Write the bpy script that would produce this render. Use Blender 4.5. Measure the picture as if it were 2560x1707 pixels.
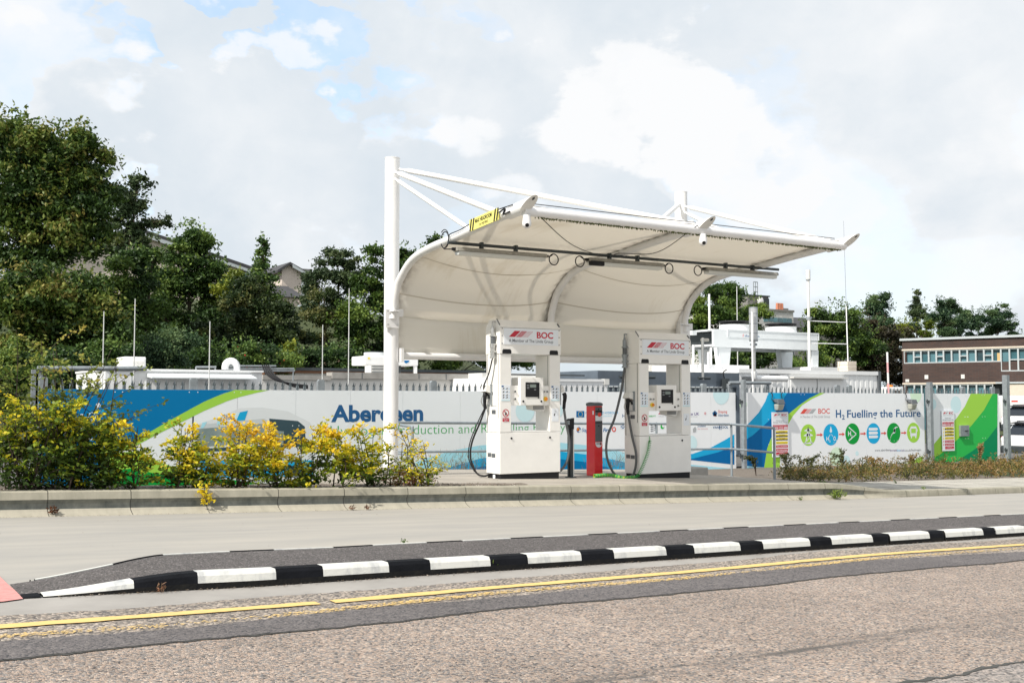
import bpy, bmesh, math, random
import numpy as np
from mathutils import Vector, Matrix
from mathutils.geometry import tessellate_polygon

# ---------------------------------------------------------------- camera, light, sky
S = bpy.context.scene
for o in list(bpy.data.objects): bpy.data.objects.remove(o)
random.seed(11); RNG = np.random.default_rng(11)
R = math.radians
F = 2700.0; CX = 1280.0; CY = 853.5; TH = R(32); HZ = 1000.0; CAMZ = 1.19
PT = math.atan((HZ - CY) / F)
rgt = np.array([math.cos(TH), -math.sin(TH), 0.0])
fwd = np.array([math.sin(TH) * math.cos(PT), math.cos(TH) * math.cos(PT), math.sin(PT)])
upv = np.cross(rgt, fwd)
CAM = np.array([0.0, 0.0, CAMZ])
cam = bpy.data.cameras.new('camera'); camo = bpy.data.objects.new('camera', cam)
S.collection.objects.link(camo)
cam.sensor_width = 36; cam.lens = F / 2560 * 36; cam.clip_end = 3000; cam.clip_start = 0.05
camo.matrix_world = Matrix(((rgt[0], upv[0], -fwd[0], 0), (rgt[1], upv[1], -fwd[1], 0), (rgt[2], upv[2], -fwd[2], CAMZ), (0, 0, 0, 1)))
S.camera = camo
S.view_settings.view_transform = 'Standard'; S.view_settings.look = 'None'
S.view_settings.exposure = 0.20; S.view_settings.gamma = 1.0

def ray(px, py): return rgt * (px - CX) / F + upv * (CY - py) / F + fwd
def atY(px, py, Y):
    d = ray(px, py); return CAM + d * (Y / d[1])
def atX(px, py, X):
    d = ray(px, py); return CAM + d * (X / d[0])
def at_plane(px, py, a, b, c):           # plane z = a + bX + cY
    d = ray(px, py); return CAM + d * ((a - CAMZ) / (d[2] - b * d[0] - c * d[1]))

SUN_TRAVEL = Vector((1.0, 0.25, -1.0)).normalized()
sl = bpy.data.lights.new('sun', 'SUN'); sl.energy = 4.6; sl.angle = R(0.6); sl.color = (1.0, 0.945, 0.86)
so = bpy.data.objects.new('sun', sl); S.collection.objects.link(so)
so.rotation_euler = SUN_TRAVEL.to_track_quat('-Z', 'Y').to_euler(); so.location = (-20, -5, 30)

def make_world():
    w = bpy.data.worlds.new('World'); S.world = w; w.use_nodes = True
    nt = w.node_tree; N = nt.nodes; L = nt.links; N.clear()
    out = N.new('ShaderNodeOutputWorld'); bg = N.new('ShaderNodeBackground'); L.new(bg.outputs[0], out.inputs[0])
    sky = N.new('ShaderNodeTexSky'); sky.sky_type = 'NISHITA'; sky.sun_disc = False
    sky.sun_elevation = R(44.4); sky.sun_rotation = R(256.0); sky.air_density = 1.0; sky.dust_density = 2.0
    tc = N.new('ShaderNodeTexCoord')
    def math_(op, a, b=None, clamp=False):
        n = N.new('ShaderNodeMath'); n.operation = op; n.use_clamp = clamp
        for i, v in enumerate((a, b)):
            if v is None: continue
            if isinstance(v, (int, float)): n.inputs[i].default_value = v
            else: L.new(v, n.inputs[i])
        return n.outputs[0]
    def noise(vec, scale, detail, rough=0.55, col=False, dist=0.0):
        n = N.new('ShaderNodeTexNoise'); n.inputs['Scale'].default_value = scale; n.inputs['Detail'].default_value = detail
        n.inputs['Roughness'].default_value = rough; n.inputs['Distortion'].default_value = dist
        L.new(vec, n.inputs['Vector']); return n.outputs['Color' if col else 0]
    def vm(op, a, b):
        n = N.new('ShaderNodeVectorMath'); n.operation = op
        for i, v in enumerate((a, b)):
            if isinstance(v, (tuple, list)): n.inputs[i].default_value = v
            else: L.new(v, n.inputs[i])
        return n
    g = tc.outputs['Generated']
    flat = vm('MULTIPLY', g, (1.0, 1.0, 1.7)).outputs[0]
    warp = vm('SUBTRACT', noise(flat, 6.0, 7, 0.52, True), (0.5, 0.5, 0.5)).outputs[0]
    wsc = vm('MULTIPLY', warp, (0.062, 0.062, 0.062)).outputs[0]
    gd = vm('ADD', g, wsc).outputs[0]
    wsm = vm('MULTIPLY', warp, (0.3, 0.3, 0.3)).outputs[0]
    gs = vm('ADD', g, wsm).outputs[0]
    def blob(px, py, rad_px, hard, src, w):
        d = ray(px, py); d = d / np.linalg.norm(d)
        dt = vm('DOT_PRODUCT', src, tuple(float(v) for v in d)).outputs['Value']
        c0 = math.cos(math.atan(rad_px / F)); c1 = math.cos(math.atan(rad_px * hard / F))
        mr = N.new('ShaderNodeMapRange'); mr.interpolation_type = 'SMOOTHSTEP'
        L.new(dt, mr.inputs[0]); mr.inputs[1].default_value = c0; mr.inputs[2].default_value = c1
        mr.inputs[3].default_value = 0; mr.inputs[4].default_value = w
        return mr.outputs[0]
    def behind(w):        # unseen bright cloud added behind the camera to light surfaces facing it
        d = -np.array([fwd[0], fwd[1], 0]) + np.array([-.2, 0, .55]); d /= np.linalg.norm(d)
        dt = vm('DOT_PRODUCT', gs, tuple(float(v) for v in d)).outputs['Value']; mr = N.new('ShaderNodeMapRange'); mr.interpolation_type = 'SMOOTHSTEP'
        L.new(dt, mr.inputs[0]); mr.inputs[1].default_value = .1; mr.inputs[2].default_value = .75; mr.inputs[4].default_value = w; return mr.outputs[0]
    def total(lst):
        t = lst[0]
        for b in lst[1:]: t = math_('ADD', t, b)
        return t
    white = total([blob(150, 260, 260, 0.1, gd, .75), blob(620, 250, 170, 0.1, gd, .8), blob(420, 330, 190, .1, gd, .45), blob(1290, 370, 220, 0.1, gd, .75), blob(1530, 230, 200, 0.1, gd, .85), blob(1700, 430, 150, .1, gd, .4),
                   blob(2250, 560, 420, 0.1, gd, .5), blob(1900, 560, 230, .1, gd, .35), blob(2350, 150, 800, 0.1, gd, .5), blob(1300, 60, 480, .1, gd, .4), blob(900, 430, 200, .1, gd, .4), blob(820, 690, 260, .1, gd, .3), behind(1.1)])
    blue = total([blob(230, 90, 300, 0.1, gs, .85), blob(560, 120, 220, 0.1, gs, .6), blob(30, 120, 200, .1, gs, .35), blob(1180, 560, 360, 0.1, gs, .18), blob(2050, 640, 420, .1, gs, .34), blob(2400, 740, 380, .1, gs, .3), blob(860, 150, 260, .1, gs, .25)])
    n1 = noise(gs, 4.0, 8, 0.55)
    n2 = noise(gd, 9.0, 9, 0.56)
    # outside the photographed patch the same broken cloud goes on
    cover = math_('ADD', math_('MULTIPLY', math_('SUBTRACT', n1, .5), 1.5), math_('MULTIPLY', math_('SUBTRACT', n2, .5), 1.7))
    cover = math_('ADD', math_('MULTIPLY', cover, .9), math_('MULTIPLY', white, 0.75))
    mrw = N.new('ShaderNodeMapRange'); mrw.interpolation_type = 'SMOOTHSTEP'; L.new(cover, mrw.inputs[0])
    mrw.inputs[1].default_value = -0.5; mrw.inputs[2].default_value = 1.12
    whitem = mrw.outputs[0]
    greyblue = N.new('ShaderNodeRGB'); greyblue.outputs[0].default_value = (0.60, 0.665, 0.725, 1)
    cw = N.new('ShaderNodeRGB'); cw.outputs[0].default_value = (0.83, 0.838, 0.848, 1)
    skys = N.new('ShaderNodeMix'); skys.data_type = 'RGBA'; skys.blend_type = 'MULTIPLY'; skys.inputs[0].default_value = 1
    L.new(sky.outputs[0], skys.inputs[6]); skys.inputs[7].default_value = (0.13, 0.13, 0.13, 1)
    lift = N.new('ShaderNodeMix'); lift.data_type = 'RGBA'; lift.blend_type = 'ADD'; lift.inputs[0].default_value = 1
    L.new(skys.outputs[2], lift.inputs[6]); lift.inputs[7].default_value = (0.24, 0.33, 0.40, 1)
    mb = N.new('ShaderNodeMix'); mb.data_type = 'RGBA'
    bm = math_('MULTIPLY', math_('MULTIPLY', blue, 1.35), math_('ADD', n1, 0.5), True)
    L.new(bm, mb.inputs[0]); L.new(greyblue.outputs[0], mb.inputs[6]); L.new(lift.outputs[2], mb.inputs[7])
    mw = N.new('ShaderNodeMix'); mw.data_type = 'RGBA'
    L.new(whitem, mw.inputs[0]); L.new(mb.outputs[2], mw.inputs[6]); L.new(cw.outputs[0], mw.inputs[7])
    L.new(mw.outputs[2], bg.inputs[0]); bg.inputs[1].default_value = 1.02
make_world()

# ---------------------------------------------------------------- materials
MATS = {}
def nodes_of(m): return m.node_tree.nodes, m.node_tree.links
def mat(name, col, rough=0.5, metal=0.0, var=0.0, vscale=3.0, bump=0.0, bscale=40.0, col2=None, spec=0.5, trans=0.0, coat=0.0, stretch=(1, 1, 1), vdetail=6):
    if name in MATS: return MATS[name]
    m = bpy.data.materials.new(name); m.use_nodes = True; N, L = nodes_of(m)
    p = N['Principled BSDF']; p.inputs['Roughness'].default_value = rough; p.inputs['Metallic'].default_value = metal
    p.inputs['Specular IOR Level'].default_value = spec; p.inputs['Coat Weight'].default_value = coat
    p.inputs['Base Color'].default_value = (*col, 1)
    if var or col2:
        geo = N.new('ShaderNodeNewGeometry'); mp = N.new('ShaderNodeMapping'); mp.inputs['Scale'].default_value = stretch
        L.new(geo.outputs['Position'], mp.inputs['Vector'])
        n = N.new('ShaderNodeTexNoise'); n.inputs['Scale'].default_value = vscale; n.inputs['Detail'].default_value = vdetail; n.inputs['Roughness'].default_value = 0.62
        L.new(mp.outputs[0], n.inputs['Vector'])
        r = N.new('ShaderNodeMapRange'); r.inputs[1].default_value = 0.3; r.inputs[2].default_value = 0.7
        L.new(n.outputs[0], r.inputs[0])
        mx = N.new('ShaderNodeMix'); mx.data_type = 'RGBA'; L.new(r.outputs[0], mx.inputs[0])
        c2 = col2 if col2 else tuple(c * (1 - var) for c in col)
        c1 = col if col2 else tuple(min(1, c * (1 + var * .5)) for c in col)
        mx.inputs[6].default_value = (*c2, 1); mx.inputs[7].default_value = (*c1, 1)
        L.new(mx.outputs[2], p.inputs['Base Color'])
    if bump:
        geo = N.new('ShaderNodeNewGeometry')
        n = N.new('ShaderNodeTexNoise'); n.inputs['Scale'].default_value = bscale; n.inputs['Detail'].default_value = 4
        L.new(geo.outputs['Position'], n.inputs['Vector'])
        b = N.new('ShaderNodeBump'); b.inputs['Strength'].default_value = bump; b.inputs['Distance'].default_value = 0.01
        L.new(n.outputs[0], b.inputs['Height']); L.new(b.outputs[0], p.inputs['Normal'])
    if trans:
        t = N.new('ShaderNodeBsdfTranslucent'); t.inputs[0].default_value = (*col, 1)
        if var or col2: L.new(mx.outputs[2], t.inputs[0])
        ms = N.new('ShaderNodeMixShader'); ms.inputs[0].default_value = trans
        L.new(p.outputs[0], ms.inputs[1]); L.new(t.outputs[0], ms.inputs[2]); L.new(ms.outputs[0], N['Material Output'].inputs[0])
    MATS[name] = m; return m

def stone_mat(name, ramp, scale, rough=0.85, bump=0.5, big=0.12, tracks=False):
    """asphalt / exposed aggregate: a colour per stone with dark binder between the stones"""
    m = bpy.data.materials.new(name); m.use_nodes = True; N, L = nodes_of(m); p = N['Principled BSDF']
    p.inputs['Roughness'].default_value = rough; p.inputs['Specular IOR Level'].default_value = 0.25
    geo = N.new('ShaderNodeNewGeometry')
    v = N.new('ShaderNodeTexVoronoi'); v.inputs['Scale'].default_value = scale; L.new(geo.outputs['Position'], v.inputs['Vector'])
    sep = N.new('ShaderNodeSeparateColor'); L.new(v.outputs['Color'], sep.inputs[0])
    cr = N.new('ShaderNodeValToRGB'); L.new(sep.outputs[0], cr.inputs[0]); cr.color_ramp.interpolation = 'CONSTANT'
    el = cr.color_ramp.elements
    el[0].position = 0; el[0].color = (*ramp[0][1], 1); el[1].position = ramp[1][0]; el[1].color = (*ramp[1][1], 1)
    for pos, c in ramp[2:]:
        e = el.new(pos); e.color = (*c, 1)
    n = N.new('ShaderNodeTexNoise'); n.inputs['Scale'].default_value = 0.9; n.inputs['Detail'].default_value = 6; L.new(geo.outputs['Position'], n.inputs['Vector'])
    n2 = N.new('ShaderNodeTexNoise'); n2.inputs['Scale'].default_value = 14; n2.inputs['Detail'].default_value = 5; L.new(geo.outputs['Position'], n2.inputs['Vector'])
    ad = N.new('ShaderNodeMath'); ad.operation = 'ADD'; L.new(n.outputs[0], ad.inputs[0]); L.new(n2.outputs[0], ad.inputs[1])
    mr = N.new('ShaderNodeMapRange'); L.new(ad.outputs[0], mr.inputs[0]); mr.inputs[1].default_value = .7; mr.inputs[2].default_value = 1.3
    mr.inputs[3].default_value = 1 - big; mr.inputs[4].default_value = 1 + big
    mx = N.new('ShaderNodeMix'); mx.data_type = 'RGBA'; mx.blend_type = 'MULTIPLY'; mx.inputs[0].default_value = 1
    L.new(cr.outputs[0], mx.inputs[6]); L.new(mr.outputs[0], mx.inputs[7])
    last = mx.outputs[2]
    if tracks:    # scuffed seam running along the lane, worn darker
        mp = N.new('ShaderNodeMapping'); mp.inputs['Scale'].default_value = (0.5, 6, 1); L.new(geo.outputs['Position'], mp.inputs['Vector'])
        n3 = N.new('ShaderNodeTexNoise'); n3.inputs['Scale'].default_value = 3; n3.inputs['Detail'].default_value = 8; L.new(mp.outputs[0], n3.inputs['Vector'])
        sx = N.new('ShaderNodeSeparateXYZ'); L.new(geo.outputs['Position'], sx.inputs[0])
        a1 = N.new('ShaderNodeMath'); a1.operation = 'MULTIPLY_ADD'; L.new(sx.outputs[0], a1.inputs[0]); a1.inputs[1].default_value = -0.075; L.new(sx.outputs[1], a1.inputs[2])
        a2 = N.new('ShaderNodeMath'); a2.operation = 'SUBTRACT'; L.new(a1.outputs[0], a2.inputs[0]); a2.inputs[1].default_value = 3.78
        a3 = N.new('ShaderNodeMath'); a3.operation = 'ABSOLUTE'; L.new(a2.outputs[0], a3.inputs[0])
        m4 = N.new('ShaderNodeMapRange'); m4.interpolation_type = 'SMOOTHSTEP'; L.new(a3.outputs[0], m4.inputs[0]); m4.inputs[1].default_value = 0.16; m4.inputs[2].default_value = 0.0
        m5 = N.new('ShaderNodeMath'); m5.operation = 'MULTIPLY'; L.new(m4.outputs[0], m5.inputs[0]); 
        m6 = N.new('ShaderNodeMapRange'); L.new(n3.outputs[0], m6.inputs[0]); m6.inputs[1].default_value = .4; m6.inputs[2].default_value = .65; m6.inputs[4].default_value = .85
        L.new(m6.outputs[0], m5.inputs[1])
        mk = N.new('ShaderNodeMix'); mk.data_type = 'RGBA'; L.new(m5.outputs[0], mk.inputs[0]); L.new(last, mk.inputs[6]); mk.inputs[7].default_value = (.10, .095, .09, 1)
        last = mk.outputs[2]
    L.new(last, p.inputs['Base Color'])
    v2 = N.new('ShaderNodeTexVoronoi'); v2.feature = 'DISTANCE_TO_EDGE'; v2.inputs['Scale'].default_value = scale; L.new(geo.outputs['Position'], v2.inputs['Vector'])
    mr2 = N.new('ShaderNodeMapRange'); L.new(v2.outputs[0], mr2.inputs[0]); mr2.inputs[2].default_value = .25
    b = N.new('ShaderNodeBump'); b.inputs['Strength'].default_value = bump; b.inputs['Distance'].default_value = 0.004
    L.new(mr2.outputs[0], b.inputs['Height']); L.new(b.outputs[0], p.inputs['Normal'])
    MATS[name] = m; return m

def leaf_mat(name, stops, trans=0.26):
    m = bpy.data.materials.new(name); m.use_nodes = True; N, L = nodes_of(m); p = N['Principled BSDF']
    a = N.new('ShaderNodeAttribute'); a.attribute_name = 'tint'
    cr = N.new('ShaderNodeValToRGB'); L.new(a.outputs['Fac'], cr.inputs[0]); el = cr.color_ramp.elements
    el[0].position = stops[0][0]; el[0].color = (*stops[0][1], 1); el[1].position = stops[-1][0]; el[1].color = (*stops[-1][1], 1)
    for pos, c in stops[1:-1]:
        e = el.new(pos); e.color = (*c, 1)
    L.new(cr.outputs[0], p.inputs['Base Color']); p.inputs['Roughness'].default_value = 0.5; p.inputs['Specular IOR Level'].default_value = 0.3
    t = N.new('ShaderNodeBsdfTranslucent'); L.new(cr.outputs[0], t.inputs[0])
    ms = N.new('ShaderNodeMixShader'); ms.inputs[0].default_value = trans
    L.new(p.outputs[0], ms.inputs[1]); L.new(t.outputs[0], ms.inputs[2]); L.new(ms.outputs[0], N['Material Output'].inputs[0])
    MATS[name] = m; return m

WHITE = mat('white_paint', (.80, .80, .80), .35, var=.06, vscale=2.5)
STEEL = mat('white_steel', (.82, .83, .83), .3, var=.05, vscale=4)
DISP = mat('dispenser_white', (.86, .85, .82), .38, var=.05, vscale=3, bump=.02, bscale=30)
PALE = mat('pale_steel', (.16, .19, .21), .5, .25, var=.25, vscale=9)
GALV = mat('galvanised', (.30, .33, .35), .45, .35, var=.25, vscale=9)
RAILG = mat('rail_grey', (.27, .31, .34), .42, .25, var=.2, vscale=12)
BLACK = mat('black_plastic', (.014, .014, .016), .5, spec=.25)
RUBBER = mat('rubber', (.022, .023, .025), .5)
HOSEG = mat('grey_hose', (.085, .09, .095), .45)
DARK = mat('dark_metal', (.045, .055, .06), .5, .2, var=.2)
CHROME = mat('bare_steel', (.55, .55, .53), .3, .8, var=.15, vscale=20)
RED = mat('red_gloss', (.72, .012, .018), .3, coat=.4)
RIM = mat('anthracite', (.10, .11, .12), .5)
CONC = mat('platform_concrete', (0.370, 0.339, 0.295), .9, var=.22, vscale=1.6, bump=.25, bscale=70)
BUSC = mat('busway_concrete', (.375, .352, .315), .9, col2=(.27, .265, .252), vscale=1.1, stretch=(.45, 2.6, 1), bump=.2, bscale=90, vdetail=11)
MATS['busway_concrete'].node_tree.nodes['Map Range'].inputs[1].default_value = .2
GUTC = mat('gutter_concrete', (0.326, 0.308, 0.286), .9, var=.18, vscale=2, bump=.2, bscale=90)
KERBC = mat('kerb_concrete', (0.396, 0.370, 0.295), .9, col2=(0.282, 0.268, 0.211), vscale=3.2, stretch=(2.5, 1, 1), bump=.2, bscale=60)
KERBD = mat('kerb_recess', (.24, .245, .215), .9, col2=(.10, .11, .10), vscale=5, stretch=(2, 1, 1.5), bump=.2, bscale=60)  # darker mottled concrete for the recessed band of the kerb face
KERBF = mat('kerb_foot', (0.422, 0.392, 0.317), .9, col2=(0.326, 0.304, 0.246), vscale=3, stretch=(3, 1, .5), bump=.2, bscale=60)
JOINT = mat('joint', (.06, .06, .055), .9)
PAVE = mat('paving_stone', (0.414, 0.392, 0.343), .9, var=.2, vscale=1.4, bump=.2, bscale=60)
SOIL = mat('soil', (.09, .07, .052), 1.0, col2=(.22, .19, .16), vscale=28, bump=.6, bscale=40)
KWHITE = mat('kerb_white', (.66, .66, .62), .7, col2=(.40, .41, .42), vscale=3.2, stretch=(2.5, 1, 1), bump=.2, bscale=60, vdetail=10)
MATS['kerb_white'].node_tree.nodes['Map Range'].inputs[1].default_value = .30; MATS['kerb_white'].node_tree.nodes['Map Range'].inputs[2].default_value = .50
KBLACK = mat('kerb_black', (.009, .010, .013), .85, var=.4, vscale=8, spec=.12, bump=.3, bscale=60)
KTAR = mat('kerb_tar', (.022, .021, .019), .95, col2=(.009, .010, .012), vscale=14, spec=.12, bump=.4, bscale=60)
ROADM = stone_mat('pink_aggregate', [(0, (.10, .092, .088)), (.10, (.20, .185, .175)), (.26, (.33, .265, .22)), (.46, (.43, .325, .26)), (.66, (.29, .26, .24)), (.8, (.50, .41, .34)), (.93, (.22, .21, .205))], 84, bump=.9, big=.20, tracks=True)
EDGEM = stone_mat('worn_aggregate', [(0, (0.108, 0.099, 0.095)), (.2, (0.198, 0.176, 0.153)), (.42, (0.378, 0.315, 0.261)), (.62, (0.270, 0.234, 0.203)), (.8, (0.468, 0.405, 0.342)), (.93, (0.144, 0.135, 0.131))], 62, bump=.8, big=.2)
STRIPM = stone_mat('patch_asphalt', [(0, (.055, .055, .06)), (.15, (.115, .105, .105)), (.5, (.15, .137, .135)), (.85, (.19, .172, .165))], 90, bump=.5, big=.18)
ASPH = stone_mat('island_asphalt', [(0, (.055, .052, .052)), (.25, (.10, .092, .09)), (.55, (.135, .122, .119)), (.93, (.26, .24, .235))], 110, bump=.6, big=.12)
YEL = mat('yellow_line', (.69, .48, .175), .85, col2=(.42, .33, .20), vscale=17, vdetail=10)
MATS['yellow_line'].node_tree.nodes['Map Range'].inputs[1].default_value = .25; MATS['yellow_line'].node_tree.nodes['Map Range'].inputs[2].default_value = .46
REDRD = mat('red_surface', (.60, .27, .25), .9, var=.2, vscale=20, bump=.3, bscale=90)
GRASS = mat('rough_grass', (.028, .042, .013), 1.0, col2=(.06, .075, .022), vscale=.8, bump=.5, bscale=4)
TARM = mat('car_park', (.13, .125, .12), .95, var=.2, vscale=.8)
PANEL = mat('printed_panel', (.85, .88, .91), .28, var=.03, vscale=.8)
BLUE = mat('print_blue', (.001, .18, .42), .4, spec=.12)
DBLUE = mat('print_deep_blue', (.002, .14, .39), .4, spec=.12)
CYAN = mat('print_cyan', (.015, .40, .72), .4, spec=.12)
LCYAN = mat('print_pale_cyan', (.40, .74, .86), .4, spec=.12)
PCYAN = mat('print_faint_cyan', (.62, .82, .87), .4, spec=.12)
LIME = mat('print_lime', (.36, .66, .08), .4, spec=.12)
PLIME = mat('print_faint_green', (.66, .84, .66), .4, spec=.12)
GREEN = mat('print_green', (.03, .48, .09), .4, spec=.12)
DGREEN = mat('print_dark_green', (.0, .25, .10), .4, spec=.12)
MGREEN = mat('print_mid_green', (.006, .32, .05), .4, spec=.12)
TBLUE = mat('text_blue', (.008, .10, .27), .4)
TGREEN = mat('text_green', (.07, .42, .12), .4)
TGREY = mat('text_grey', (.13, .145, .165), .5)
TLGREY = mat('text_pale_grey', (.42, .44, .46), .5)
TRED = mat('text_red', (.52, .012, .035), .4)
TPINK = mat('print_pink_red', (.72, .40, .42), .4)
TORANGE = mat('print_orange_red', (.72, .07, .05), .4)
PURPLE = mat('print_purple', (.09, .03, .25), .4)
SIGNW = mat('sign_white', (.78, .82, .87), .35)
SIGNY = mat('sign_yellow', (.85, .66, .05), .4)
CABIN = mat('cabin_white', (.84, .845, .845), .45, var=.08, vscale=1.5, stretch=(1, 1, .3))
CABIN2 = mat('cabin_offwhite', (.76, .755, .73), .5, col2=(.62, .61, .58), vscale=1.2, stretch=(1, 1, .25))
CGREY = mat('container_grey', (.10, .125, .155), .5, var=.2, vscale=2)
CORR = mat('container_white', (.82, .83, .835), .5, col2=(.66, .655, .63), vscale=1.6, stretch=(1, 1, .2))
MATS['container_white'].node_tree.nodes['Map Range'].inputs[1].default_value = .1; MATS['container_white'].node_tree.nodes['Map Range'].inputs[2].default_value = .45
WOOD = mat('timber_fascia', (.20, .095, .05), .8, var=.4, vscale=6, stretch=(1, 1, 6))
LCONC = mat('coping_concrete', (.36, .345, .32), .9, var=.25, vscale=3)
COOL = mat('cooler_grey', (.70, .735, .75), .4, var=.05)
SLATE = mat('slate', (.06, .06, .065), .8, var=.3, vscale=3)
HARL = mat('harled_wall', (.62, .54, .48), .9, var=.08)
GRANITE = mat('grey_granite', (.22, .21, .2), .9, var=.2, vscale=.6)
GLASSB = mat('window_glass', (.03, .06, .075), .08, col2=(.06, .16, .19), vscale=.35, spec=.8)
GLASSD = mat('dark_glass', (.015, .02, .028), .06, spec=.8)
CURT = mat('curtain_teal', (.10, .22, .26), .3, var=.3, vscale=.7, spec=.6)
FRAMEW = mat('window_frame_grey', (.45, .49, .51), .5)
CREAM = mat('cream_band', (.62, .55, .46), .7, var=.08)
CARW = mat('car_white', (.78, .79, .80), .2, coat=.6)
TAIL = mat('tail_light', (.5, .01, .015), .15)
BARK = mat('bark', (.07, .055, .04), .95, var=.4, vscale=6)
BARKP = mat('pale_bark', (.22, .16, .11), .95, var=.3, vscale=6)
TWIG = mat('twig', (.045, .03, .022), .9)
DIFF = mat('lamp_diffuser', (.62, .64, .62), .2, spec=.6)
LAMPH = mat('lamp_housing', (.30, .29, .255), .6, var=.3, vscale=14)
MOSS = mat('moss', (.10, .12, .025), 1.0, var=.6, vscale=20, bump=.6, bscale=80)
GLASSL = mat('flood_glass', (.40, .41, .36), .15, spec=.7)
GCABLE = mat('green_cable', (.04, .36, .07), .4)
YCABLE = mat('yellow_cable', (.60, .52, .04), .4)
ORANGE = mat('emergency_orange', (.75, .22, .02), .35)
LCD = mat('lcd', (.20, .24, .22), .2)

def membrane_mat():
    m = bpy.data.materials.new('membrane'); m.use_nodes = True; N, L = nodes_of(m); p = N['Principled BSDF']
    geo = N.new('ShaderNodeNewGeometry'); mp = N.new('ShaderNodeMapping'); mp.inputs['Scale'].default_value = (5, .7, .6); L.new(geo.outputs['Position'], mp.inputs[0])
    n = N.new('ShaderNodeTexNoise'); n.inputs['Scale'].default_value = 2.2; n.inputs['Detail'].default_value = 10; n.inputs['Roughness'].default_value = .68; L.new(mp.outputs[0], n.inputs[0])
    n2 = N.new('ShaderNodeTexNoise'); n2.inputs['Scale'].default_value = .9; n2.inputs['Detail'].default_value = 5; L.new(geo.outputs['Position'], n2.inputs[0])
    mu = N.new('ShaderNodeMath'); mu.operation = 'MULTIPLY'; L.new(n.outputs[0], mu.inputs[0]); L.new(n2.outputs[0], mu.inputs[1])
    cr = N.new('ShaderNodeValToRGB'); L.new(mu.outputs[0], cr.inputs[0]); e = cr.color_ramp.elements
    e[0].position = .08; e[0].color = (.80, .755, .67, 1); e[1].position = .20; e[1].color = (.90, .87, .81, 1)
    # algae and dirt collected along the edge strip (uses the mesh's own dirt weight)
    at = N.new('ShaderNodeAttribute'); at.attribute_name = 'edge'
    n3 = N.new('ShaderNodeTexNoise'); n3.inputs['Scale'].default_value = 9; n3.inputs['Detail'].default_value = 8; L.new(geo.outputs['Position'], n3.inputs[0])
    ms = N.new('ShaderNodeMath'); ms.operation = 'MULTIPLY'; L.new(at.outputs['Fac'], ms.inputs[0])
    r3 = N.new('ShaderNodeMapRange'); L.new(n3.outputs[0], r3.inputs[0]); r3.inputs[1].default_value = .36; r3.inputs[2].default_value = .66; L.new(r3.outputs[0], ms.inputs[1])
    mx = N.new('ShaderNodeMix'); mx.data_type = 'RGBA'; L.new(ms.outputs[0], mx.inputs[0]); L.new(cr.outputs[0], mx.inputs[6]); mx.inputs[7].default_value = (.16, .13, .09, 1)
    L.new(mx.outputs[2], p.inputs['Base Color']); p.inputs['Roughness'].default_value = .75; p.inputs['Specular IOR Level'].default_value = .15
    t = N.new('ShaderNodeBsdfTranslucent'); L.new(mx.outputs[2], t.inputs[0])
    sh = N.new('ShaderNodeMixShader'); sh.inputs[0].default_value = .36
    L.new(p.outputs[0], sh.inputs[1]); L.new(t.outputs[0], sh.inputs[2]); L.new(sh.outputs[0], N['Material Output'].inputs[0])
    MATS['membrane'] = m; return m
MEMB = membrane_mat()

def brick_mat(name, c1, c2, mortar, sc):
    m = bpy.data.materials.new(name); m.use_nodes = True; N, L = nodes_of(m); p = N['Principled BSDF']
    tc = N.new('ShaderNodeTexCoord'); mp = N.new('ShaderNodeMapping'); L.new(tc.outputs['Object'], mp.inputs[0])
    sx = N.new('ShaderNodeSeparateXYZ'); L.new(mp.outputs[0], sx.inputs[0])
    a = N.new('ShaderNodeMath'); a.operation = 'ADD'; L.new(sx.outputs[0], a.inputs[0]); L.new(sx.outputs[1], a.inputs[1])
    cb = N.new('ShaderNodeCombineXYZ'); L.new(a.outputs[0], cb.inputs[0]); L.new(sx.outputs[2], cb.inputs[1])
    b = N.new('ShaderNodeTexBrick'); b.inputs['Scale'].default_value = sc; b.inputs['Color1'].default_value = (*c1, 1); b.inputs['Color2'].default_value = (*c2, 1)
    b.inputs['Mortar'].default_value = (*mortar, 1); b.inputs['Mortar Size'].default_value = .012; L.new(cb.outputs[0], b.inputs[0])
    n = N.new('ShaderNodeTexNoise'); n.inputs['Scale'].default_value = .35; n.inputs['Detail'].default_value = 6; L.new(tc.outputs['Object'], n.inputs[0])
    mx = N.new('ShaderNodeMix'); mx.data_type = 'RGBA'; mx.blend_type = 'MULTIPLY'; mx.inputs[0].default_value = .6
    L.new(b.outputs[0], mx.inputs[6]); L.new(n.outputs[0], mx.inputs[7]); L.new(mx.outputs[2], p.inputs[0]); p.inputs['Roughness'].default_value = .9
    MATS[name] = m; return m
BRICK = brick_mat('brown_brick', (.105, .062, .052), (.075, .05, .046), (.10, .09, .085), 2.0)
BLOCKW = brick_mat('granite_blockwork', (.88, .86, .84), (.72, .71, .69), (.45, .45, .45), .9)

# ---------------------------------------------------------------- mesh helpers
def tagset(o, label=None, cat=None, group=None, kind=None):
    if label: o['label'] = label
    if cat: o['category'] = cat
    if group: o['group'] = group
    if kind: o['kind'] = kind
    return o
def empty(name, loc, label, cat, group=None):
    o = bpy.data.objects.new(name, None); S.collection.objects.link(o)
    o.location = Vector([float(v) for v in loc]); o.empty_display_size = .2
    return tagset(o, label, cat, group)
ROOTLOC = {}
def worldloc(o):
    v = Vector((0, 0, 0))
    while o: v += o.location; o = o.parent
    return v

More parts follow.
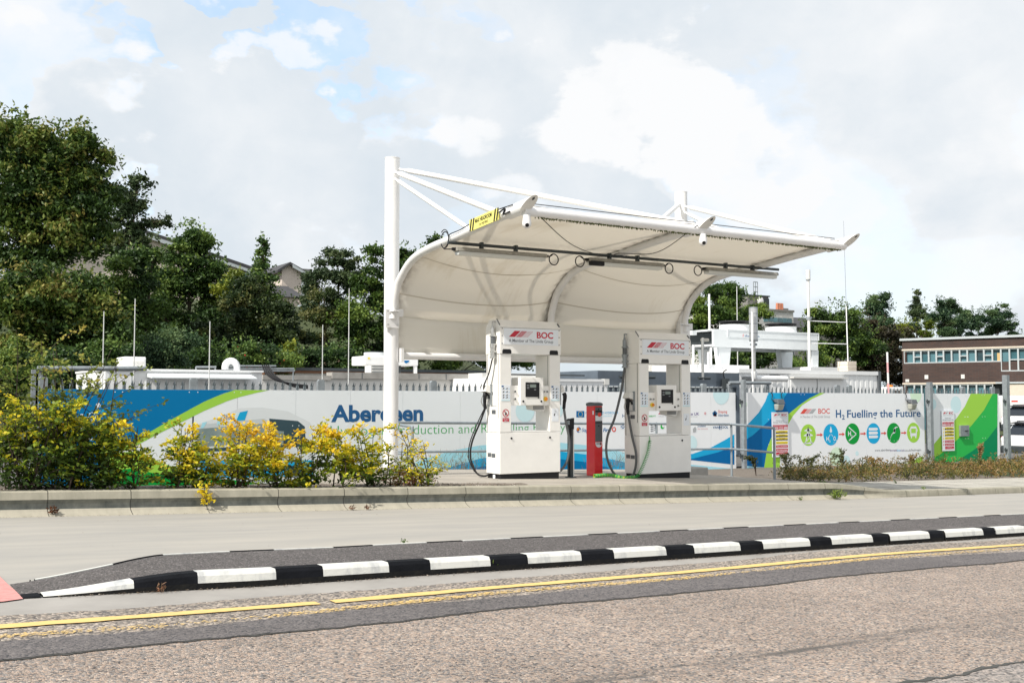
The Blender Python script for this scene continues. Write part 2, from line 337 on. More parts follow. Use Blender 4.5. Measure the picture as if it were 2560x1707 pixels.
class MB:
    def __init__(s): s.v = []; s.f = []; s.m = []; s.sm = []; s.mats = []; s.fr = None
    def mi(s, m):
        if m not in s.mats: s.mats.append(m)
        return s.mats.index(m)
    def frame(s, O, u, n, sz=1.0):
        s.sz = sz; s.fr = (np.array(O, float), np.array(u, float), np.array(n, float)); return s
    def add(s, verts, faces, m, smooth=False):
        b = len(s.v)
        if s.fr is not None:
            O, u, n = s.fr
            verts = [O + u * p[0] + n * p[1] + np.array([0, 0, p[2] * s.sz]) for p in verts]
        s.v.extend([tuple(float(c) for c in p) for p in verts]); i = s.mi(m)
        for f in faces: s.f.append(tuple(b + k for k in f)); s.m.append(i); s.sm.append(smooth)
        return s
    def box(s, x0, x1, y0, y1, z0, z1, m):
        v = [(x0, y0, z0), (x1, y0, z0), (x1, y1, z0), (x0, y1, z0), (x0, y0, z1), (x1, y0, z1), (x1, y1, z1), (x0, y1, z1)]
        return s.add(v, [(0, 3, 2, 1), (4, 5, 6, 7), (0, 1, 5, 4), (1, 2, 6, 5), (2, 3, 7, 6), (3, 0, 4, 7)], m)
    def hexa(s, bot, top, m):
        return s.add(list(bot) + list(top), [(0, 3, 2, 1), (4, 5, 6, 7), (0, 1, 5, 4), (1, 2, 6, 5), (2, 3, 7, 6), (3, 0, 4, 7)], m)
    def poly(s, pts, m):
        tr = tessellate_polygon([[Vector(p) for p in pts]])
        return s.add(pts, [tuple(t) for t in tr], m)
    def prism(s, pts, d, m, smooth=False):
        n = len(pts); d = np.array(d, float)
        q = [tuple(np.array(p) + d) for p in pts]
        tr = [tuple(t) for t in tessellate_polygon([[Vector(p) for p in pts]])]
        s.add(list(pts) + q, tr + [tuple(k + n for k in reversed(t)) for t in tr], m)
        s.add(list(pts) + q, [(i, (i + 1) % n, n + (i + 1) % n, n + i) for i in range(n)], m, smooth); return s
    def tube(s, path, r, m, seg=12, cap=True, smooth=True):
        P = [np.array(p, float) for p in path]; n = len(P)
        rr = r if hasattr(r, '__len__') else [r] * n
        T = []
        for i in range(n):
            t = P[min(i + 1, n - 1)] - P[max(i - 1, 0)]; T.append(t / (np.linalg.norm(t) + 1e-12))
        a = np.array([0, 0, 1.0]) if abs(T[0][2]) < .9 else np.array([1.0, 0, 0])
        nrm = np.cross(T[0], a); nrm /= np.linalg.norm(nrm); vs = []
        for i in range(n):
            nrm = nrm - T[i] * (nrm @ T[i]); nrm /= (np.linalg.norm(nrm) + 1e-12); bn = np.cross(T[i], nrm)
            for k in range(seg):
                an = 2 * math.pi * k / seg; vs.append(P[i] + rr[i] * (nrm * math.cos(an) + bn * math.sin(an)))
        fs = [(i * seg + k, i * seg + (k + 1) % seg, (i + 1) * seg + (k + 1) % seg, (i + 1) * seg + k) for i in range(n - 1) for k in range(seg)]
        s.add(vs, fs, m, smooth)
        if cap: s.add(vs[:seg], [tuple(range(seg - 1, -1, -1))], m); s.add(vs[-seg:], [tuple(range(seg))], m)
        return s
    def cyl(s, x, y, z0, z1, r, m, seg=20, r2=None): return s.tube([(x, y, z0), (x, y, z1)], [r, r if r2 is None else r2], m, seg)
    def sphere(s, c, r, m, seg=14, rings=8, sc=(1, 1, 1)):
        vs = []; fs = []
        for i in range(rings + 1):
            ph = math.pi * i / rings
            for k in range(seg):
                th = 2 * math.pi * k / seg
                vs.append((c[0] + r * sc[0] * math.sin(ph) * math.cos(th), c[1] + r * sc[1] * math.sin(ph) * math.sin(th), c[2] + r * sc[2] * math.cos(ph)))
        for i in range(rings):
            for k in range(seg): fs.append((i * seg + k, (i + 1) * seg + k, (i + 1) * seg + (k + 1) % seg, i * seg + (k + 1) % seg))
        return s.add(vs, fs, m, True)
    def ring(s, c, u, v, R0, r, m, a0=0, a1=2 * math.pi, seg=28):
        c, u, v = (np.array(q, float) for q in (c, u, v))
        pts = [c + R0 * (u * math.cos(a0 + (a1 - a0) * i / seg) + v * math.sin(a0 + (a1 - a0) * i / seg)) for i in range(seg + 1)]
        return s.tube(pts, r, m, 8)
    def build(s, name, parent=None, bevel=0, label=None):
        me = bpy.data.meshes.new(name); off = worldloc(parent) if parent else Vector((0, 0, 0))
        base = Vector((0, 0, 0))
        if parent is None and s.v:
            a = np.array(s.v); base = Vector((float((a[:, 0].min() + a[:, 0].max()) / 2), float((a[:, 1].min() + a[:, 1].max()) / 2), float(a[:, 2].min())))
            off = base
        me.from_pydata([(p[0] - off.x, p[1] - off.y, p[2] - off.z) for p in s.v], [], s.f)
        for m in s.mats: me.materials.append(m)
        me.polygons.foreach_set('material_index', s.m); me.polygons.foreach_set('use_smooth', s.sm); me.update()
        o = bpy.data.objects.new(name, me); S.collection.objects.link(o)
        if parent: o.parent = parent
        else: o.location = base
        if bevel:
            b = o.modifiers.new('bevel', 'BEVEL'); b.width = bevel; b.segments = 2; b.limit_method = 'ANGLE'; b.angle_limit = R(50)
        if label: o['label'] = label
        return o

def clone(o, parent, loc):
    c = o.copy(); S.collection.objects.link(c)
    if parent: c.parent = parent
    c.location = Vector([float(v) for v in loc]); return c

# ---- lettering (built-in font turned into flat meshes)
_txt = {}
def glyphs(body, bold=0.0, shear=0.0):
    k = (body, bold, shear)
    if k in _txt: return _txt[k]
    cu = bpy.data.curves.new('t', 'FONT'); cu.body = body; cu.offset = bold; cu.shear = shear; cu.resolution_u = 4
    ob = bpy.data.objects.new('t', cu); S.collection.objects.link(ob)
    dg = bpy.context.evaluated_depsgraph_get(); me = bpy.data.meshes.new_from_object(ob.evaluated_get(dg))
    v = np.array([tuple(p.co) for p in me.vertices]) if len(me.vertices) else np.zeros((0, 3)); f = [tuple(p.vertices) for p in me.polygons]
    bpy.data.objects.remove(ob); bpy.data.curves.remove(cu); bpy.data.meshes.remove(me)
    _txt[k] = (v, f); return v, f
_H = glyphs('H')[0]; CAPH = float(_H[:, 1].max() - _H[:, 1].min())
def put_text(mb, body, x0, x1, zb, cap, fn, m, bold=0.0, shear=0.0):
    """letters from x0 to x1 in the local plane, baseline zb, capital height cap; fn maps (x, z) to world"""
    v, f = glyphs(body, bold, shear)
    if not len(v): return
    a, b = v[:, 0].min(), v[:, 0].max(); k = cap / CAPH
    mb.add([fn(x0 + (p[0] - a) / (b - a) * (x1 - x0), zb + p[1] * k) for p in v], f, m)

# ---- leaves
def leaf_mesh(name, C, L, Wd, tint, m, parent=None, up=0.3, axis=None, six=False):
    n = len(C); C = np.asarray(C, float)
    if parent is not None: C = C - np.array(worldloc(parent))
    nr = RNG.normal(size=(n, 3)); nr[:, 2] += up * 2; nr /= np.linalg.norm(nr, axis=1)[:, None]
    a = RNG.normal(size=(n, 3)) if axis is None else np.asarray(axis, float) + RNG.normal(size=(n, 3)) * .35
    a -= nr * (a * nr).sum(1)[:, None]; a /= (np.linalg.norm(a, axis=1)[:, None] + 1e-9); b = np.cross(nr, a)
    L = np.broadcast_to(L, (n,))[:, None]; Wd = np.broadcast_to(Wd, (n,))[:, None]
    if six:
        k = 6; fold = nr * Wd * .25
        V = np.stack([C - a * L * .5, C - a * L * .18 + b * Wd * .5 + fold, C + a * L * .2 + b * Wd * .42 + fold, C + a * L * .55, C + a * L * .2 - b * Wd * .42 + fold, C - a * L * .18 - b * Wd * .5 + fold], 1)
    else:
        k = 4; V = np.stack([C - a * L * .5, C + b * Wd * .5, C + a * L * .5, C - b * Wd * .5], 1)
    V = V.reshape(-1, 3); me = bpy.data.meshes.new(name)
    me.vertices.add(n * k); me.vertices.foreach_set('co', V.astype(np.float32).ravel())
    me.loops.add(n * k); me.loops.foreach_set('vertex_index', np.arange(n * k, dtype=np.int32))
    me.polygons.add(n); me.polygons.foreach_set('loop_start', np.arange(0, n * k, k, dtype=np.int32))
    at = me.attributes.new('tint', 'FLOAT', 'FACE'); at.data.foreach_set('value', np.clip(tint, 0, 1).astype(np.float32))
    me.materials.append(m); me.update(calc_edges=True)
    o = bpy.data.objects.new(name, me); S.collection.objects.link(o)
    if parent is not None: o.parent = parent
    return o

# ---------------------------------------------------------------- ground levels (the street falls to the right)
SL = -0.0333
def zbus(X): return -0.259 + SL * (X - 8.2)
def sstep(a, b, x):
    t = min(1, max(0, (x - a) / (b - a))); return t * t * (3 - 2 * t)
def hs(X, Y):      # platform, ramping down to the footway on the right
    h = .255 - .145 * sstep(14.0, 16.3, X)
    return zbus(X) + h - .010 * (Y - 12.65)
def bus_pt(px, py, off=0.0): return at_plane(px, py, zbus(0) + off, SL, 0)
def plat_pt(px, py): return at_plane(px, py, zbus(0) + .255 + .01 * 12.65, SL, -.01)
def zyard(X): return -.50 - .0105 * (X - 4)

def structure(o, kind='structure'): o['kind'] = kind; return o
def sheet(name, xs, ybot, ytop, zf, m, ny=1, smooth=False):
    mb = MB(); v = []; f = []
    for x in xs:
        a, b = ybot(x), ytop(x)
        for j in range(ny + 1):
            y = a + (b - a) * j / ny; v.append((x, y, zf(x, y)))
    for i in range(len(xs) - 1):
        for j in range(ny):
            k = i * (ny + 1) + j; f.append((k, k + ny + 1, k + ny + 2, k + 1))
    mb.add(v, f, m, smooth); return structure(mb.build(name))
def jag(seed, amp, fr=9):
    rr = np.random.default_rng(seed).normal(size=4096)
    g = jag0(seed, amp, fr)
    def f(x):
        u = (x + 20) * 26; k = int(u); t = u - k; a = rr[k % 4096] * (1 - t) + rr[(k + 1) % 4096] * t; return g(x) + amp * .42 * a
    return f
def jag0(seed, amp, fr=9):
    r = random.Random(seed); ph = [(r.uniform(.6, 1.6) * fr * (2 ** (i * .8)) / 4, r.uniform(0, 6.28), .55 ** i) for i in range(6)]
    return lambda x: amp * sum(a * math.sin(w * x + p) for w, p, a in ph)
def line(pts):     # piecewise-linear edge, extended straight past its ends
    P = sorted([(float(p[0]), float(p[1])) for p in pts])
    def f(x):
        if x <= P[0][0]: s = (P[2][1] - P[0][1]) / (P[2][0] - P[0][0]); return P[0][1] + (x - P[0][0]) * s * .3
        if x >= P[-1][0]: s = (P[-1][1] - P[-3][1]) / (P[-1][0] - P[-3][0]); return P[-1][1] + (x - P[-1][0]) * s * .5
        for (a, b), (c, d) in zip(P, P[1:]):
            if a <= x <= c: return b + (d - b) * (x - a) / (c - a)
    return f
def xr(a, b, st): return list(np.arange(a, b + st * .5, st))
flatz = lambda d: (lambda x, y: zbus(x) + d)

# big ground sheet with the rising bank behind the yard on the left
gx = sorted(set([-900, -500, -250, -120] + xr(-60, 120, 4) + [160, 260, 500, 900])); gy = sorted(set([-300, -120, -40, -10, 5, 12, 14.6, 16.5, 18.5, 21.5] + xr(24, 110, 4) + [150, 250, 500, 900]))
def zground(X, Y):
    Xc = min(max(X, -14), 60)
    near = zbus(Xc) - .06; far = zyard(Xc) - .02
    t = sstep(13.2, 16.5, Y); z = near * (1 - t) + far * t
    if X > 9: 
        t2 = sstep(12.7, 19.0, Y); z = (hs(Xc, 14) - .12) * (1 - t2) + far * t2 if Y > 12.7 else near
    z += sstep(36, 62, Y) * (1 - sstep(14, 34, X - (Y - 36) * .5)) * 7.5
    z += sstep(60, 110, Y) * 2.0 * (1 - sstep(20, 50, X - (Y - 36) * .5))
    return z
mb = MB(); v = [(x, y, zground(x, y)) for x in gx for y in gy]; ny = len(gy)
mb.add(v, [(i * ny + j, (i + 1) * ny + j, (i + 1) * ny + j + 1, i * ny + j + 1) for i in range(len(gx) - 1) for j in range(ny - 1)], GRASS, True)
structure(mb.build('ground'))
mb = MB(); mb.add([(x, y, zyard(min(x, 60)) + .02) for x, y in [(2, 22.3), (30, 22.3), (60, 22.3), (60, 34), (30, 34), (2, 34)]], [(0, 1, 4, 5), (1, 2, 3, 4)], TARM); structure(mb.build('yard'))
mb = MB(); mb.add([(33.2, 19.5, -1.12), (75, 19.5, -1.12), (100, 110, -1.30), (36, 110, -1.30)], [(0, 1, 2, 3)], TARM); structure(mb.build('car_park'))

XR = xr(-4, 34, .025); XC = xr(-10, 60, .5)
gut_edge = line([bus_pt(*p) for p in [(0, 1542), (425, 1512.5), (787, 1486), (1274, 1446.6), (1700, 1413.5), (1967, 1388), (2175, 1369), (2560, 1347)]])
j1, j2, j3, j4, j5 = jag(1, .012), jag(2, .02), jag(3, .012), jag(4, .02), jag(5, .02)
sheet('busway', XC, lambda x: gut_edge(x) - .2, lambda x: 12.8 if x < 14 else 13.6, flatz(-.008), BUSC)
sheet('gutter_strip', XR, lambda x: gut_edge(x) - .15, lambda x: 7.62 + (x - 4) * .035, flatz(-.004), GUTC)
sheet('joint_line', XR, lambda x: gut_edge(x) + j2(x) - .03, lambda x: gut_edge(x) + j2(x) * .8 + .012 + j1(x * 2), flatz(-.001), JOINT)
strip_top = line([bus_pt(*p) for p in [(0, 1606), (425, 1576), (1000, 1517), (1274, 1492.5), (1700, 1450), (2175, 1402), (2560, 1380)]])
strip_bot = line([bus_pt(*p) for p in [(0, 1654), (425, 1608), (1000, 1553.7), (1274, 1523), (1700, 1484), (2175, 1435), (2560, 1400.5)]])
sheet('road', XR, lambda x: -60, lambda x: gut_edge(x) + j2(x), flatz(0.003), ROADM)
sheet('road_edge', XR, lambda x: strip_top(x) - .05, lambda x: gut_edge(x) + j2(x) - .004, flatz(.006), EDGEM)
sheet('repair_strip', XR, lambda x: strip_bot(x) + j4(x) * .8, lambda x: strip_top(x) + j3(x), flatz(.009), STRIPM)
sheet('seam_line', XR, lambda x: strip_bot(x) + j4(x) * .8 - .012 - abs(j1(x * 3)) * .6, lambda x: strip_bot(x) + j4(x) * .8 + .001, flatz(.007), JOINT)
# far lane patch in the lower right corner
cs = line([bus_pt(2267, 1707), bus_pt(2400, 1685), bus_pt(2560, 1658)])
sheet('lane_patch', xr(4.2, 40, .05), lambda x: cs(x) - 2.2, lambda x: cs(x) + j5(x), flatz(.007), stone_mat('lane_aggregate', [(0, (.12, .11, .105)), (.2, (.24, .22, .205)), (.5, (.30, .27, .25)), (.8, (.40, .34, .30))], 75, bump=.7, big=.15))
sheet('lane_seam', xr(4.2, 40, .05), lambda x: cs(x) + j5(x) - .012, lambda x: cs(x) + j5(x) + .006 + abs(j1(x * 3)), flatz(.010), JOINT)

# double yellow line: one fresh, one worn to scraps
yel = line([bus_pt(*p) for p in [(0, 1571), (787, 1511.7), (1274, 1468.7), (1700, 1434), (2175, 1389.5), (2560, 1363)]])
g0 = bus_pt(795, 1511)[0]; g1 = bus_pt(832, 1508)[0]
mb = MB()
for a, b in ((-8, g0), (g1, 58)):
    xs = xr(a, b, .06); lo = [yel(x) - .055 + j1(x * 2.3) * .35 + RNG.normal() * .0025 for x in xs]; hi = [yel(x) + .055 + j1(x * 1.7 + 4) * .35 + RNG.normal() * .0025 for x in xs]
    vs = [p for x, l, h in zip(xs, lo, hi) for p in ((x, l, zbus(x) + .013), (x, h, zbus(x) + .013))]
    mb.add(vs, [(2 * i, 2 * i + 2, 2 * i + 3, 2 * i + 1) for i in range(len(xs) - 1)], YEL)
structure(mb.build('road_marking'))
mb = MB(); yel2 = line([bus_pt(*p) for p in [(0, 1595), (425, 1566), (787, 1533), (900, 1521), (1274, 1482), (1700, 1449), (2175, 1399), (2560, 1372)]])
for x in np.arange(0, 30, .006):
    for k in range(5 if x < 8 else 3 if x < 14 else 2):
        y = yel2(x) + RNG.uniform(-.052, .052); keep = .50 + .30 * math.sin(x * 2.1 + 1) * math.sin(x * .7) - abs(y - yel2(x)) * 4
        if RNG.random() > keep: continue
        w, h = RNG.uniform(.004, .017), RNG.uniform(.003, .009); z = zbus(x) + .0125
        mb.add([(x - w, y - h * .3, z), (x + w * .2, y - h, z), (x + w, y + h * .2, z), (x - w * .1, y + h, z)], [(0, 1, 2, 3)], YEL)
structure(mb.build('worn_road_marking'))

# ---- traffic island with black and white kerbs
near_pts = [(.6, 7.24), (1.0, 7.25), (1.65, 7.22), (2.46, 7.18), (3.71, 7.235), (5.05, 7.265), (6.81, 7.33), (8.64, 7.415), (11.4, 7.53), (16, 7.71), (24, 8.0)]
far_pts = [(.9, 7.80), (1.02, 7.90), (1.2, 7.95), (1.67, 8.05), (2.06, 8.23), (2.56, 8.26), (3.4, 8.25), (4.08, 8.31), (7.31, 8.48), (13.63, 8.78), (24, 9.2)]
nearf, farf = line(near_pts), line(far_pts)
def isl_h(x): return .102 * sstep(.95, 2.1, x)
def kerb_run(mb, f, sgn, x0, x1, m_top, m_low, kw=.13):
    xs = xr(x0 + .004, x1 - .004, max(.05, (x1 - x0) / 6))
    secs = []
    for x in xs:
        h = isl_h(x) + .006; y = f(x); z = zbus(x) - .02
        secs.append([(x, y, z), (x, y + sgn * .004, z + .02 + h * .36), (x, y + sgn * .012, z + .02 + h * .78), (x, y + sgn * .03, z + .02 + h), (x, y + sgn * kw, z + .02 + h), (x, y + sgn * kw, z)])
    n = 6
    for i in range(len(xs) - 1):
        for k in range(n - 1):
            q = [secs[i][k], secs[i + 1][k], secs[i + 1][k + 1], secs[i][k + 1]]
            mb.add(q, [(0, 1, 2, 3)], m_low if k == 0 else m_top)
    for sct, rev in ((secs[0], 0), (secs[-1], 1)): mb.add(sct, [tuple(range(n)) if rev else tuple(reversed(range(n)))], KTAR)
def topX(px, py): return float(bus_pt(px, py, .07)[0])
whites = [((123, 1478), (332, 1452)), ((468, 1433), (649, 1420)), ((770, 1415.6), (933, 1407)), ((1033, 1400.7), (1181, 1393)), ((1269, 1387), (1406, 1381)), ((1485, 1376), (1610, 1368)), ((1679, 1364), (1796, 1358)),
          ((1855, 1355), (1963, 1347)), ((2018, 1344), (2119, 1338)), ((2166, 1336), (2261, 1330)), ((2303, 1328), (2392, 1322)), ((2429, 1321), (2512, 1317))]
wx = [(topX(*a), topX(*b)) for a, b in whites]
while wx[-1][1] < 20: a = wx[-1][1] + .55; wx.append((a, a + 1.0))
mb = MB(); cur = 1.0
for a, b in wx:
    if a > cur:
        nseg = 2 if a - cur > .5 else 1
        for k in range(nseg): kerb_run(mb, nearf, 1, cur + (a - cur) * k / nseg, cur + (a - cur) * (k + 1) / nseg, KBLACK, KTAR)
    kerb_run(mb, nearf, 1, a, b, KWHITE, KTAR); cur = b
structure(mb.build('island_kerb'))
fw = [(81, 92, 0), (92, 276, 1), (276, 395, 0), (395, 561, 1), (561, 672, 0), (672, 820, 1), (820, 918, 0), (918, 1051, 1), (1051, 1140, 0), (1140, 1260, 1), (1260, 1341, 0), (1341, 1453, 1), (1453, 1526, 0), (1526, 1631, 1), (1631, 1702, 0), (1702, 1790, 1), (1790, 1852, 0), (1852, 1940, 1), (1940, 1996, 0), (1996, 2077, 1), (2077, 2129, 0), (2129, 2207, 1), (2207, 2256, 0), (2256, 2327, 1), (2327, 2373, 0), (2373, 2440, 1), (2440, 2482, 0), (2482, 2548, 1), (2548, 2590, 0)]
mb = MB()
def fy(px): return np.interp(px, [81, 276, 395, 561, 820, 1000, 1700, 2560], [1425, 1402, 1386, 1378.6, 1369, 1359, 1325, 1284])
for a, b, w in fw:
    kerb_run(mb, lambda x: farf(x) + .02, -1, float(bus_pt(a, fy(a), .09)[0]), float(bus_pt(b, fy(b), .09)[0]), KWHITE if w else KBLACK, KTAR, .06)
structure(mb.build('island_far_kerb'))
sheet('island', xr(1.0, 24, .05), lambda x: nearf(x) + .10, lambda x: max(farf(x) - .06, nearf(x) + .11), lambda x, y: zbus(x) + isl_h(x) + .003, ASPH, ny=4)
mb = MB(); pts = [(-1.6, 7.05), (.88, 7.16), (1.0, 7.22), (1.0, 7.5), (.99, 7.92), (.985, 8.4), (-1.6, 8.4)]
mb.poly([(x, y, zbus(x) + .004) for x, y in pts], REDRD); structure(mb.build('red_surfacing'))

# ---- platform kerb (concave bus kerb, one casting after another) and the low footway kerb
PROF = [(12.90, .255), (12.70, .255), (12.675, .245), (12.66, .165), (12.672, .155), (12.70, .12), (12.70, .085), (12.685, .06), (12.66, .035), (12.62, .016), (12.54, -.01)]
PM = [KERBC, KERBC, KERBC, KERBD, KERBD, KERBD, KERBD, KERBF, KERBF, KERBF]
def prof_at(x):
    t = sstep(14.1, 16.2, x); dy = 0 if x < 16 else (x - 16) * .09
    out = []
    low = [(12.90, .11), (12.73, .11), (12.71, .105), (12.70, .08), (12.70, .07), (12.695, .06), (12.695, .05), (12.692, .03), (12.69, .02), (12.69, .0), (12.69, -.01)]
    for (y, z), (y2, z2) in zip(PROF, low): out.append((y * (1 - t) + y2 * t + dy, z * (1 - t) + z2 * t))
    return out
jx = [float(bus_pt(p, y)[0]) for p, y in [(117, 1286), (323, 1281), (513, 1277), (689, 1273), (855, 1270), (1015, 1267), (1160, 1264), (1300, 1262)]]
st = (jx[-1] - jx[0]) / (len(jx) - 1); xs_j = [jx[0] - st * k for k in range(9, 0, -1)] + jx
while xs_j[-1] + st < 14.2: xs_j.append(xs_j[-1] + st)
mb = MB(); mbl = MB()
def casting(mb, x0, x1, ms, n=2):
    secs = []
    for x in np.linspace(x0 + .004, x1 - .004, n + 1): secs.append([(x, y, zbus(x) + z) for y, z in prof_at(x)])
    for i in range(n):
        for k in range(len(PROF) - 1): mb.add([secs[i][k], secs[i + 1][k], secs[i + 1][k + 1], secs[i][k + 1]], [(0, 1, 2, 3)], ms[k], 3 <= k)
def joint(mb, x):
    pr = [(y + .012, z) for y, z in prof_at(x)]
    mb.add([(x - .012, y, zbus(x) + z) for y, z in pr] + [(x + .012, y, zbus(x) + z) for y, z in pr], [(k, k + 1, len(pr) + k + 1, len(pr) + k) for k in range(len(pr) - 1)], JOINT)
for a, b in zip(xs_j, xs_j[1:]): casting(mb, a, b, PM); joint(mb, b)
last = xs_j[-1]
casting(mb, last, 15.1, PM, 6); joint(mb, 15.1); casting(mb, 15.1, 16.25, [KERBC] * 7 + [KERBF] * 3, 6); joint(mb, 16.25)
structure(mb.build('platform_kerb'))
x = 16.25
LOWM = [KERBC] * 10
while x < 45: casting(mbl, x, x + 1.0, LOWM, 1); joint(mbl, x + 1.0); x += 1.0
structure(mbl.build('footway_kerb'))

# platform slab
mb = MB(); outline = [(7.2, 13.6), (8.35, 13.5), (8.45, 12.88), (14.3, 12.88), (15.45, 15.0), (17.0, 18.0), (7.2, 18.0)]
def slab_sheet(name, outline, m, step=.5, dz=0.0, thick=.5):
    b = bmesh.new(); vs = [b.verts.new((x, y, 0)) for x, y in outline]; f = b.faces.new(vs)
    xs = [p[0] for p in outline]
    for k in np.arange(math.ceil(min(xs) / step) * step, max(xs), step):
        bmesh.ops.bisect_plane(b, geom=b.verts[:] + b.edges[:] + b.faces[:], plane_co=(k, 0, 0), plane_no=(1, 0, 0))
    top = [v.co.copy() for v in b.verts]; b.verts.index_update(); fs = [tuple(v.index for v in f.verts) for f in b.faces]
    mb = MB(); mb.add([(p.x, p.y, hs(p.x, p.y) + dz) for p in top], fs, m)
    n = len(outline)
    for i in range(n):
        a, c = outline[i], outline[(i + 1) % n]
        mb.add([(a[0], a[1], hs(*a) + dz), (c[0], c[1], hs(*c) + dz), (c[0], c[1], hs(*c) - thick), (a[0], a[1], hs(*a) - thick)], [(0, 1, 2, 3)], m)
    b.free(); return structure(mb.build(name))
slab_sheet('platform', outline, CONC)
# paved footway, flags laid in rows
mb = MB(); outl = [(14.32, 12.88)]
def back_edge(x): return np.interp(x, [15.45, 16.2, 17.3, 19.2, 25.2, 45], [14.9, 15.05, 15.1, 15.35, 16.3, 19.5])
def front_edge(x): return 12.88 + (0 if x < 16 else (x - 16) * .09)
def left_edge(y): return 14.34 + (y - 12.88) * .55
y0 = 0; row = 0
for r_ in range(6):
    x = 14.0 + (.3 if r_ % 2 else 0)
    while x < 44:
        L_ = .6
        def yy(xx, k): fe = front_edge(xx); return fe + (back_edge(max(xx, 15.45)) - fe) * k / 6
        q = [(x + .005, yy(x, r_) + .005), (x + L_ - .005, yy(x + L_, r_) + .005), (x + L_ - .005, yy(x + L_, r_ + 1) - .005), (x + .005, yy(x, r_ + 1) - .005)]
        q = [(max(px, left_edge(py)), py) for px, py in q]
        if q[1][0] - q[0][0] > .03: 
            dz = RNG.uniform(-.002, .002); mb.add([(px, py, hs(px, py) + .004 + dz) for px, py in q], [(0, 1, 2, 3)], PAVE)
        x += L_
structure(mb.build('footway'))
sheet('footway_bed', xr(14.0, 46, .5), lambda x: front_edge(x) - .03, lambda x: max(back_edge(max(x, 15.45)) + .05, 13), lambda x, y: hs(x, y) - .006, JOINT)
# planting beds
def zbed(x, y):
    t = sstep(13.6, 16.6, y); return (hs(x, 12.7) - .012 + .02 * math.sin(x * 5) * math.sin(y * 7)) * (1 - t) + (zyard(x)) * t
sheet('planting_bed', xr(-10, 8.4, .15), lambda x: 12.86, lambda x: 16.8 if x < 7.2 else 13.5, zbed, SOIL, ny=14)
def zrbed(x, y):
    b = back_edge(max(x, 15.45)); t = (y - b) / (22.2 - b); return (hs(x, b) - .01) * (1 - t) + (zyard(x) - .0) * t
sheet('verge', xr(15.0, 46, .4), lambda x: back_edge(max(x, 15.45)) + .02 if x > 15.4 else 15.2, lambda x: 22.2, zrbed, SOIL, ny=6)

def spl(P, n=8):
    P = [np.array(p, float) for p in P]; Q = [2 * P[0] - P[1]] + P + [2 * P[-1] - P[-2]]; out = []
    for i in range(1, len(Q) - 2):
        for k in range(n):
            t = k / n; a, b, c, d = Q[i - 1], Q[i], Q[i + 1], Q[i + 2]
            out.append(.5 * ((2 * b) + (c - a) * t + (2 * a - 5 * b + 4 * c - d) * t * t + (3 * b - 3 * c + d - a) * t ** 3))
    out.append(P[-1]); return out
X1 = np.array([1.0, 0, 0]); Y1 = np.array([0, 1.0, 0]); Z1 = np.array([0, 0, 1.0])

# ---------------------------------------------------------------- fuelling canopy
YC = 16.0; XL = 7.67; XM = 10.78; XRR = 13.89
can = empty('canopy', (XM, YC, hs(XM, YC)), 'white tensile fabric canopy on two tall steel columns arching over the fuel pumps', 'canopy')
prof_px = [(976, 800), (981, 764), (996, 710), (1017, 668), (1041, 641), (1080, 618), (1140, 593), (1200, 565), (1260, 539), (1310, 517)]
PR = [(float(p[1]), float(p[2])) for p in (atX(x, y, XL) for x, y in prof_px)]
PRS = [(p[1], p[2]) for p in spl([(0, a, b) for a, b in PR], 6)]
FY, FZ = PRS[-1]
for x, ytop in ((XL, 397), (XRR, 483)):
    px = 978 if x == XL else 1706
    zt = float(atY(px, ytop, YC)[2]); zb = hs(x, YC) - .05
    m = MB(); m.cyl(x, YC, zb, zt, .122, WHITE, 32); m.cyl(x, YC, zt, zt + .012, .126, WHITE, 32); col = m.build('column', can)
    m = MB(); m.box(x - .34, x + .34, YC - .34, YC + .34, zb - .2, zb + .18, LCONC); m.build('column_footing', can, bevel=.02)
    m = MB(); yb, zbk = PR[0]; x -= .05; m.box(x - .12, x + .12, YC - .15, YC - .08, zbk - .14, zbk + .16, WHITE)
    m.box(x - .05, x + .05, YC - .30, YC - .12, zbk + .12, zbk + .135, WHITE); m.box(x + .12, x + .20, YC - .14, YC - .05, zbk + .05, zbk + .17, WHITE)
    for a in (-.085, .085):
        for b in (-.09, .13): m.tube([(x + a, YC - .16, zbk + b), (x + a, YC - .178, zbk + b)], .014, CHROME, 8)
    m.build('bracket', can)
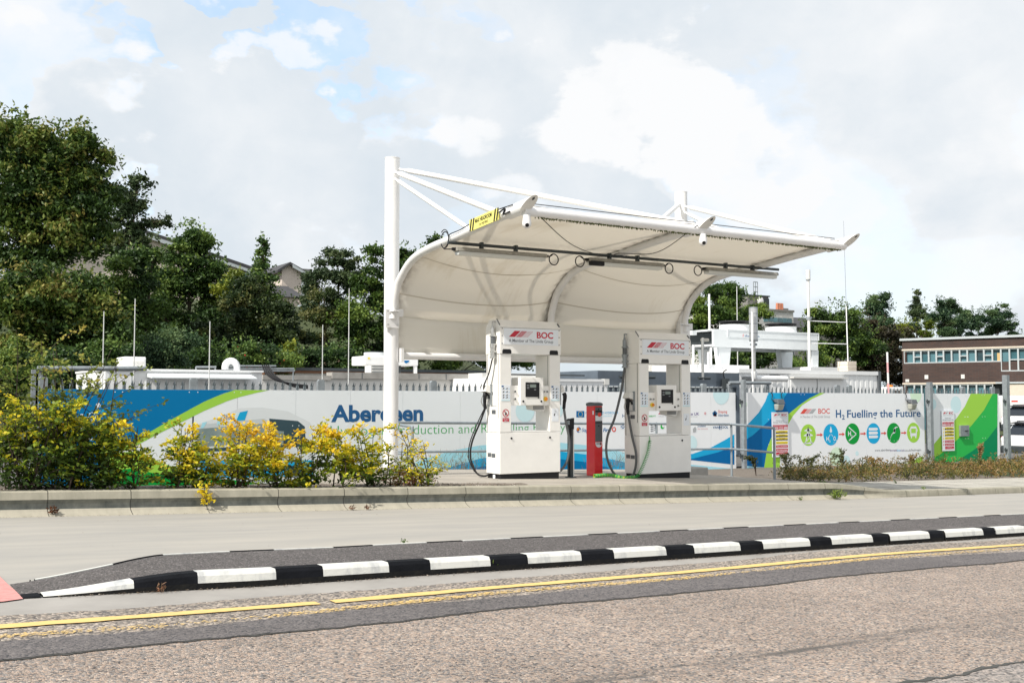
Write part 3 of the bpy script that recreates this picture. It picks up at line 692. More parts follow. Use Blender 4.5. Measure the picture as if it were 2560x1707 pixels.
for x in (XL, XM, XRR):
    m = MB(); dx = 0 if x == XM else 0
    path = [(x - .05 * max(0, 1 - i / 16) ** 1.5, y - .17 * max(0, 1 - i / 12), z) for i, (y, z) in enumerate(PRS)]
    if x == XM: path = [(x, PRS[0][0] - .05, PRS[0][1] - .62)] + path
    m.tube(path, .062, WHITE, 16); rib = m.build('rib', can)
    # open end of the rib past the front tube, cut on the slant
    d = np.array([0, PRS[-1][0] - PRS[-8][0], PRS[-1][1] - PRS[-8][1]]); d /= np.linalg.norm(d); up_ = np.cross(d, X1); up_ = up_ if up_[2] > 0 else -up_
    c0 = np.array([x, FY, FZ]) - d * .36; seg = 28; v0 = []; v1 = []
    for k in range(seg):
        a = 2 * math.pi * k / seg; o_ = (X1 * math.cos(a) + up_ * math.sin(a)) * .088
        v0.append(c0 + o_); v1.append(c0 + o_ + d * (.48 + .18 * math.sin(a)))
    m = MB(); m.add(v0 + v1, [(k, (k + 1) % seg, seg + (k + 1) % seg, seg + k) for k in range(seg)], WHITE, True)
    m.add(v1, [tuple(range(seg))], CABIN2); m.add(v0, [tuple(reversed(range(seg)))], WHITE)
    cc = c0 + d * .594 + up_ * .055; e1 = X1; e2 = up_ * .088 + d * .18; e2 /= np.linalg.norm(e2); nn = np.cross(e1, e2); nn = nn if nn @ d > 0 else -nn
    m.add([cc + nn * .006 + e1 * .017 * math.cos(t) + e2 * .03 * math.sin(t) for t in np.linspace(0, 6.28, 13)[:-1]], [tuple(range(12))], DARK)
    m.build('rib_end', can)
m = MB(); m.tube([(XL, FY + .02, FZ - .05), (XRR, FY + .02, FZ - .05)], .068, WHITE, 20); m.build('front_tube', can)
zb = float(atY(1000, 889, YC - .08)[2])
m = MB(); m.tube([(XL + .15, YC - .08, zb), (XRR - .1, YC - .08, zb)], .058, WHITE, 20)
m.box(XL + .10, XL + .15, YC - .17, YC + .02, zb - .1, zb + .12, WHITE); m.build('back_tube', can)
# membrane: two saddle-shaped bays
mp_ = [(YC - .03, zb + .05), (YC + .01, zb + .3)] + [(y + .05, z + .04) for y, z in PRS]
MP = [(p[1], p[2]) for p in spl([(0, a, b) for a, b in mp_], 2)]; nS = len(MP); nT = 24
m = MB(); V = []; Fc = []; edge = []
for bay, (xa, xb) in enumerate(((XL, XM), (XM, XRR))):
    b0 = len(V)
    for i in range(nS):
        y, z = MP[i]; ya, za = MP[max(i - 1, 0)]; yb_, zb_ = MP[min(i + 1, nS - 1)]
        ty, tz = yb_ - ya, zb_ - za; l = math.hypot(ty, tz); ny_, nz_ = -tz / l, ty / l
        if nz_ > 0 and i > nS * .5: ny_, nz_ = -ny_, -nz_
        s = i / (nS - 1); sag = .40 * sstep(0, .14, s) * (1 - .9 * sstep(-15.6, -14.1, -y))
        for k in range(nT + 1):
            t = k / nT; q = 4 * t * (1 - t)
            V.append((xa + (xb - xa) * t, y - abs(ny_) * sag * q * .9, z - abs(nz_) * sag * q * .75)); 
            e = max(0, 1 - min(t, 1 - t) / .075); e2 = max(0, 1 - (1 - s) / .05) * .8; edge.append(min(1, max(e ** 1.5, e2)))
    for i in range(nS - 1):
        for k in range(nT): a = b0 + i * (nT + 1) + k; Fc.append((a, a + 1, a + nT + 2, a + nT + 1))
m.add(V, Fc, MEMB, True); mem = m.build('membrane', can)
at = mem.data.attributes.new('edge', 'FLOAT', 'POINT'); at.data.foreach_set('value', np.array(edge, np.float32))
so_ = mem.modifiers.new('thickness', 'SOLIDIFY'); so_.thickness = .004
SEAM = mat('membrane_seam', (.60, .55, .47), .85)
for frac in (.20, .47):
    m = MB(); i = int(frac * (nS - 1)); w = 1
    for bay in (0, 1):
        b0 = bay * nS * (nT + 1); vs = []
        for k in range(nT + 1):
            a = np.array(V[b0 + i * (nT + 1) + k]); c = np.array(V[b0 + (i + 1) * (nT + 1) + k]); dd = (c - a) / np.linalg.norm(c - a); inn = np.array([0, -dd[2], dd[1]]); inn = inn if inn[1] < 0 else -inn
            vs += [a + inn * .006, a + inn * .006 + dd * .02]
        m.add(vs, [(2 * k, 2 * k + 1, 2 * k + 3, 2 * k + 2) for k in range(nT)], SEAM, True)
    m.build('membrane_seam', can)
# stays
def on_rib(x, px, py):
    p = atX(px, py, XL); k = min(range(len(PRS)), key=lambda i: (PRS[i][0] - p[1]) ** 2 + (PRS[i][1] - p[2]) ** 2); return np.array([x, PRS[k][0], PRS[k][1] + .05])
r1 = (1165, 566); r2 = (1245, 528)
ztl = float(atY(985, 428, YC)[2]); ztr = float(atY(1706, 514, YC)[2])
for x, zt, other in ((XL, ztl, XM), (XRR, ztr, XM)):
    for rx, pp, dz in ((x, r1, -.10), (x, r2, 0), (other, r2, .05)):
        e = on_rib(rx, *pp)
        if rx == other: e = np.array([XM, FY + .22, FZ + .07]) if x == XL else on_rib(XM, 1150, 575)
        elif x == XRR and pp == r2: e = np.array([x, FY + .35, FZ + .07])
        s_ = np.array([x, YC, zt + dz]); dd = (e - s_) / np.linalg.norm(e - s_)
        m = MB(); m.tube([s_ + dd * .1, s_ + dd * .22, s_ + dd * .3, e - dd * .14, e - dd * .05], [.02, .02, .042 if pp != r1 else .034, .042 if pp != r1 else .034, .02], WHITE, 14)
        m.box(e[0] - .012, e[0] + .012, e[1] - .05, e[1] + .05, e[2] - .04, e[2] + .05, WHITE); m.build('stay', can)
# lighting bar with clamps
BY = 15.9 * .87; BZ = float(atY(1128, 607, BY)[2]); bx0 = float(atY(1120, 607, BY)[0]); bx1 = float(atY(1946, 674, BY)[0]); BZ1 = float(atY(1946, 674, BY)[2])
def barz(x): return BZ + (BZ1 - BZ) * (x - bx0) / (bx1 - bx0)
m = MB(); m.tube([(bx0, BY, BZ), (bx1, BY, BZ1)], .024, DARK, 12)
m.build('lighting_bar', can)
LX = [(1138, 1363), (1470, 1654), (1762, 1939)]
lampspan = []
for i, (pa, pb) in enumerate(LX):
    xa = float(atY(pa, 620, BY)[0]); xb = float(atY(pb, 650, BY)[0]); lampspan.append((xa, xb))
for xa, xb in lampspan:
    for f in (.28, .66): x = xa + (xb - xa) * f; z = barz(x); m = MB(); m.box(x - .02, x + .02, BY - .035, BY + .035, z - .12, z + .04, DARK); m.build('clamp', can)
m = MB()      # moss strip growing along the underside of the front tube
for x in np.arange(XL + .22, XRR - .05, .005):
    if RNG.random() > .62 + .35 * math.sin(x * 2.3) * math.sin(x * .9): continue
    h = .012 + .026 * RNG.random() ** 1.5; w = .010; a = RNG.uniform(-1.9, -1.0); y = FY + .02 + .068 * math.cos(a) ; z = FZ - .05 + .068 * math.sin(a); ny_, nz_ = math.cos(a), math.sin(a)
    m.add([(x - w, y, z), (x + w, y, z + .006), (x + RNG.normal() * .008, y + ny_ * h, z + nz_ * h), (x, y + .022, z - .004)], [(0, 1, 2), (0, 2, 3), (1, 3, 2)], MOSS)
m.build('moss', can)['kind'] = 'stuff'

lab = ['grey tube light fitting hung nearest the tall left column', 'grey tube light fitting amid the dark bar, with black end box,', 'grey tube light fitting at the right end of the dark bar']
for i, (xa, xb) in enumerate(lampspan):
    zz = [barz(xa) - .12, barz(xb) - .12]; xm = (xa + xb) / 2
    t = empty('tube_light', (xm, BY, (zz[0] + zz[1]) / 2), lab[i] + ' under the canopy', 'light fitting', 'tube lights hung under the canopy')
    def pr(x0, x1, pts, mm, nm):
        m = MB(); a = [(x0, BY + y, barz(x0) - .12 + z) for y, z in pts]; b = [(x1, BY + y, barz(x1) - .12 + z) for y, z in pts]; n = len(pts)
        m.add(a + b, [tuple(range(n)), tuple(reversed(range(n, 2 * n)))] + [(k, n + k, n + (k + 1) % n, (k + 1) % n) for k in range(n)], mm); m.build(nm, t, bevel=.006)
    pr(xa, xb, [(-.075, 0), (.075, 0), (.055, .06), (-.055, .06)], LAMPH, 'housing')
    pr(xa + .03, xb - .03, [(-.07, -.003), (-.055, -.055), (.055, -.055), (.07, -.003)], DIFF, 'diffuser')
    for e, s in ((xa, -1), (xb, 1)):
        m = MB(); z = barz(e) - .09; m.box(min(e, e + s * .05), max(e, e + s * .05), BY - .02, BY + .02, z - .02, z + .02, BLACK)
        if not (i == 0 and s < 0) and not (i == 2 and s > 0): m.ring((e + s * .16, BY, z - .04), X1, Z1, .085, .009, BLACK); m.tube(spl([(e + s * .04, BY, z), (e + s * .1, BY, z + .01), (e + s * .15, BY, z + .045)], 4), .009, BLACK, 8)
        m.build('cable', t)
    if i == 1:
        m = MB(); z = barz(xa) - .13; m.box(xa + .0, xa + .26, BY - .10, BY - .01, z - .055, z + .02, BLACK); m.build('end_box', t, bevel=.015)
# loops of cable on the left rib and along the front tube
m = MB(); c = atX(1112, 600, XL - .09); m.ring(c, Y1, Z1, .12, .009, BLACK, .3, 5.9); m.ring(c + np.array([.0, .02, .02]), Y1, Z1, .135, .007, BLACK, .9, 5.0)
m.tube(spl([c + np.array([0, -.11, .05]), atX(1128, 584, XL - .08), atX(1150, 575, XL - .075), atX(1172, 562, XL - .075), atX(1240, 527, XL - .08), atX(1282, 512, XL - .09)], 6), .008, BLACK, 8)
m.tube(spl([c + np.array([0, .03, -.12]), (bx0 - .05, BY, BZ - .10), (lampspan[0][0], BY, barz(lampspan[0][0]) - .09)], 6), .008, BLACK, 8)
m.tube(spl([atX(1248, 531, XL - .1), atX(1262, 522, XL - .1), atX(1258, 536, XL - .1), atX(1274, 529, XL - .1)], 6), .011, BLACK, 8)
m.build('rib_cable', can)
m = MB(); yf = FY + .06
m.tube([(XL + .2, yf - .02, FZ + .06), (XM, yf - .02, FZ + .06), (XRR - .2, yf - .02, FZ + .06)], .006, BLACK, 8)
a0 = np.array([XL + .12, yf - .07, FZ - .02]); b0 = np.array([XM - .1, BY, barz(XM) + .05]); c1 = np.array([XM - .05, yf - .06, FZ + .03])
m.tube(spl([a0, a0 * .6 + b0 * .4 + np.array([0, 0, -.22]), b0 + np.array([-.3, .0, -.06]), b0], 8), .006, BLACK, 8)
m.tube(spl([b0, b0 * .5 + c1 * .5 + np.array([0, 0, -.2]), c1 + np.array([-.12, 0, -.08]), c1], 8), .006, BLACK, 8); m.build('hanging_cable', can)

# headroom plate on the left rib
hp = [atX(x, y, XL - .10) for x, y in [(1174, 579), (1246, 549), (1250, 528), (1190, 554)]]
hd = empty('headroom_sign', hp[0], 'yellow and black headroom plate fixed along the left canopy rib', 'sign')
O = hp[0]; U = hp[1] - hp[0]; LU = np.linalg.norm(U); U = U / LU; Vv = np.cross(U, -X1); Vv = Vv if Vv[2] > 0 else -Vv; HV = .165
m = MB(); m.prism([O, O + U * LU, O + U * LU + Vv * HV, O + Vv * HV], (.012, 0, 0), mat('plate_yellow', (.82, .76, .20), .4)); m.build('plate', hd)
fnp = lambda x, z: O + U * x + Vv * z - X1 * .004
m = MB()
for a in (.0, .07, LU - .13, LU - .06): m.poly([fnp(a, .0), fnp(a + .035, .0), fnp(a + .085, HV), fnp(a + .05, HV)], BLACK)
m.build('stripes', hd)
m = MB(); put_text(m, 'MAX HEADROOM', .17, LU - .17, .085, .055, fnp, BLACK, .01); put_text(m, '3.6 METRES', .27, LU - .27, .025, .035, fnp, BLACK); m.build('lettering', hd)

def dome_cam(p, label):
    t = empty('security_camera', p, label, 'security camera', 'dome cameras on the canopy front')
    m = MB(); m.cyl(p[0], p[1], p[2] + .0, p[2] + .10, .06, WHITE, 20, .045); m.build('housing', t)
    m = MB(); m.sphere((p[0], p[1], p[2] - .02), .062, WHITE, 18, 10); m.build('ball', t)
    m = MB(); q = np.array([p[0], p[1], p[2] - .03]); d = np.array([-.45, -.85, -.25]); d /= np.linalg.norm(d); m.tube([q + d * .05, q + d * .066], .026, BLACK, 14); m.build('lens', t)
dome_cam((XL + .03, FY - .02, FZ - .21), 'small white dome camera under the left canopy tip')
dome_cam((XM + .0, FY - .04, FZ - .21), 'small white dome camera under the middle canopy tip')

# ---------------------------------------------------------------- fuel dispensers
def logo_stripes(m, fn, x0, x1, z0, z1, red, pale, grey, fine=True):
    """slanted solid bar, hatched bar, thin bars"""
    W_ = x1 - x0; sh = W_ * .235; H_ = z1 - z0
    def bar(a, b, mm): m.add([fn(x0 + a * W_, z0), fn(x0 + b * W_, z0), fn(x0 + b * W_ + sh, z1), fn(x0 + a * W_ + sh, z1)], [(0, 1, 2, 3)], mm)
    bar(0, .245, red)
    if fine:
        for k in range(6): bar(.285 + k * .038, .285 + k * .038 + .026, red)
        for k in range(5): bar(.52 + k * .055, .52 + k * .055 + .014, red)
    else: bar(.27, .50, pale); bar(.53, .765, grey)
def dispenser(base, right):
    O = np.array(base, float)
    t = empty('fuel_dispenser', O, 'white fuel dispenser left of the red terminal, standing in sunlight' if not right else 'white fuel dispenser right of the red terminal, with green coiled cable', 'fuel dispenser', 'fuel dispensers under the canopy')
    W_, D_ = 1.15, .42
    def M(): return MB().frame(O, (1, 0, 0), (0, 1, 0), 1.036)
    fl = lambda off: (lambda x, z: (x, off, z))
    m = M(); m.box(.02, W_ - .02, .015, D_ - .015, -.04, .075, BLACK); m.build('plinth', t)
    m = M(); m.box(0, W_, 0, D_, .075, .70, DISP); cab = m.build('cabinet', t, bevel=.006)
    for x in (.21, .945): m = M(); m.tube([(x, -.012, .615), (x, .002, .615)], .016, BLACK, 12); m.build('lock', cab)
    m = M(); m.box(.20, .95, .012, D_ - .02, .706, .725, DISP); m.build('shelf', t)
    for x0, x1 in ((0, .205), (.945, W_)):
        m = M(); m.box(x0, x1, .0, D_, .706, 1.90, DISP); m.box(x0 + (0.198 if x0 == 0 else -.001), x0 + (.2065 if x0 == 0 else .008), .05, .065, 1.43, 1.895, BLACK); m.build('leg', t, bevel=.005)
    # head with chamfered top
    pr = [(-.012, 1.904), (-.012, 2.31), (.005, 2.33), (.10, 2.43), (D_ - .10, 2.43), (D_ + .01, 2.31), (D_ + .01, 1.904)]
    m = M(); a = [(-.008, y, z) for y, z in pr]; b = [(W_ + .008, y, z) for y, z in pr]; n = len(pr)
    m.add(a + b, [tuple(range(n)), tuple(reversed(range(n, 2 * n)))] + [(k, n + k, n + (k + 1) % n, (k + 1) % n) for k in range(n)], DISP)
    head = m.build('head', t, bevel=.006)
    m = M(); m.box(-.004, W_ + .004, -.0135, -.011, 2.303, 2.308, RIM)
    for z in (2.06, 2.18, 2.29):
        for x in (.03, W_ - .03): m.tube([(x, -.02, z), (x, -.01, z)], .008, RIM, 8)
    m.tube([(W_ * .99, .06, 2.40), (W_ * 1.0, .02, 2.345)], .012, RIM, 8); m.tube([(.0, .10, 2.44), (.0, .01, 2.345)], .008, RIM, 8); m.build('trim', head)
    for x0 in (.035, .935):
        m = M(); pts = [(x0, -.0145, 1.906), (x0 + .165, -.0145, 1.906), (x0 + .165, -.0145, 1.95), (x0 + .15, -.0145, 1.975), (x0 + .015, -.0145, 1.975), (x0, -.0145, 1.95)]
        m.prism(pts, (0, .01, 0), BLACK); m.build('grip_recess', head)
    m = M(); m.box(.06, W_ - .05, -.020, -.012, 2.05, 2.295, SIGNW); sg = m.build('sign_board', t)
    m = M(); fn = fl(-.0208)
    logo_stripes(m, fn, .15, .615, 2.165, 2.26, TRED, TPINK, TLGREY); put_text(m, 'BOC', .68, 1.0, 2.16, .092, fn, TRED, .03); m.build('logo', sg)
    m = M(); put_text(m, 'A Member of The Linde Group', .15, 1.0, 2.088, .045, fn, TGREY, .012); m.build('lettering', sg)
    # console
    m = M(); m.box(.206, .944, .02, .26, 1.115, 1.42, DISP); con = m.build('console', t, bevel=.005)
    m = M(); m.box(.36, .80, -.035, .24, 1.118, 1.545, DISP); m.build('display_box', con, bevel=.006)
    m = M(); m.box(.455, .715, -.044, -.034, 1.245, 1.47, BLACK); sc = m.build('screen', con)
    m = M(); m.box(.535, .65, -.047, -.043, 1.39, 1.44, LCD); m.build('lcd', con)
    m = M(); fn2 = fl(-.0455)
    for z in (1.425, 1.40, 1.375): m.poly([fn2(.472, z), fn2(.52, z), fn2(.52, z + .006), fn2(.472, z + .006)], TLGREY)
    m.poly([fn2(.61, 1.355), fn2(.65, 1.355), fn2(.65, 1.362), fn2(.61, 1.362)], TLGREY); m.build('screen_marks', con)
    m = M(); m.box(.69, .715, -.042, -.03, 1.225, 1.242, BLACK); m.build('latch', con)
    for x in (.41, .755): m = M(); m.tube([(x, -.046, 1.178), (x, -.03, 1.178)], .016, BLACK, 12); m.build('lock', con)
    for x, z in ([(.285, 1.33), (.285, 1.215), (.84, 1.33), (.90, 1.33)] if not right else [(.25, 1.31), (.315, 1.31), (.875, 1.31), (.875, 1.20)]):
        m = M(); m.tube([(x, .0, z), (x, .02, z)], .018, CHROME, 12); m.tube([(x, -.006, z), (x, .0, z)], .009, BLACK, 10); m.build('key_switch', con)
    m = M(); x = .865 if not right else .285; m.tube([(x, -.01, 1.215), (x, .02, 1.215)], .035, SIGNY, 20); m.tube([(x, -.03, 1.215), (x, -.008, 1.215)], .023, ORANGE, 18); m.build('emergency_button', con)
    m = M(); m.hexa([(.66, .05, 1.05), (.86, .05, 1.02), (.86, .25, 1.02), (.66, .25, 1.05)], [(.64, .05, 1.114), (.90, .05, 1.114), (.90, .25, 1.114), (.64, .25, 1.114)], CABIN2)
    for k in range(10): x = .655 + k * .021; m.box(x, x + .008, .043, .05, 1.05, 1.108, RIM)
    m.build('vent_tray', con)
    # stickers
    fnS = fl(-.003)
    for x0 in (.02, .97):
        m = M(); m.box(x0, x0 + .165, -.004, 0, 1.185, 1.425, SIGNW); st_ = m.build('instruction_sticker', t)
        m = M(); g = fl(-.0048); m.poly([g(x0 + .006, 1.395), g(x0 + .045, 1.395), g(x0 + .045, 1.418), g(x0 + .006, 1.418)], TBLUE); m.poly([g(x0, 1.185), g(x0 + .165, 1.185), g(x0 + .165, 1.205), g(x0, 1.205)], PCYAN)
        for zz in (1.36, 1.31, 1.26, 1.225):
            for xx in (.025, .09):
                m.poly([g(x0 + xx, zz), g(x0 + xx + .022, zz), g(x0 + xx + .036, zz + .022), g(x0 + xx + .012, zz + .026)], TGREY)
                m.poly([g(x0 + xx + .042, zz + .004), g(x0 + xx + .066, zz + .004), g(x0 + xx + .066, zz + .009), g(x0 + xx + .042, zz + .009)], CYAN)
        m.build('pictograms', st_)
    m = M(); g = fl(-.004); cx, cz = .105, 1.00
    def ringp(m, cx, cz, ro, ri, mm, fn, n=28):
        vs = [fn(cx + r_ * math.cos(2 * math.pi * k / n), cz + r_ * math.sin(2 * math.pi * k / n)) for k in range(n) for r_ in (ro, ri)]
        m.add(vs, [(2 * k, 2 * ((k + 1) % n), 2 * ((k + 1) % n) + 1, 2 * k + 1) for k in range(n)], mm)
    ringp(m, cx, cz, .06, .048, TRED, g); q = .036
    m.poly([g(cx - q, cz + q - .006), g(cx - q + .008, cz + q + .003), g(cx + q, cz - q + .006), g(cx + q - .008, cz - q - .003)], TRED)
    m.poly([g(.045, .87), g(.165, .87), g(.165, .925), g(.045, .925)], TRED); m.poly([g(cx - .02, cz - .03), g(cx + .005, cz - .03), g(cx + .018, cz - .005), g(cx, cz + .02)], BLACK)
    g2 = fl(-.0048); put_text(m, 'No naked', .058, .152, .902, .013, g2, SIGNW, .01); put_text(m, 'lights', .075, .135, .88, .013, g2, SIGNW, .01); m.build('no_naked_lights_sign', t)
    m = M(); m.box(.985, 1.115, -.003, 0, .865, 1.065, SIGNW); ph = m.build('pictogram_sticker', t)
    m = M(); g = fl(-.005); m.poly([g(1.02, .955), g(1.035, .95), g(1.05, .99), g(1.035, .995)], BLACK); ringp(m, 1.055, 1.02, .014, .011, TGREY, g, 14); m.build('pictograms', ph)
    # left flank: recess lines, vents, coupling, holster
    m = M()
    for y in (.05, .375): m.box(-.0025, .002, y, y + .010, .92 if y < .1 else .7, 2.06, BLACK)
    m.build('recess_line', t)
    for y0, y1, z in ((.14, .25, .32), (.265, .375, .325), (.13, .25, .985)): m = M(); m.box(-.004, .001, y0, y1, z, z + .062, RIM); m.build('side_vent', t)
    m = M()
    m.tube([(-.008, .24, 1.30), (.0, .24, 1.30)], .028, RIM, 16); m.tube([(-.012, .24, 1.30), (-.006, .24, 1.30)], .014, DISP, 12)
    m.build('side_lock', t)
    m = M(); m.box(-.003, .0, .10, .36, 1.108, 1.114, RIM); m.box(-.010, .001, .14, .2, .005, .06, SIGNW); m.build('side_trim', t)
    yb = .13 if not right else .33; M1 = CHROME if not right else GALV
    m = M(); 
    for z0, z1, r_ in ((1.86, 2.0, .036), (2.0, 2.06, .045), (2.06, 2.17, .036), (2.17, 2.19, .05), (2.19, 2.30, .034), (1.835, 1.86, .05)): m.cyl(-.06, yb, z0, z1, r_, M1 if z0 != 2.06 else RIM, 16)
    for dy in (-.025, .025): m.tube([(-.06, yb + dy, 2.30), (-.06, yb, 2.37)], .009, M1, 8)
    m.tube([(-.06, yb, 2.30), (-.06, yb, 2.40), (-.002, yb, 2.40)], .014, M1, 8)
    for z in (1.94, 2.05, 2.18): m.box(-.085, .0, yb - .05, yb + .05, z - .012, z + .008, M1)
    m.build('breakaway_coupling', t)
    yn = .33 if not right else .22
    def nozzle(x, y, s, nm='nozzle'):
        m = M(); m.tube(spl([(x, y, 1.31), (x + s * .015, y - .015, 1.25), (x + s * .01, y, 1.16), (x, y, 1.06)], 5), [.034] * 5 + [.03] * 5 + [.027] * 6, BLACK, 12)
        m.tube(spl([(x, y - .01, 1.30), (x - s * .03, y - .045, 1.27), (x - s * .04, y - .06, 1.22)], 4), .016, BLACK, 10)
        m.tube(spl([(x + s * .03, y + .03, 1.27), (x + s * .05, y + .045, 1.18), (x + s * .02, y + .02, 1.09)], 5), .008, CHROME, 8); return m.build(nm, t)
    def holster(x, y, s):
        m = M(); m.hexa([(x, y - .09, 1.30), (x + s * .12, y - .09, 1.33), (x + s * .12, y + .10, 1.33), (x, y + .10, 1.30)], [(x, y - .09, 1.42), (x + s * .09, y - .07, 1.42), (x + s * .09, y + .08, 1.42), (x, y + .10, 1.42)], CABIN2)
        m.box(min(x, x + s * .03), max(x, x + s * .03), y - .10, y - .07, 1.12, 1.44, GALV); m.build('nozzle_holster', t)
    holster(-.001, yn, -1); nozzle(-.075, yn, -1)
    if not right: holster(W_ + .001, .12, 1); nozzle(W_ + .10, .04, 1)
    m = M()
    if not right:
        m.tube(spl([(-.06, yb, 1.84), (-.09, .2, 1.6), (-.12, .30, 1.42), (-.09, yn, 1.31)], 8), .011, BLACK, 8)
        m.tube(spl([(-.055, yb + .015, 1.84), (-.08, .22, 1.6), (-.10, .32, 1.42), (-.07, yn, 1.31)], 8), .009, BLACK, 8); m.build('hose', t)
        m = M(); m.tube(spl([(-.075, yn, 1.07), (-.12, .42, .85), (-.19, .55, .55), (-.20, .58, .3), (-.14, .50, .08), (-.06, .40, .03), (.02, .34, .06)], 8), .015, BLACK, 10)
        m.tube(spl([(-.085, yn + .01, 1.07), (-.15, .44, .85), (-.215, .57, .55), (-.225, .60, .3), (-.16, .52, .09)], 8), .009, BLACK, 8); m.build('hose', t)
    else:
        m.tube(spl([(-.06, yb, 1.84), (-.12, .35, 1.45), (-.26, .36, 1.0), (-.42, .36, .68), (-.45, .33, .35), (-.32, .26, .06), (-.12, .12, .035), (-.06, .06, .15), (-.05, .04, .40), (-.06, .14, .72), (-.075, yn, 1.07)], 8), .021, HOSEG, 12); m.build('hose', t)
    if not right: m = M(); m.tube(spl([(W_ + .10, .04, 1.07), (W_ + .14, .04, .85), (W_ + .20, .04, .6), (W_ + .205, .04, .42), (W_ + .16, .05, .22), (W_ + .06, .08, .09), (W_ - .03, .1, .07)], 8), .02, HOSEG, 12); m.build('hose', t)
    return t, O
D1 = plat_pt(1250, 1197); D2 = plat_pt(1600, 1195); yD = (D1[1] + D2[1]) / 2
B1 = np.array([D1[0] * yD / D1[1], yD, hs(D1[0], yD) - .004]); B2 = np.array([D2[0] * yD / D2[1], yD, hs(D2[0], yD) - .012])
d1, O1 = dispenser(B1, False); d2, O2 = dispenser(B2, True)

# payment terminal, bollard post with reader, cable
p = plat_pt(1487, 1190); z0 = hs(p[0], p[1]); O = np.array([p[0], p[1], z0])
t = empty('payment_terminal', O, 'slim red payment terminal with grey top between the two dispensers', 'payment terminal')
def M(): return MB().frame(O, (1, 0, 0), (0, 1, 0))
tw, td, th = .175, .25, 1.12
def M(): return MB().frame(O, (1, 0, 0), (0, 1, 0), 1.09)
m = M(); m.box(0, tw, 0, td, 0, th, RED); m.build('body', t, bevel=.012)
m = M(); pts = [(.0, 1.121)] + [(x, 1.125 + .055 * math.sin(math.pi * (x + .1) / .45)) for x in np.linspace(0, td, 9)] + [(td, 1.121)]
m.prism([(-.004, y, z) for y, z in pts], (tw + .008, 0, 0), RIM); m.build('cap', t)
m = M(); m.box(.012, tw - .012, -.006, .0, .55, 1.10, RIM); fp = m.build('front_panel', t)
m = M(); m.box(.014, tw - .014, -.009, -.005, .88, .965, SIGNW); m.box(.014, tw - .014, -.010, -.005, 1.02, 1.045, BLACK); m.box(.014, tw - .014, -.009, -.005, .845, .86, BLACK); m.tube([(.085, -.012, 1.065), (.085, -.004, 1.065)], .012, BLACK, 12); m.tube([(.085, -.012, .80), (.085, -.004, .80)], .012, BLACK, 12); m.build('display', fp)
m = M(); g = lambda x, z: (x, -.0095, z); m.poly([g(.10 + .04 * math.cos(a), .98 + .035 * math.sin(a)) for a in np.linspace(0, 6.28, 20)[:-1]], TORANGE); m.build('label', fp)
m = M(); g = lambda x, z: (x, -.004, z); m.poly([g(.012, .54)] + [g(.0875 + .0755 * math.cos(a), .53 + .075 * math.sin(a)) for a in np.linspace(math.pi, 2 * math.pi, 14)] + [g(.163, .54)], SIGNW); 
g = lambda x, z: (x, -.0065, z); m.poly([g(.03, .50), g(.13, .50), g(.145, .535), g(.03, .535)], TLGREY); m.poly([g(.11, .495), g(.15, .495), g(.15, .53), g(.11, .53)], TORANGE); m.build('badge', t)
m = M(); m.box(-.003, 0, .02, .06, .98, 1.04, SIGNW); m.build('side_label', t)

p = plat_pt(1429, 1194); O = np.array([p[0], p[1], hs(p[0], p[1])])
def M(): return MB().frame(O, (1, 0, 0), (0, 1, 0), 1.09)
t = empty('reader_post', O, 'slim grey metal post with black reader, between left dispenser and red terminal', 'post')
m = M(); m.box(0, .055, .03, .12, 0, .90, DARK); m.box(.055, .075, .03, .12, 0, .90, CABIN2); m.box(-.02, .10, .0, .16, 0, .012, DARK); m.build('post', t)
m = M(); m.hexa([(-.07, -.01, .78), (.045, -.01, .74), (.045, .05, .74), (-.07, .05, .78)], [(-.06, -.01, .89), (.05, -.01, .91), (.05, .05, .91), (-.06, .05, .89)], BLACK)
m.tube([(-.02, .0, .75), (-.02, .0, .64)], .022, BLACK, 10); m.box(-.075, -.045, -.015, .02, .81, .87, GALV); m.build('reader', t)
m = M(); m.tube(spl([(-.02, .0, .65), (-.035, .03, .45), (-.01, .06, .2), (.0, .06, .02)], 6), .009, BLACK, 8); m.build('cable', t)
def helix(path, r, turns):
    P = path; n = len(P); out = []; N_ = int(turns * 10)
    cum = [0]
    for a, b in zip(P, P[1:]): cum.append(cum[-1] + np.linalg.norm(b - a))
    for i in range(N_ + 1):
        s = cum[-1] * i / N_; k = min(np.searchsorted(cum, s, side='right') - 1, n - 2); f = (s - cum[k]) / (cum[k + 1] - cum[k]); c = P[k] * (1 - f) + P[k + 1] * f
        d = (P[k + 1] - P[k]); d /= np.linalg.norm(d); e1 = np.cross(d, [.3, 1, .2]); e1 /= np.linalg.norm(e1); e2 = np.cross(d, e1); a = 2 * math.pi * turns * i / N_
        out.append(c + r * (e1 * math.cos(a) + e2 * math.sin(a)))
    return out
gc = empty('coiled_cable', O2, 'green and yellow coiled cable from right dispenser down to red terminal', 'cable')
m = MB(); pa = spl([O2 + np.array(q) for q in [(.20, -.03, .64), (.14, -.05, .45), (.03, -.06, .24), (-.10, -.07, .06), (-.18, -.06, .035)]], 6); m.tube(helix(pa, .026, 24), .005, GCABLE, 6)
m.tube(spl([O2 + np.array(q) for q in [(.22, .03, .74), (.21, -.01, .70), (.205, -.02, .64)]], 4), .006, GCABLE, 6); m.build('stretched_coil', gc)
tp = plat_pt(1480, 1194); zt_ = hs(tp[0], tp[1])
pb = spl([O2 + np.array((-.18, -.06, .035)), O2 + np.array((-.40, -.03, .035)), np.array((tp[0] + .35, tp[1] - .05, zt_ + .035)), np.array((tp[0] + .0, tp[1] - .06, zt_ + .035))], 6)
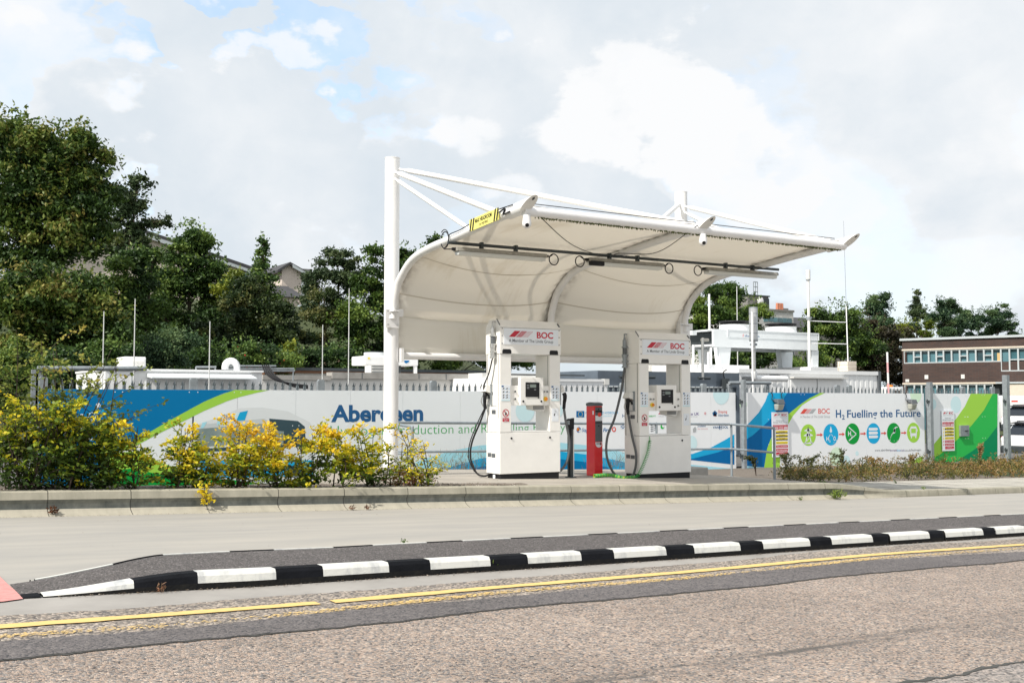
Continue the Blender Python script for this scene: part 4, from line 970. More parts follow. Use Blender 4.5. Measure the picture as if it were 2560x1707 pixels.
m = MB(); m.tube(helix(pb, .028, 44), .006, GCABLE, 6); m.build('resting_coil', gc); m = MB(); m.tube(helix(pb, .024, 31), .006, YCABLE, 6); m.build('yellow_coil', gc)

# ---------------------------------------------------------------- handrail
ra = empty('handrail', (float(atY(1400, 1100, 17.75)[0]), 17.75, hs(12, 17.75)), 'grey tubular two-bar handrail running behind the dispensers along the platform', 'handrail')
lf = plat_pt(1031, 1181); rf = plat_pt(1935, 1188)
corners = [(1031, 1067, 1137, float(lf[1])), (968, 1056, 1130, 17.75), (1828, 1060, 1121.5, 17.75), (1935, 1070, 1131, float(rf[1]))]
up_path = [atY(px, y1, Y) for px, y1, y2, Y in corners]; lo_path = [atY(px, y2, Y) for px, y1, y2, Y in corners]
def soft(P, r=.12):
    out = [P[0]]
    for a, b, c in zip(P, P[1:], P[2:]):
        u = (a - b) / np.linalg.norm(a - b); w = (c - b) / np.linalg.norm(c - b); p0 = b + u * r; p2 = b + w * r
        for k in range(6): tt = k / 5; out.append(p0 * (1 - tt) ** 2 + 2 * b * tt * (1 - tt) + p2 * tt * tt)
    return out + [P[-1]]
m = MB(); m.tube(soft(up_path), .0255, RAILG, 12); m.build('top_rail', ra)
m = MB(); m.tube(soft(lo_path), .0225, RAILG, 12); m.build('lower_rail', ra)
f_ = lambda px: atY(px, 1058, 17.75)
for P in (up_path[0], atY(979, 1056, 17.75), f_(1641), up_path[2], up_path[3]):
    zb_ = hs(P[0], P[1]) - .02; m = MB(); m.tube([(P[0], P[1], zb_), (P[0], P[1], P[2])], .0255, RAILG, 12); m.sphere((P[0], P[1], P[2]), .027, RAILG, 10, 6); m.build('post', ra)

# ---------------------------------------------------------------- palisade fence with printed panels
YF = 22.0; ZP = 1.40
def fp(px, py, off=.06): return atY(px, py, YF - off)
def fX(px): return float(atY(px, 1000, YF)[0])
pale_src = None
def make_pale_mesh():
    m = MB(); h = 2.12
    # W section, splayed into a triple point at the top
    pr = [(-.034, .0), (-.016, -.022), (0, -.008), (.016, -.022), (.034, .0)]
    a = [(x, y, 0) for x, y in pr]; b = [(x, y, h) for x, y in pr]; n = len(pr)
    for k in range(n - 1): m.add([a[k], a[k + 1], b[k + 1], b[k]], [(0, 1, 2, 3)], PALE)
    m.add([(-.010, -.012, h), (.010, -.012, h), (.0, .035, h + .105), (.0, -.006, h)], [(0, 1, 2), (0, 2, 3), (1, 3, 2)], PALE)
    for s in (-1, 1): m.add([(s * .034, 0, h), (s * .008, -.015, h), (s * .030, -.065, h + .085), (s * .022, -.005, h - .002)], [(0, 1, 2), (0, 2, 3), (1, 3, 2)], PALE)
    m.add([(-.012, -.015, h), (.012, -.015, h), (0, -.02, h + .12)], [(0, 1, 2)], PALE)
    return m
def fence_run(name, label, cat, xa, xb, posts, group=None, pw=.1625):
    zb = zyard((xa + xb) / 2)
    t = empty(name, ((xa + xb) / 2, YF, zb), label, cat, group)
    m = MB()
    for z in (ZP - .12, zb + .45): m.box(xa, xb, YF + .01, YF + .055, z - .025, z + .025, GALV)
    m.build('rail', t)
    n = int((xb - xa) / pw); src = None
    for k in range(n):
        x = xa + (k + .5) * pw
        if any(abs(x - p) < .1 for p in posts): continue
        zt = ZP + .09 - 2.12
        if src is None:
            mm = make_pale_mesh(); mm.frame((x, YF, zt), (1, 0, 0), (0, 1, 0)); mm.v = [tuple(np.array(q) + np.array((x, YF, zt))) for q in mm.v]; mm.fr = None
            src = mm.build('pale', t); lx = x; sl_ = src.location.copy()
        else:
            c = clone(src, t, (sl_.x + x - lx, sl_.y, sl_.z)); c.rotation_euler = (0, 0, 0)
    for px_ in posts:
        m = MB(); m.prism([(px_ - .075, YF + .02, zb), (px_ + .075, YF + .02, zb), (px_ + .075, YF + .02, ZP + .20), (px_ + .045, YF + .02, ZP + .235), (px_ - .045, YF + .02, ZP + .235), (px_ - .075, YF + .02, ZP + .20)], (0, .10, 0), GALV); m.build('post', t)
    return t
def boards(t, xa, xb, seams=None, zt=ZP):
    if seams is None:
        n = max(1, round((xb - xa) / 1.22)); seams = [xa + (xb - xa) * k / n for k in range(n + 1)]
    for a, b in zip(seams, seams[1:]):
        zl = zyard((a + b) / 2) + .0; m = MB(); tw = 0
        m.hexa([(a + .003, YF - .045 + tw, zl), (b - .003, YF - .045 - tw, zl), (b - .003, YF - .03, zl), (a + .003, YF - .03, zl)], [(a + .003, YF - .045 - tw, zt), (b - .003, YF - .045 + tw, zt), (b - .003, YF - .03, zt), (a + .003, YF - .03, zt)], PANEL)
        for x in (a + .07, b - .07):
            for z in (zt - .05, zt - .75, zt - 1.45): m.tube([(x, YF - .0485, z), (x, YF - .045, z)], .011, PANEL, 8)
        m.build('panel', t)
LAY = {}
class Print:
    """flat print on the panels: polygons given on the fence plane, each layer a few mm proud of the one below"""
    def __init__(s): s.mb = MB(); s.off = .0462
    def up(s, d=.0): s.off += .0007 + d * .03; return s
    def fn(s): o = s.off; return lambda x, z: (x, YF - o, z)
    def px(s, pts, m):
        q = [atY(x, y, YF - .05) for x, y in pts]; q = [(float(p[0]), YF - s.off, float(min(p[2], ZP - .001))) for p in q]
        s.mb.poly(q, m); return s
    def disc(s, px, py, rpx, m, zmax=9, zmin=-9, xmin=-9, n=40):
        c = atY(px, py, YF - .05); r = float(c[2] - atY(px, py + rpx, YF - .05)[2])
        q = []
        for k in range(n):
            a = 2 * math.pi * k / n; q.append((max(xmin, float(c[0]) + r * math.cos(a)), YF - s.off, max(zmin, min(zmax, float(c[2]) + r * math.sin(a)))))
        s.mb.poly(q, m); return float(c[0]), float(c[2]), r
    def text(s, body, px0, px1, yb, cap_px, m, bold=0, shear=0):
        a = atY(px0, yb, YF - .05); b = atY(px1, yb, YF - .05); c = atY(px0, yb - cap_px, YF - .05)
        q = MB(); put_text(q, body, float(a[0]), float(b[0]), float(a[2]), float(c[2] - a[2]), s.fn(), m, bold, shear); s.lines = getattr(s, 'lines', []) + [q]; return s
    def build(s, name, parent):
        for q in getattr(s, 'lines', []): q.build('lettering', parent)
        return s.mb.build(name if name != 'lettering' else 'logo', parent) if s.mb.v else None

gl = fence_run('fence_gate', 'blue printed gate section of the palisade fence, half hidden by the left shrubs', 'gate', fX(97), fX(480), [fX(97) + .08])
fl_ = fence_run('palisade_fence', 'long palisade fence with white printed panels reading Aberdeen, behind the canopy', 'fence', fX(485), fX(1840), [fX(485) + 2.75 * k for k in range(6)], pw=.1625)
gm = fence_run('fence_gate', 'printed gate section reading Fuelling the Future with round icons', 'gate', fX(1862), fX(2304), [fX(2098), fX(2128)])
gr = fence_run('fence_gate', 'green and white printed double gate beside the parked cars', 'gate', fX(2322), fX(2488), [fX(2322) + .06, fX(2412), fX(2486)])
boards(gl, fX(97), fX(480)); sm = [fX(p) for p in (484, 592, 738, 874, 1005, 1148)]; stp = (sm[-1] - sm[1]) / 4; sx = sm[-1] + stp
while sx < fX(1774) - .5: sm.append(sx); sx += stp
sm += [fX(1774), fX(1836)]
boards(fl_, 0, 0, sm); boards(gm, fX(1856), fX(2307), [fX(p) for p in (1856, 1922, 2004, 2084, 2161, 2234, 2307)]); boards(gr, fX(2320), fX(2494), [fX(p) for p in (2320, 2366, 2411, 2413, 2455, 2494)])
BT = 1290
# blue field, lime band, bus picture on the left
P = Print(); x0 = 97
P.px([(97, 970), (484, 970), (484, 1018), (420, 1053), (360, 1088), (310, 1118), (262, 1155), (226, 1205), (205, 1226), (97, 1226)], BLUE).up()
P.px([(484, 1018), (420, 1053), (360, 1088), (310, 1118), (300, 1130), (330, 1119), (400, 1082), (450, 1057), (484, 1040)], LIME)
P.px([(285, 1132), (335, 1128), (410, 1158), (484, 1186), (484, 1216), (235, 1223), (250, 1170)], LIME).up(); P.px([(240, 1185), (330, 1170), (484, 1205), (484, 1222), (225, 1226)], MGREEN)
P.build('printed_field', gl)
P = Print(); P.up(.004); P.text('H', 160, 208, 1092, 57, SIGNW, .0); P.text('2', 216, 238, 1100, 36, SIGNW); P.build('lettering', gl)
P = Print(); P.up(.004); P.disc(230, 1040, 10, PCYAN); P.disc(246, 1013, 6, SIGNW); P.px([(250, 1022), (262, 1020), (258, 1034), (246, 1030)], CYAN); P.up(); P.disc(230, 1040, 7, BLUE); P.build('emblem', gl)
P = Print()
P.px([(484, 970), (587, 970), (560, 983), (540, 991), (510, 1004), (484, 1018)], BLUE).up()
P.px([(587, 970), (672, 970), (640, 982), (600, 992), (569, 1002), (510, 1027), (484, 1040), (484, 1018), (510, 1004), (540, 991), (562, 983)], LIME)
P.px([(484, 1186), (560, 1196), (640, 1206), (640, 1216), (484, 1216)], MGREEN); P.build('printed_field', fl_)
BUSG = mat('print_bus_grey', (.58, .62, .64), .3); BUSW = mat('print_bus_window', (.16, .22, .22), .3, col2=(.36, .42, .40), vscale=2.2); BUSD = mat('print_bus_dark', (.03, .07, .09), .3); BUSWH = mat('print_bus_white', (.74, .77, .79), .3)
P = Print(); P.up(.003)
P.px([(490, 1062), (560, 1037), (600, 1020), (655, 1018), (720, 1028), (775, 1055), (782, 1100), (782, 1190), (500, 1200), (490, 1190)], BUSWH).up()
P.px([(490, 1062), (660, 1046), (668, 1050), (668, 1085), (490, 1102)], BUSG).up(); P.px([(492, 1072), (664, 1058), (664, 1105), (492, 1118)], BUSW)
P.px([(673, 1046), (745, 1052), (762, 1066), (765, 1115), (700, 1118), (682, 1112)], BUSD).up(); P.px([(690, 1076), (710, 1078), (708, 1112), (692, 1112)], BUSW); P.px([(490, 1122), (670, 1112), (670, 1120), (490, 1131)], BUSD)
P.px([(500, 1152), (680, 1148), (782, 1150), (782, 1188), (500, 1196)], CYAN); P.px([(586, 1034), (600, 1030), (590, 1052), (578, 1054)], PCYAN); P.px([(600, 1030), (620, 1026), (612, 1050), (590, 1052)], CYAN); P.px([(506, 1056), (518, 1054), (508, 1070), (502, 1070)], LCYAN); P.px([(546, 1042), (556, 1040), (550, 1062), (542, 1063)], LCYAN)
c = P.up().disc(583, 1176, 15, BUSD); P.up().disc(583, 1176, 10, BUSG); P.disc(740, 1174, 14, BUSD); P.build('bus_picture', fl_)
P = Print(); P.up(.012); P.text('Aberdeen', 559, 594, 1048, 13, TBLUE, .01)
P.text('Aberdeen', 828, 1058, 1053, 39, TBLUE, .035).text('Hydrogen Production and Refuelling Facility', 826, 1413, 1089, 25, TGREEN, -.012)
P.build('lettering', fl_)
# waves along the bottom and the big swoosh on the right
P = Print(); yb = 1178
P.px([(985, 1182), (1020, 1163), (1060, 1147), (1130, 1126), (1200, 1113), (1300, 1106), (1400, 1106), (1470, 1113), (1560, 1130), (1620, 1147), (1690, 1157), (1900, 1178), (1836, 1200), (985, 1215)], LCYAN).up()
P.px([(1080, 1185), (1123, 1168), (1200, 1146), (1300, 1132), (1400, 1128), (1470, 1136), (1550, 1152), (1600, 1166), (1640, 1200), (1080, 1210)], CYAN).up()
P.px([(1130, 1195), (1200, 1166), (1300, 1152), (1400, 1147), (1470, 1155), (1520, 1168), (1560, 1205), (1130, 1212)], BLUE).up()
P.px([(1640, 1149), (1731, 1134), (1776, 1119), (1815, 1098), (1836, 1085), (1836, 1115), (1795, 1130), (1731, 1147), (1660, 1152)], CYAN)
P.px([(1660, 1149), (1731, 1146.5), (1795, 1130), (1836, 1115), (1836, 1161), (1731, 1149.8)], DBLUE)
zt = ZP - .001; P.disc(1803, 984, 27, PCYAN, zmax=zt); P.disc(1728, 1108, 20, PCYAN, xmin=-9); P.disc(1393, 1027, 17, PCYAN); P.disc(1313, 1027, 28, PCYAN); P.build('printed_field', fl_)
P = Print(); P.up(.008)
P.px([(1441, 1027), (1461, 1027), (1461, 1043), (1441, 1043)], DBLUE).up()
c = atY(1451, 1035, YF - .05); r_ = .066
for k in range(12): a = k * math.pi / 6; x, z = float(c[0]) + r_ * math.cos(a), float(c[2]) + r_ * math.sin(a); P.mb.poly([(x + .011 * math.cos(b + 1.57), YF - P.off, z + .011 * math.sin(b + 1.57)) for b in np.linspace(0, 6.28, 6)[:-1]], SIGNY)
P.px([(1552, 1061), (1563, 1061), (1563, 1071), (1552, 1071)], DBLUE); P.disc(1447, 1074, 7, DBLUE); P.up().disc(1445.5, 1073, 4.5, ORANGE); P.disc(1449, 1076, 4, SIGNW); P.disc(1535, 1073, 6.5, TORANGE); P.up().disc(1535, 1073, 3.5, SIGNW)
P.px([(1552, 1061), (1554, 1061), (1563, 1070), (1563, 1071), (1561, 1071), (1552, 1063)], SIGNW); P.px([(1563, 1061), (1561, 1061), (1552, 1069), (1552, 1071), (1554, 1071), (1563, 1063)], SIGNW)
P.px([(1781, 1032), (1787, 1026), (1793, 1031), (1791, 1040), (1783, 1039)], TBLUE).px([(1786.5, 1028), (1792, 1040), (1784, 1040)], TORANGE)
logo_stripes(P.mb, P.fn(), float(fp(1646, 1032)[0]), float(fp(1670, 1032)[0]), float(fp(1646, 1035)[2]), float(fp(1646, 1029)[2]), TRED, TPINK, TLGREY, False)
P.disc(1763, 1033, 3.5, TPINK); P.px([(1732, 1072), (1738, 1066), (1741, 1071), (1740, 1079), (1733, 1081)], TLGREY); P.disc(1656, 1066, 6, GREEN); P.up().disc(1658, 1064, 4, PANEL)
for k in range(4): y_ = 1060 + k * 5; P.px([(1626, y_ + 2), (1636, y_), (1638, y_ - 3), (1638, y_), (1628, y_ + 4)], TGREY)
P.build('logo', fl_)
P = Print(); P.up(.008)
P.text('FUEL CELLS AND HYDROGEN', 1464, 1545, 1035, 6, CYAN).text('JOINT UNDERTAKING', 1464, 1530, 1042, 4, LCYAN).text('Stagecoach', 1455, 1492, 1079, 9, DBLUE, .005, .25).text('First', 1508, 1528, 1079, 9, DBLUE, .02, .2)
P.text('Hyster', 1556, 1585, 1043, 8, TBLUE, .01).text('Innovate UK', 1700, 1748, 1038, 7, PURPLE, .004).text('Technology Strategy', 1715, 1744, 1042, 2, TLGREY).text('ABBOTT', 1622, 1640, 1042, 4, GREEN, .01).text('A Member of The Linde Group', 1646, 1690, 1042, 3, TLGREY)
P.text('Shaping', 1795.5, 1818, 1032, 7, TORANGE).text('Aberdeen', 1795.5, 1822, 1041, 7, TBLUE).text('Scotland', 1744, 1764, 1067, 5.5, TBLUE, .004).text('Gas Networks', 1744, 1770, 1073.5, 4, TPINK).text('VANHOOL', 1782, 1821, 1071, 6, TBLUE, .02, .0)
P.px([(1798, 1063), (1799.5, 1063), (1799.5, 1074), (1798, 1074)], TBLUE).px([(1802, 1063), (1803.5, 1063), (1803.5, 1074), (1802, 1074)], TBLUE)
P.build('lettering', fl_)
# gate with the headline
P = Print()
cy_l = [(1856, 1070), (1872, 1058), (1897, 1031), (1914, 1002), (1921, 978)]
P.px(cy_l + [(1968, 978), (1949, 1015.6), (1924, 1050), (1882, 1088), (1856, 1104)], CYAN)
P.px([(1856, 1104), (1882, 1088), (1924, 1050), (1949, 1015.6), (1968, 978), (2058, 978), (2025, 996.5), (1998, 1014), (1972, 1034), (1945, 1066), (1927.6, 1096), (1918, 1121), (1910.5, 1168), (1856, 1163)], DBLUE).up()
P.px([(2050, 978), (2062, 978), (2030, 997), (2006, 1012), (1983, 1038.6), (1970, 1061.6), (1956, 1096), (1951, 1130), (1949.6, 1175), (1910.5, 1169), (1918, 1121), (1927.6, 1096), (1945, 1066), (1972, 1034), (1998, 1013), (2024, 995)], LIME)
P.px([(1856, 1163), (1910, 1168.5), (1910, 1180), (1856, 1180)], LCYAN)
P.disc(1858, 1010, 13, PLIME); P.disc(2092, 1142, 25, PLIME); P.disc(2116, 1152, 14, PCYAN); P.disc(2143, 1133, 6, PCYAN); P.disc(2290, 985, 22, PLIME, zmax=zt)
P.px([(2262, 1160), (2290, 1147), (2307, 1139), (2307, 1158), (2260, 1165)], LIME); P.build('printed_field', gm)
P = Print(); P.up(.006)
icons = [(2021, 1087, 27, LIME), (2077.5, 1086, 27, CYAN), (2131.5, 1084, 26.3, MGREEN), (2184, 1083, 25.8, CYAN), (2234.5, 1082, 25.4, MGREEN), (2284, 1081, 25, LIME)]
IC = [P.disc(*q) for q in icons]; P.up()
def ic(k, pts): 
    x, z, r = IC[k]; P.mb.poly([(x + a * r, YF - P.off, z + b * r) for a, b in pts], SIGNW)
for w0, z0_, w1, z1_ in ((.55, -.8, .45, -.62), (.40, -.62, .26, -.2), (.26, -.2, .16, .35), (.16, .35, .05, .72)):
    ic(0, [(-w0, z0_), (-w0 + .14, z0_), (-w1 + .11, z1_), (-w1, z1_)]); ic(0, [(w0, z0_), (w0 - .14, z0_), (w1 - .11, z1_), (w1, z1_)]); ic(0, [(-w0 + .05, z0_), (-w0 + .15, z0_), (w1, z1_), (w1 - .1, z1_)])
ic(0, [(-.6, -.1), (.6, -.1), (.6, -.02), (.25, .12), (-.25, .12), (-.6, -.02)]); ic(0, [(-.5, .36), (.5, .36), (.5, .44), (.18, .55), (-.18, .55), (-.5, .44)]); ic(0, [(-.62, -.82), (.62, -.82), (.62, -.7), (-.62, -.7)])
ic(1, [(0, .8), (.10, .5), (.16, .36), (.14, .24), (0, .17), (-.14, .24), (-.16, .36), (-.10, .5)]); ic(1, [(-.1, .05), (-.28, -.18), (-.24, -.21), (-.06, .02)]); ic(1, [(.1, .05), (.28, -.18), (.24, -.21), (.06, .02)])
ic(2, [(-.55, .6), (-.48, .68), (.55, .03), (.5, -.05)]); ic(2, [(-.55, -.6), (-.48, -.68), (.55, -.08), (.5, .0)])
for z_ in (.28, -.09, -.46): ic(3, [(-.68, z_), (.5, z_), (.68, z_ + .13), (.5, z_ + .27), (-.68, z_ + .27)])
ic(4, [(-.7, -.75), (-.55, -.75), (-.5, -.4), (-.3, -.1), (-.05, .1), (.05, .45), (.3, .6), (.6, .62), (.6, .54), (.35, .5), (.2, .35), (.25, .05), (.05, -.05), (-.15, -.05), (-.38, -.3), (-.55, -.6)]); ic(4, [(-.05, .1), (.0, .45), (.2, .42), (.28, .05)])
ic(5, [(-.5, -.35), (.5, -.35), (.5, .5), (.38, .62), (-.38, .62), (-.5, .5)]); ic(5, [(-.42, -.55), (-.25, -.55), (-.25, -.35), (-.42, -.35)]); ic(5, [(.42, -.55), (.25, -.55), (.25, -.35), (.42, -.35)]); ic(5, [(-.64, .1), (-.55, .1), (-.55, .35), (-.64, .35)]); ic(5, [(.64, .1), (.55, .1), (.55, .35), (.64, .35)])
P.up()
def icd(k, pts, mm): x, z, r = IC[k]; P.mb.poly([(x + a * r, YF - P.off, z + b * r) for a, b in pts], mm)
icd(5, [(-.36, -.05), (.36, -.05), (.36, .40), (-.36, .40)], LIME)
for k, (bx, bz, s_) in ((1, (-.62, -.55, .34)), (2, (-.62, -.18, .4))): x, z, r = IC[k]; put_text(P.mb, 'H', x + bx * r, x + (bx + s_) * r, z + bz * r, s_ * r * 1.05, P.fn(), SIGNW, .03); put_text(P.mb, '2', x + (bx + s_ + .04) * r, x + (bx + s_ + .2) * r, z + (bz - .14) * r, s_ * r * .5, P.fn(), SIGNW, .03)
x, z, r = IC[1]; put_text(P.mb, 'O', x + .32 * r, x + .64 * r, z - .55 * r, .36 * r, P.fn(), SIGNW, .03); put_text(P.mb, '2', x + .68 * r, x + .82 * r, z - .69 * r, .17 * r, P.fn(), SIGNW, .03)
for k in range(5):
    xa = IC[k][0] + IC[k][2] * 1.08; xb = IC[k + 1][0] - IC[k + 1][2] * 1.08; z = (IC[k][1] + IC[k + 1][1]) / 2; d = .055
    P.mb.poly([(xa, YF - P.off, z + .018), (xb - .1, YF - P.off, z + .018), (xb - .1, YF - P.off, z + d), (xb, YF - P.off, z), (xb - .1, YF - P.off, z - d), (xb - .1, YF - P.off, z - .018), (xa, YF - P.off, z - .018)], TORANGE)
P.build('process_icons', gm)
P = Print(); P.up(.006)
P.text('H', 2090, 2103, 1043.5, 19, TBLUE, .02).text('2', 2105, 2112, 1048, 11, TBLUE, .02).text('Fuelling the Future', 2118, 2302, 1043.5, 18.5, TBLUE, .015)
P.text('www.aberdeen', 2187, 2226, 1128, 5.5, TGREY).text('invest', 2226, 2243, 1128, 5.5, PURPLE).text('live', 2243, 2251, 1128, 5.5, CYAN).text('visit', 2251, 2262, 1128, 5.5, PURPLE).text('.co.uk/hydrogen', 2262, 2303, 1128, 5.5, TGREY)
P.text('BOC', 2046, 2075, 1033.5, 12, TORANGE, .012).text('A Member of The Linde Group', 2001, 2075, 1044.5, 6, TLGREY)
logo_stripes(P.mb, P.fn(), float(fp(2001, 1030)[0]), float(fp(2042, 1030)[0]), float(fp(2001, 1034)[2]), float(fp(2001, 1022)[2]), TORANGE, TPINK, TLGREY, False); P.build('lettering', gm)
P = Print()
P.px([(2427, 978), (2482, 978), (2460, 1025), (2430, 1062), (2394, 1098), (2354, 1133), (2320, 1153), (2320, 1128), (2358, 1082), (2391, 1046), (2412, 1016)], LIME)
P.px([(2482, 978), (2494, 978), (2494, 1065), (2468, 1098), (2433, 1126), (2393, 1152), (2380, 1160), (2320, 1160), (2320, 1153), (2354, 1133), (2394, 1098), (2430, 1062), (2460, 1025)], GREEN)
P.px([(2494, 1065), (2468, 1098), (2433, 1126), (2380, 1160), (2494, 1160)], DGREEN); P.disc(2333, 1010, 13, PCYAN); P.disc(2390, 1011, 21, PCYAN); P.build('printed_field', gr)
m = MB(); c = atY(2411.5, 1076, YF - .1); m.box(float(c[0]) - .22, float(c[0]) + .22, YF - .12, YF - .05, float(c[2]) - .18, float(c[2]) + .17, GALV); m.box(float(c[0]) - .0, float(c[0]) + .12, YF - .16, YF - .12, float(c[2]) - .02, float(c[2]) + .01, BLACK); m.build('lock_box', gr)
def gate_post(px, label, w=.13, ztop=None):
    x = fX(px); t = empty('gate_post', (x, YF - .15, zyard(x)), label, 'gate post', 'steel gate posts along the fence'); zt_ = ZP + .35 if ztop is None else ztop
    m = MB(); m.box(x - w / 2, x + w / 2, YF - .24, YF - .24 + w, zyard(x) - .05, zt_, GALV); m.build('post', t, bevel=.008)
    m = MB()
    for z in (ZP - .25, zyard(x) + .35): m.box(x - w / 2 - .10, x - w / 2, YF - .22, YF - .16, z - .03, z + .03, DARK); m.tube([(x - w / 2 - .08, YF - .19, z - .07), (x - w / 2 - .08, YF - .19, z + .07)], .02, DARK, 8)
    m.build('hinge', t)
gate_post(1847, 'grey steel gate post right of the swoosh of blue, behind the handrail', .11); gate_post(2313, 'grey steel gate post right of the headline Fuelling the Future', .14); gate_post(2505, 'grey steel gate post at the end of the green gate by the cars', .17, ZP + .62)

def floodlight(px, py, label, two):
    c = atY(px, py, YF - .2); x, z = float(c[0]), float(c[2]); t = empty('floodlight', (x, YF - .05, z), label, 'floodlight', 'floodlights on the printed gates')
    m = MB(); m.hexa([(x - .14, YF - .26, z - .04), (x + .14, YF - .26, z - .04), (x + .14, YF - .06, z + .02), (x - .14, YF - .06, z + .02)], [(x - .12, YF - .22, z + .09), (x + .12, YF - .22, z + .09), (x + .12, YF - .06, z + .10), (x - .12, YF - .06, z + .10)], RIM); m.build('housing', t, bevel=.012)
    m = MB(); m.hexa([(x - .10, YF - .20, z - .22), (x + .10, YF - .20, z - .22), (x + .11, YF - .07, z - .22), (x - .11, YF - .07, z - .22)], [(x - .135, YF - .255, z - .042), (x + .135, YF - .255, z - .042), (x + .135, YF - .065, z - .042), (x - .135, YF - .065, z - .042)], GLASSL); m.build('lens', t, bevel=.03)
    m = MB()
    for s in ((-1, 1) if two else (-1,)): m.tube(spl([(x + s * .12, YF - .1, z + .02), (x + s * .20, YF - .08, z + .08), (x + s * .17, YF - .07, z + .22), (x + s * .24, YF - .07, min(ZP + .02, z + .42))], 6), .011, BLACK, 8)
    m.build('cable', t)
floodlight(1951, 1006, 'grey floodlight on the blue swoosh above the left safety board', True); floodlight(2284, 1006, 'grey floodlight above the word Future on the printed gate', False)

def safety_board(c0, c1, label):
    a = atY(*c0, YF - .07); b = atY(*c1, YF - .07); x0, x1, z1, z0 = float(a[0]), float(b[0]), float(a[2]), float(b[2])
    t = empty('safety_board', (x0, YF - .07, z0), label, 'sign', 'safety boards on the fence'); W_, H_ = x1 - x0, z1 - z0
    m = MB(); m.box(x0, x1, YF - .085, YF - .068, z0, z1, SIGNW); m.build('board', t)
    fn = lambda x, z: (x0 + x * W_, YF - .0858, z0 + z * H_); fn2 = lambda x, z: (x0 + x * W_, YF - .0866, z0 + z * H_); m = MB(); T = MB()
    def bar(xa, xb, za, zb, mm): m.poly([fn(xa, za), fn(xb, za), fn(xb, zb), fn(xa, zb)], mm)
    def tx(s, xa, xb, z, c, mm, bold=.01): put_text(T, s, xa, xb, z, c, fn2, mm, bold)
    logo_stripes(m, fn, .1, .52, .915, .962, TRED, TPINK, TLGREY, False); tx('BOC', .58, .92, .912, .05, TRED, .03); tx('A Member of The Linde Group', .1, .92, .872, .02, TLGREY, 0)
    tx('Kittybrewster', .25, .75, .80, .022, TGREY); tx('Hydrogen Production Site', .05, .95, .76, .022, TGREY)
    bar(.04, .96, .61, .715, TRED); tx('Emergency telephone number', .08, .92, .69, .015, SIGNW); tx('0800 222 888', .06, .94, .622, .045, SIGNW, .02)
    for z, s in ((.525, 'Hydrogen'), (.445, 'Oxygen'), (.37, 'Nitrogen'), ):
        bar(.22, .95, z + .027, z + .062, SIGNY); bar(.22, .95, z - .002, z + .027, BLACK); tx(s, .4, .8, z + .035, .018, BLACK); tx('compressed gas', .32, .88, z + .006, .013, SIGNY)
        m.poly([fn(.05, z), fn(.17, z), fn(.11, z + .055)], SIGNY)
    bar(.22, .95, .285, .345, SIGNY); tx('Explosive atmosphere', .26, .92, .305, .02, BLACK); m.poly([fn(.05, .285), fn(.17, .285), fn(.11, .345)], SIGNY)
    for z, s in ((.205, 'No smoking'), (.125, 'No mobile phones')): bar(.22, .95, z, z + .06, TRED); tx(s, .28, .9, z + .018, .026, SIGNW, .015); m.poly([fn(.11 + .06 * math.cos(k), z + .03 + .028 * math.sin(k)) for k in np.linspace(0, 6.28, 13)[:-1]], TPINK)
    bar(.22, .95, .04, .11, TRED); tx('No entry to', .42, .76, .082, .018, SIGNW); tx('unauthorised personnel', .26, .92, .052, .018, SIGNW)
    m.build('printing', t); T.build('lettering', t)
safety_board((1929, 1030), (1971, 1141), 'tall white and red safety board on the blue swoosh behind the end of the handrail'); safety_board((2353, 1026), (2386, 1126), 'tall white and red safety board on the right gate beside the lime band')

# ---------------------------------------------------------------- plant yard behind the fence
def bb(px0, px1, ytop, Y): a, b = atY(px0, ytop, Y), atY(px1, ytop, Y); return float(a[0]), float(b[0]), float(a[2])
def thing_at(name, x, y, z, label, cat, group=None): return empty(name, (x, y, z), label, cat, group)
ZY = lambda x: zyard(min(x, 60)) + .02

# white cabin on the left with air unit, canopy lip and gooseneck
x0, x1, zt_ = bb(264, 655, 926, 25.5); t = thing_at('plant_cabin', x0, 25.5, ZY(x0), 'white plant cabin with shallow canopy lip behind the blue part of the fence', 'cabin')
xs_ = bb(352, 0, 0, 25.5)[0]
m = MB(); m.box(x0, x1, 25.5, 29, ZY(x0), zt_, CABIN); m.box(x0 - .01, xs_, 25.47, 25.5, ZY(x0), zt_ - .02, CABIN); m.build('body', t)
a, b, z = bb(372, 633, 935, 25.3); m = MB(); m.hexa([(a, 25.0, z - .10), (b, 25.0, z - .10), (b, 25.49, z - .06), (a, 25.49, z - .06)], [(a, 25.0, z - .07), (b, 25.0, z - .07), (b, 25.49, z + .03), (a, 25.49, z + .03)], COOL); m.build('lip', t)
m = MB()
for p_ in (383, 505, 626): xx = bb(p_, 0, 0, 25.5)[0]; m.box(xx - .012, xx + .012, 25.475, 25.499, ZY(x0), z - .12, COOL)
for p_ in (290, 307, 345): xx = bb(p_, 0, 0, 25.5)[0]; m.box(xx - .008, xx + .008, 25.462, 25.469, ZY(x0), zt_ - .1, COOL)
m.build('door_joint', t)
m = MB(); m.box(x0 - .02, x1 + .02, 25.44, 29.05, zt_, zt_ + .05, CABIN); m.build('roof', t)
a, b, z = bb(310, 365, 891, 26.2); t = thing_at('air_handling_unit', (a + b) / 2, 26.5, zt_ + .05, 'cream louvred air unit standing on the white cabin roof', 'air unit')
m = MB(); m.box(a, b, 26.2, 27.0, zt_ + .05, z, CABIN); m.build('casing', t, bevel=.02)
m = MB(); 
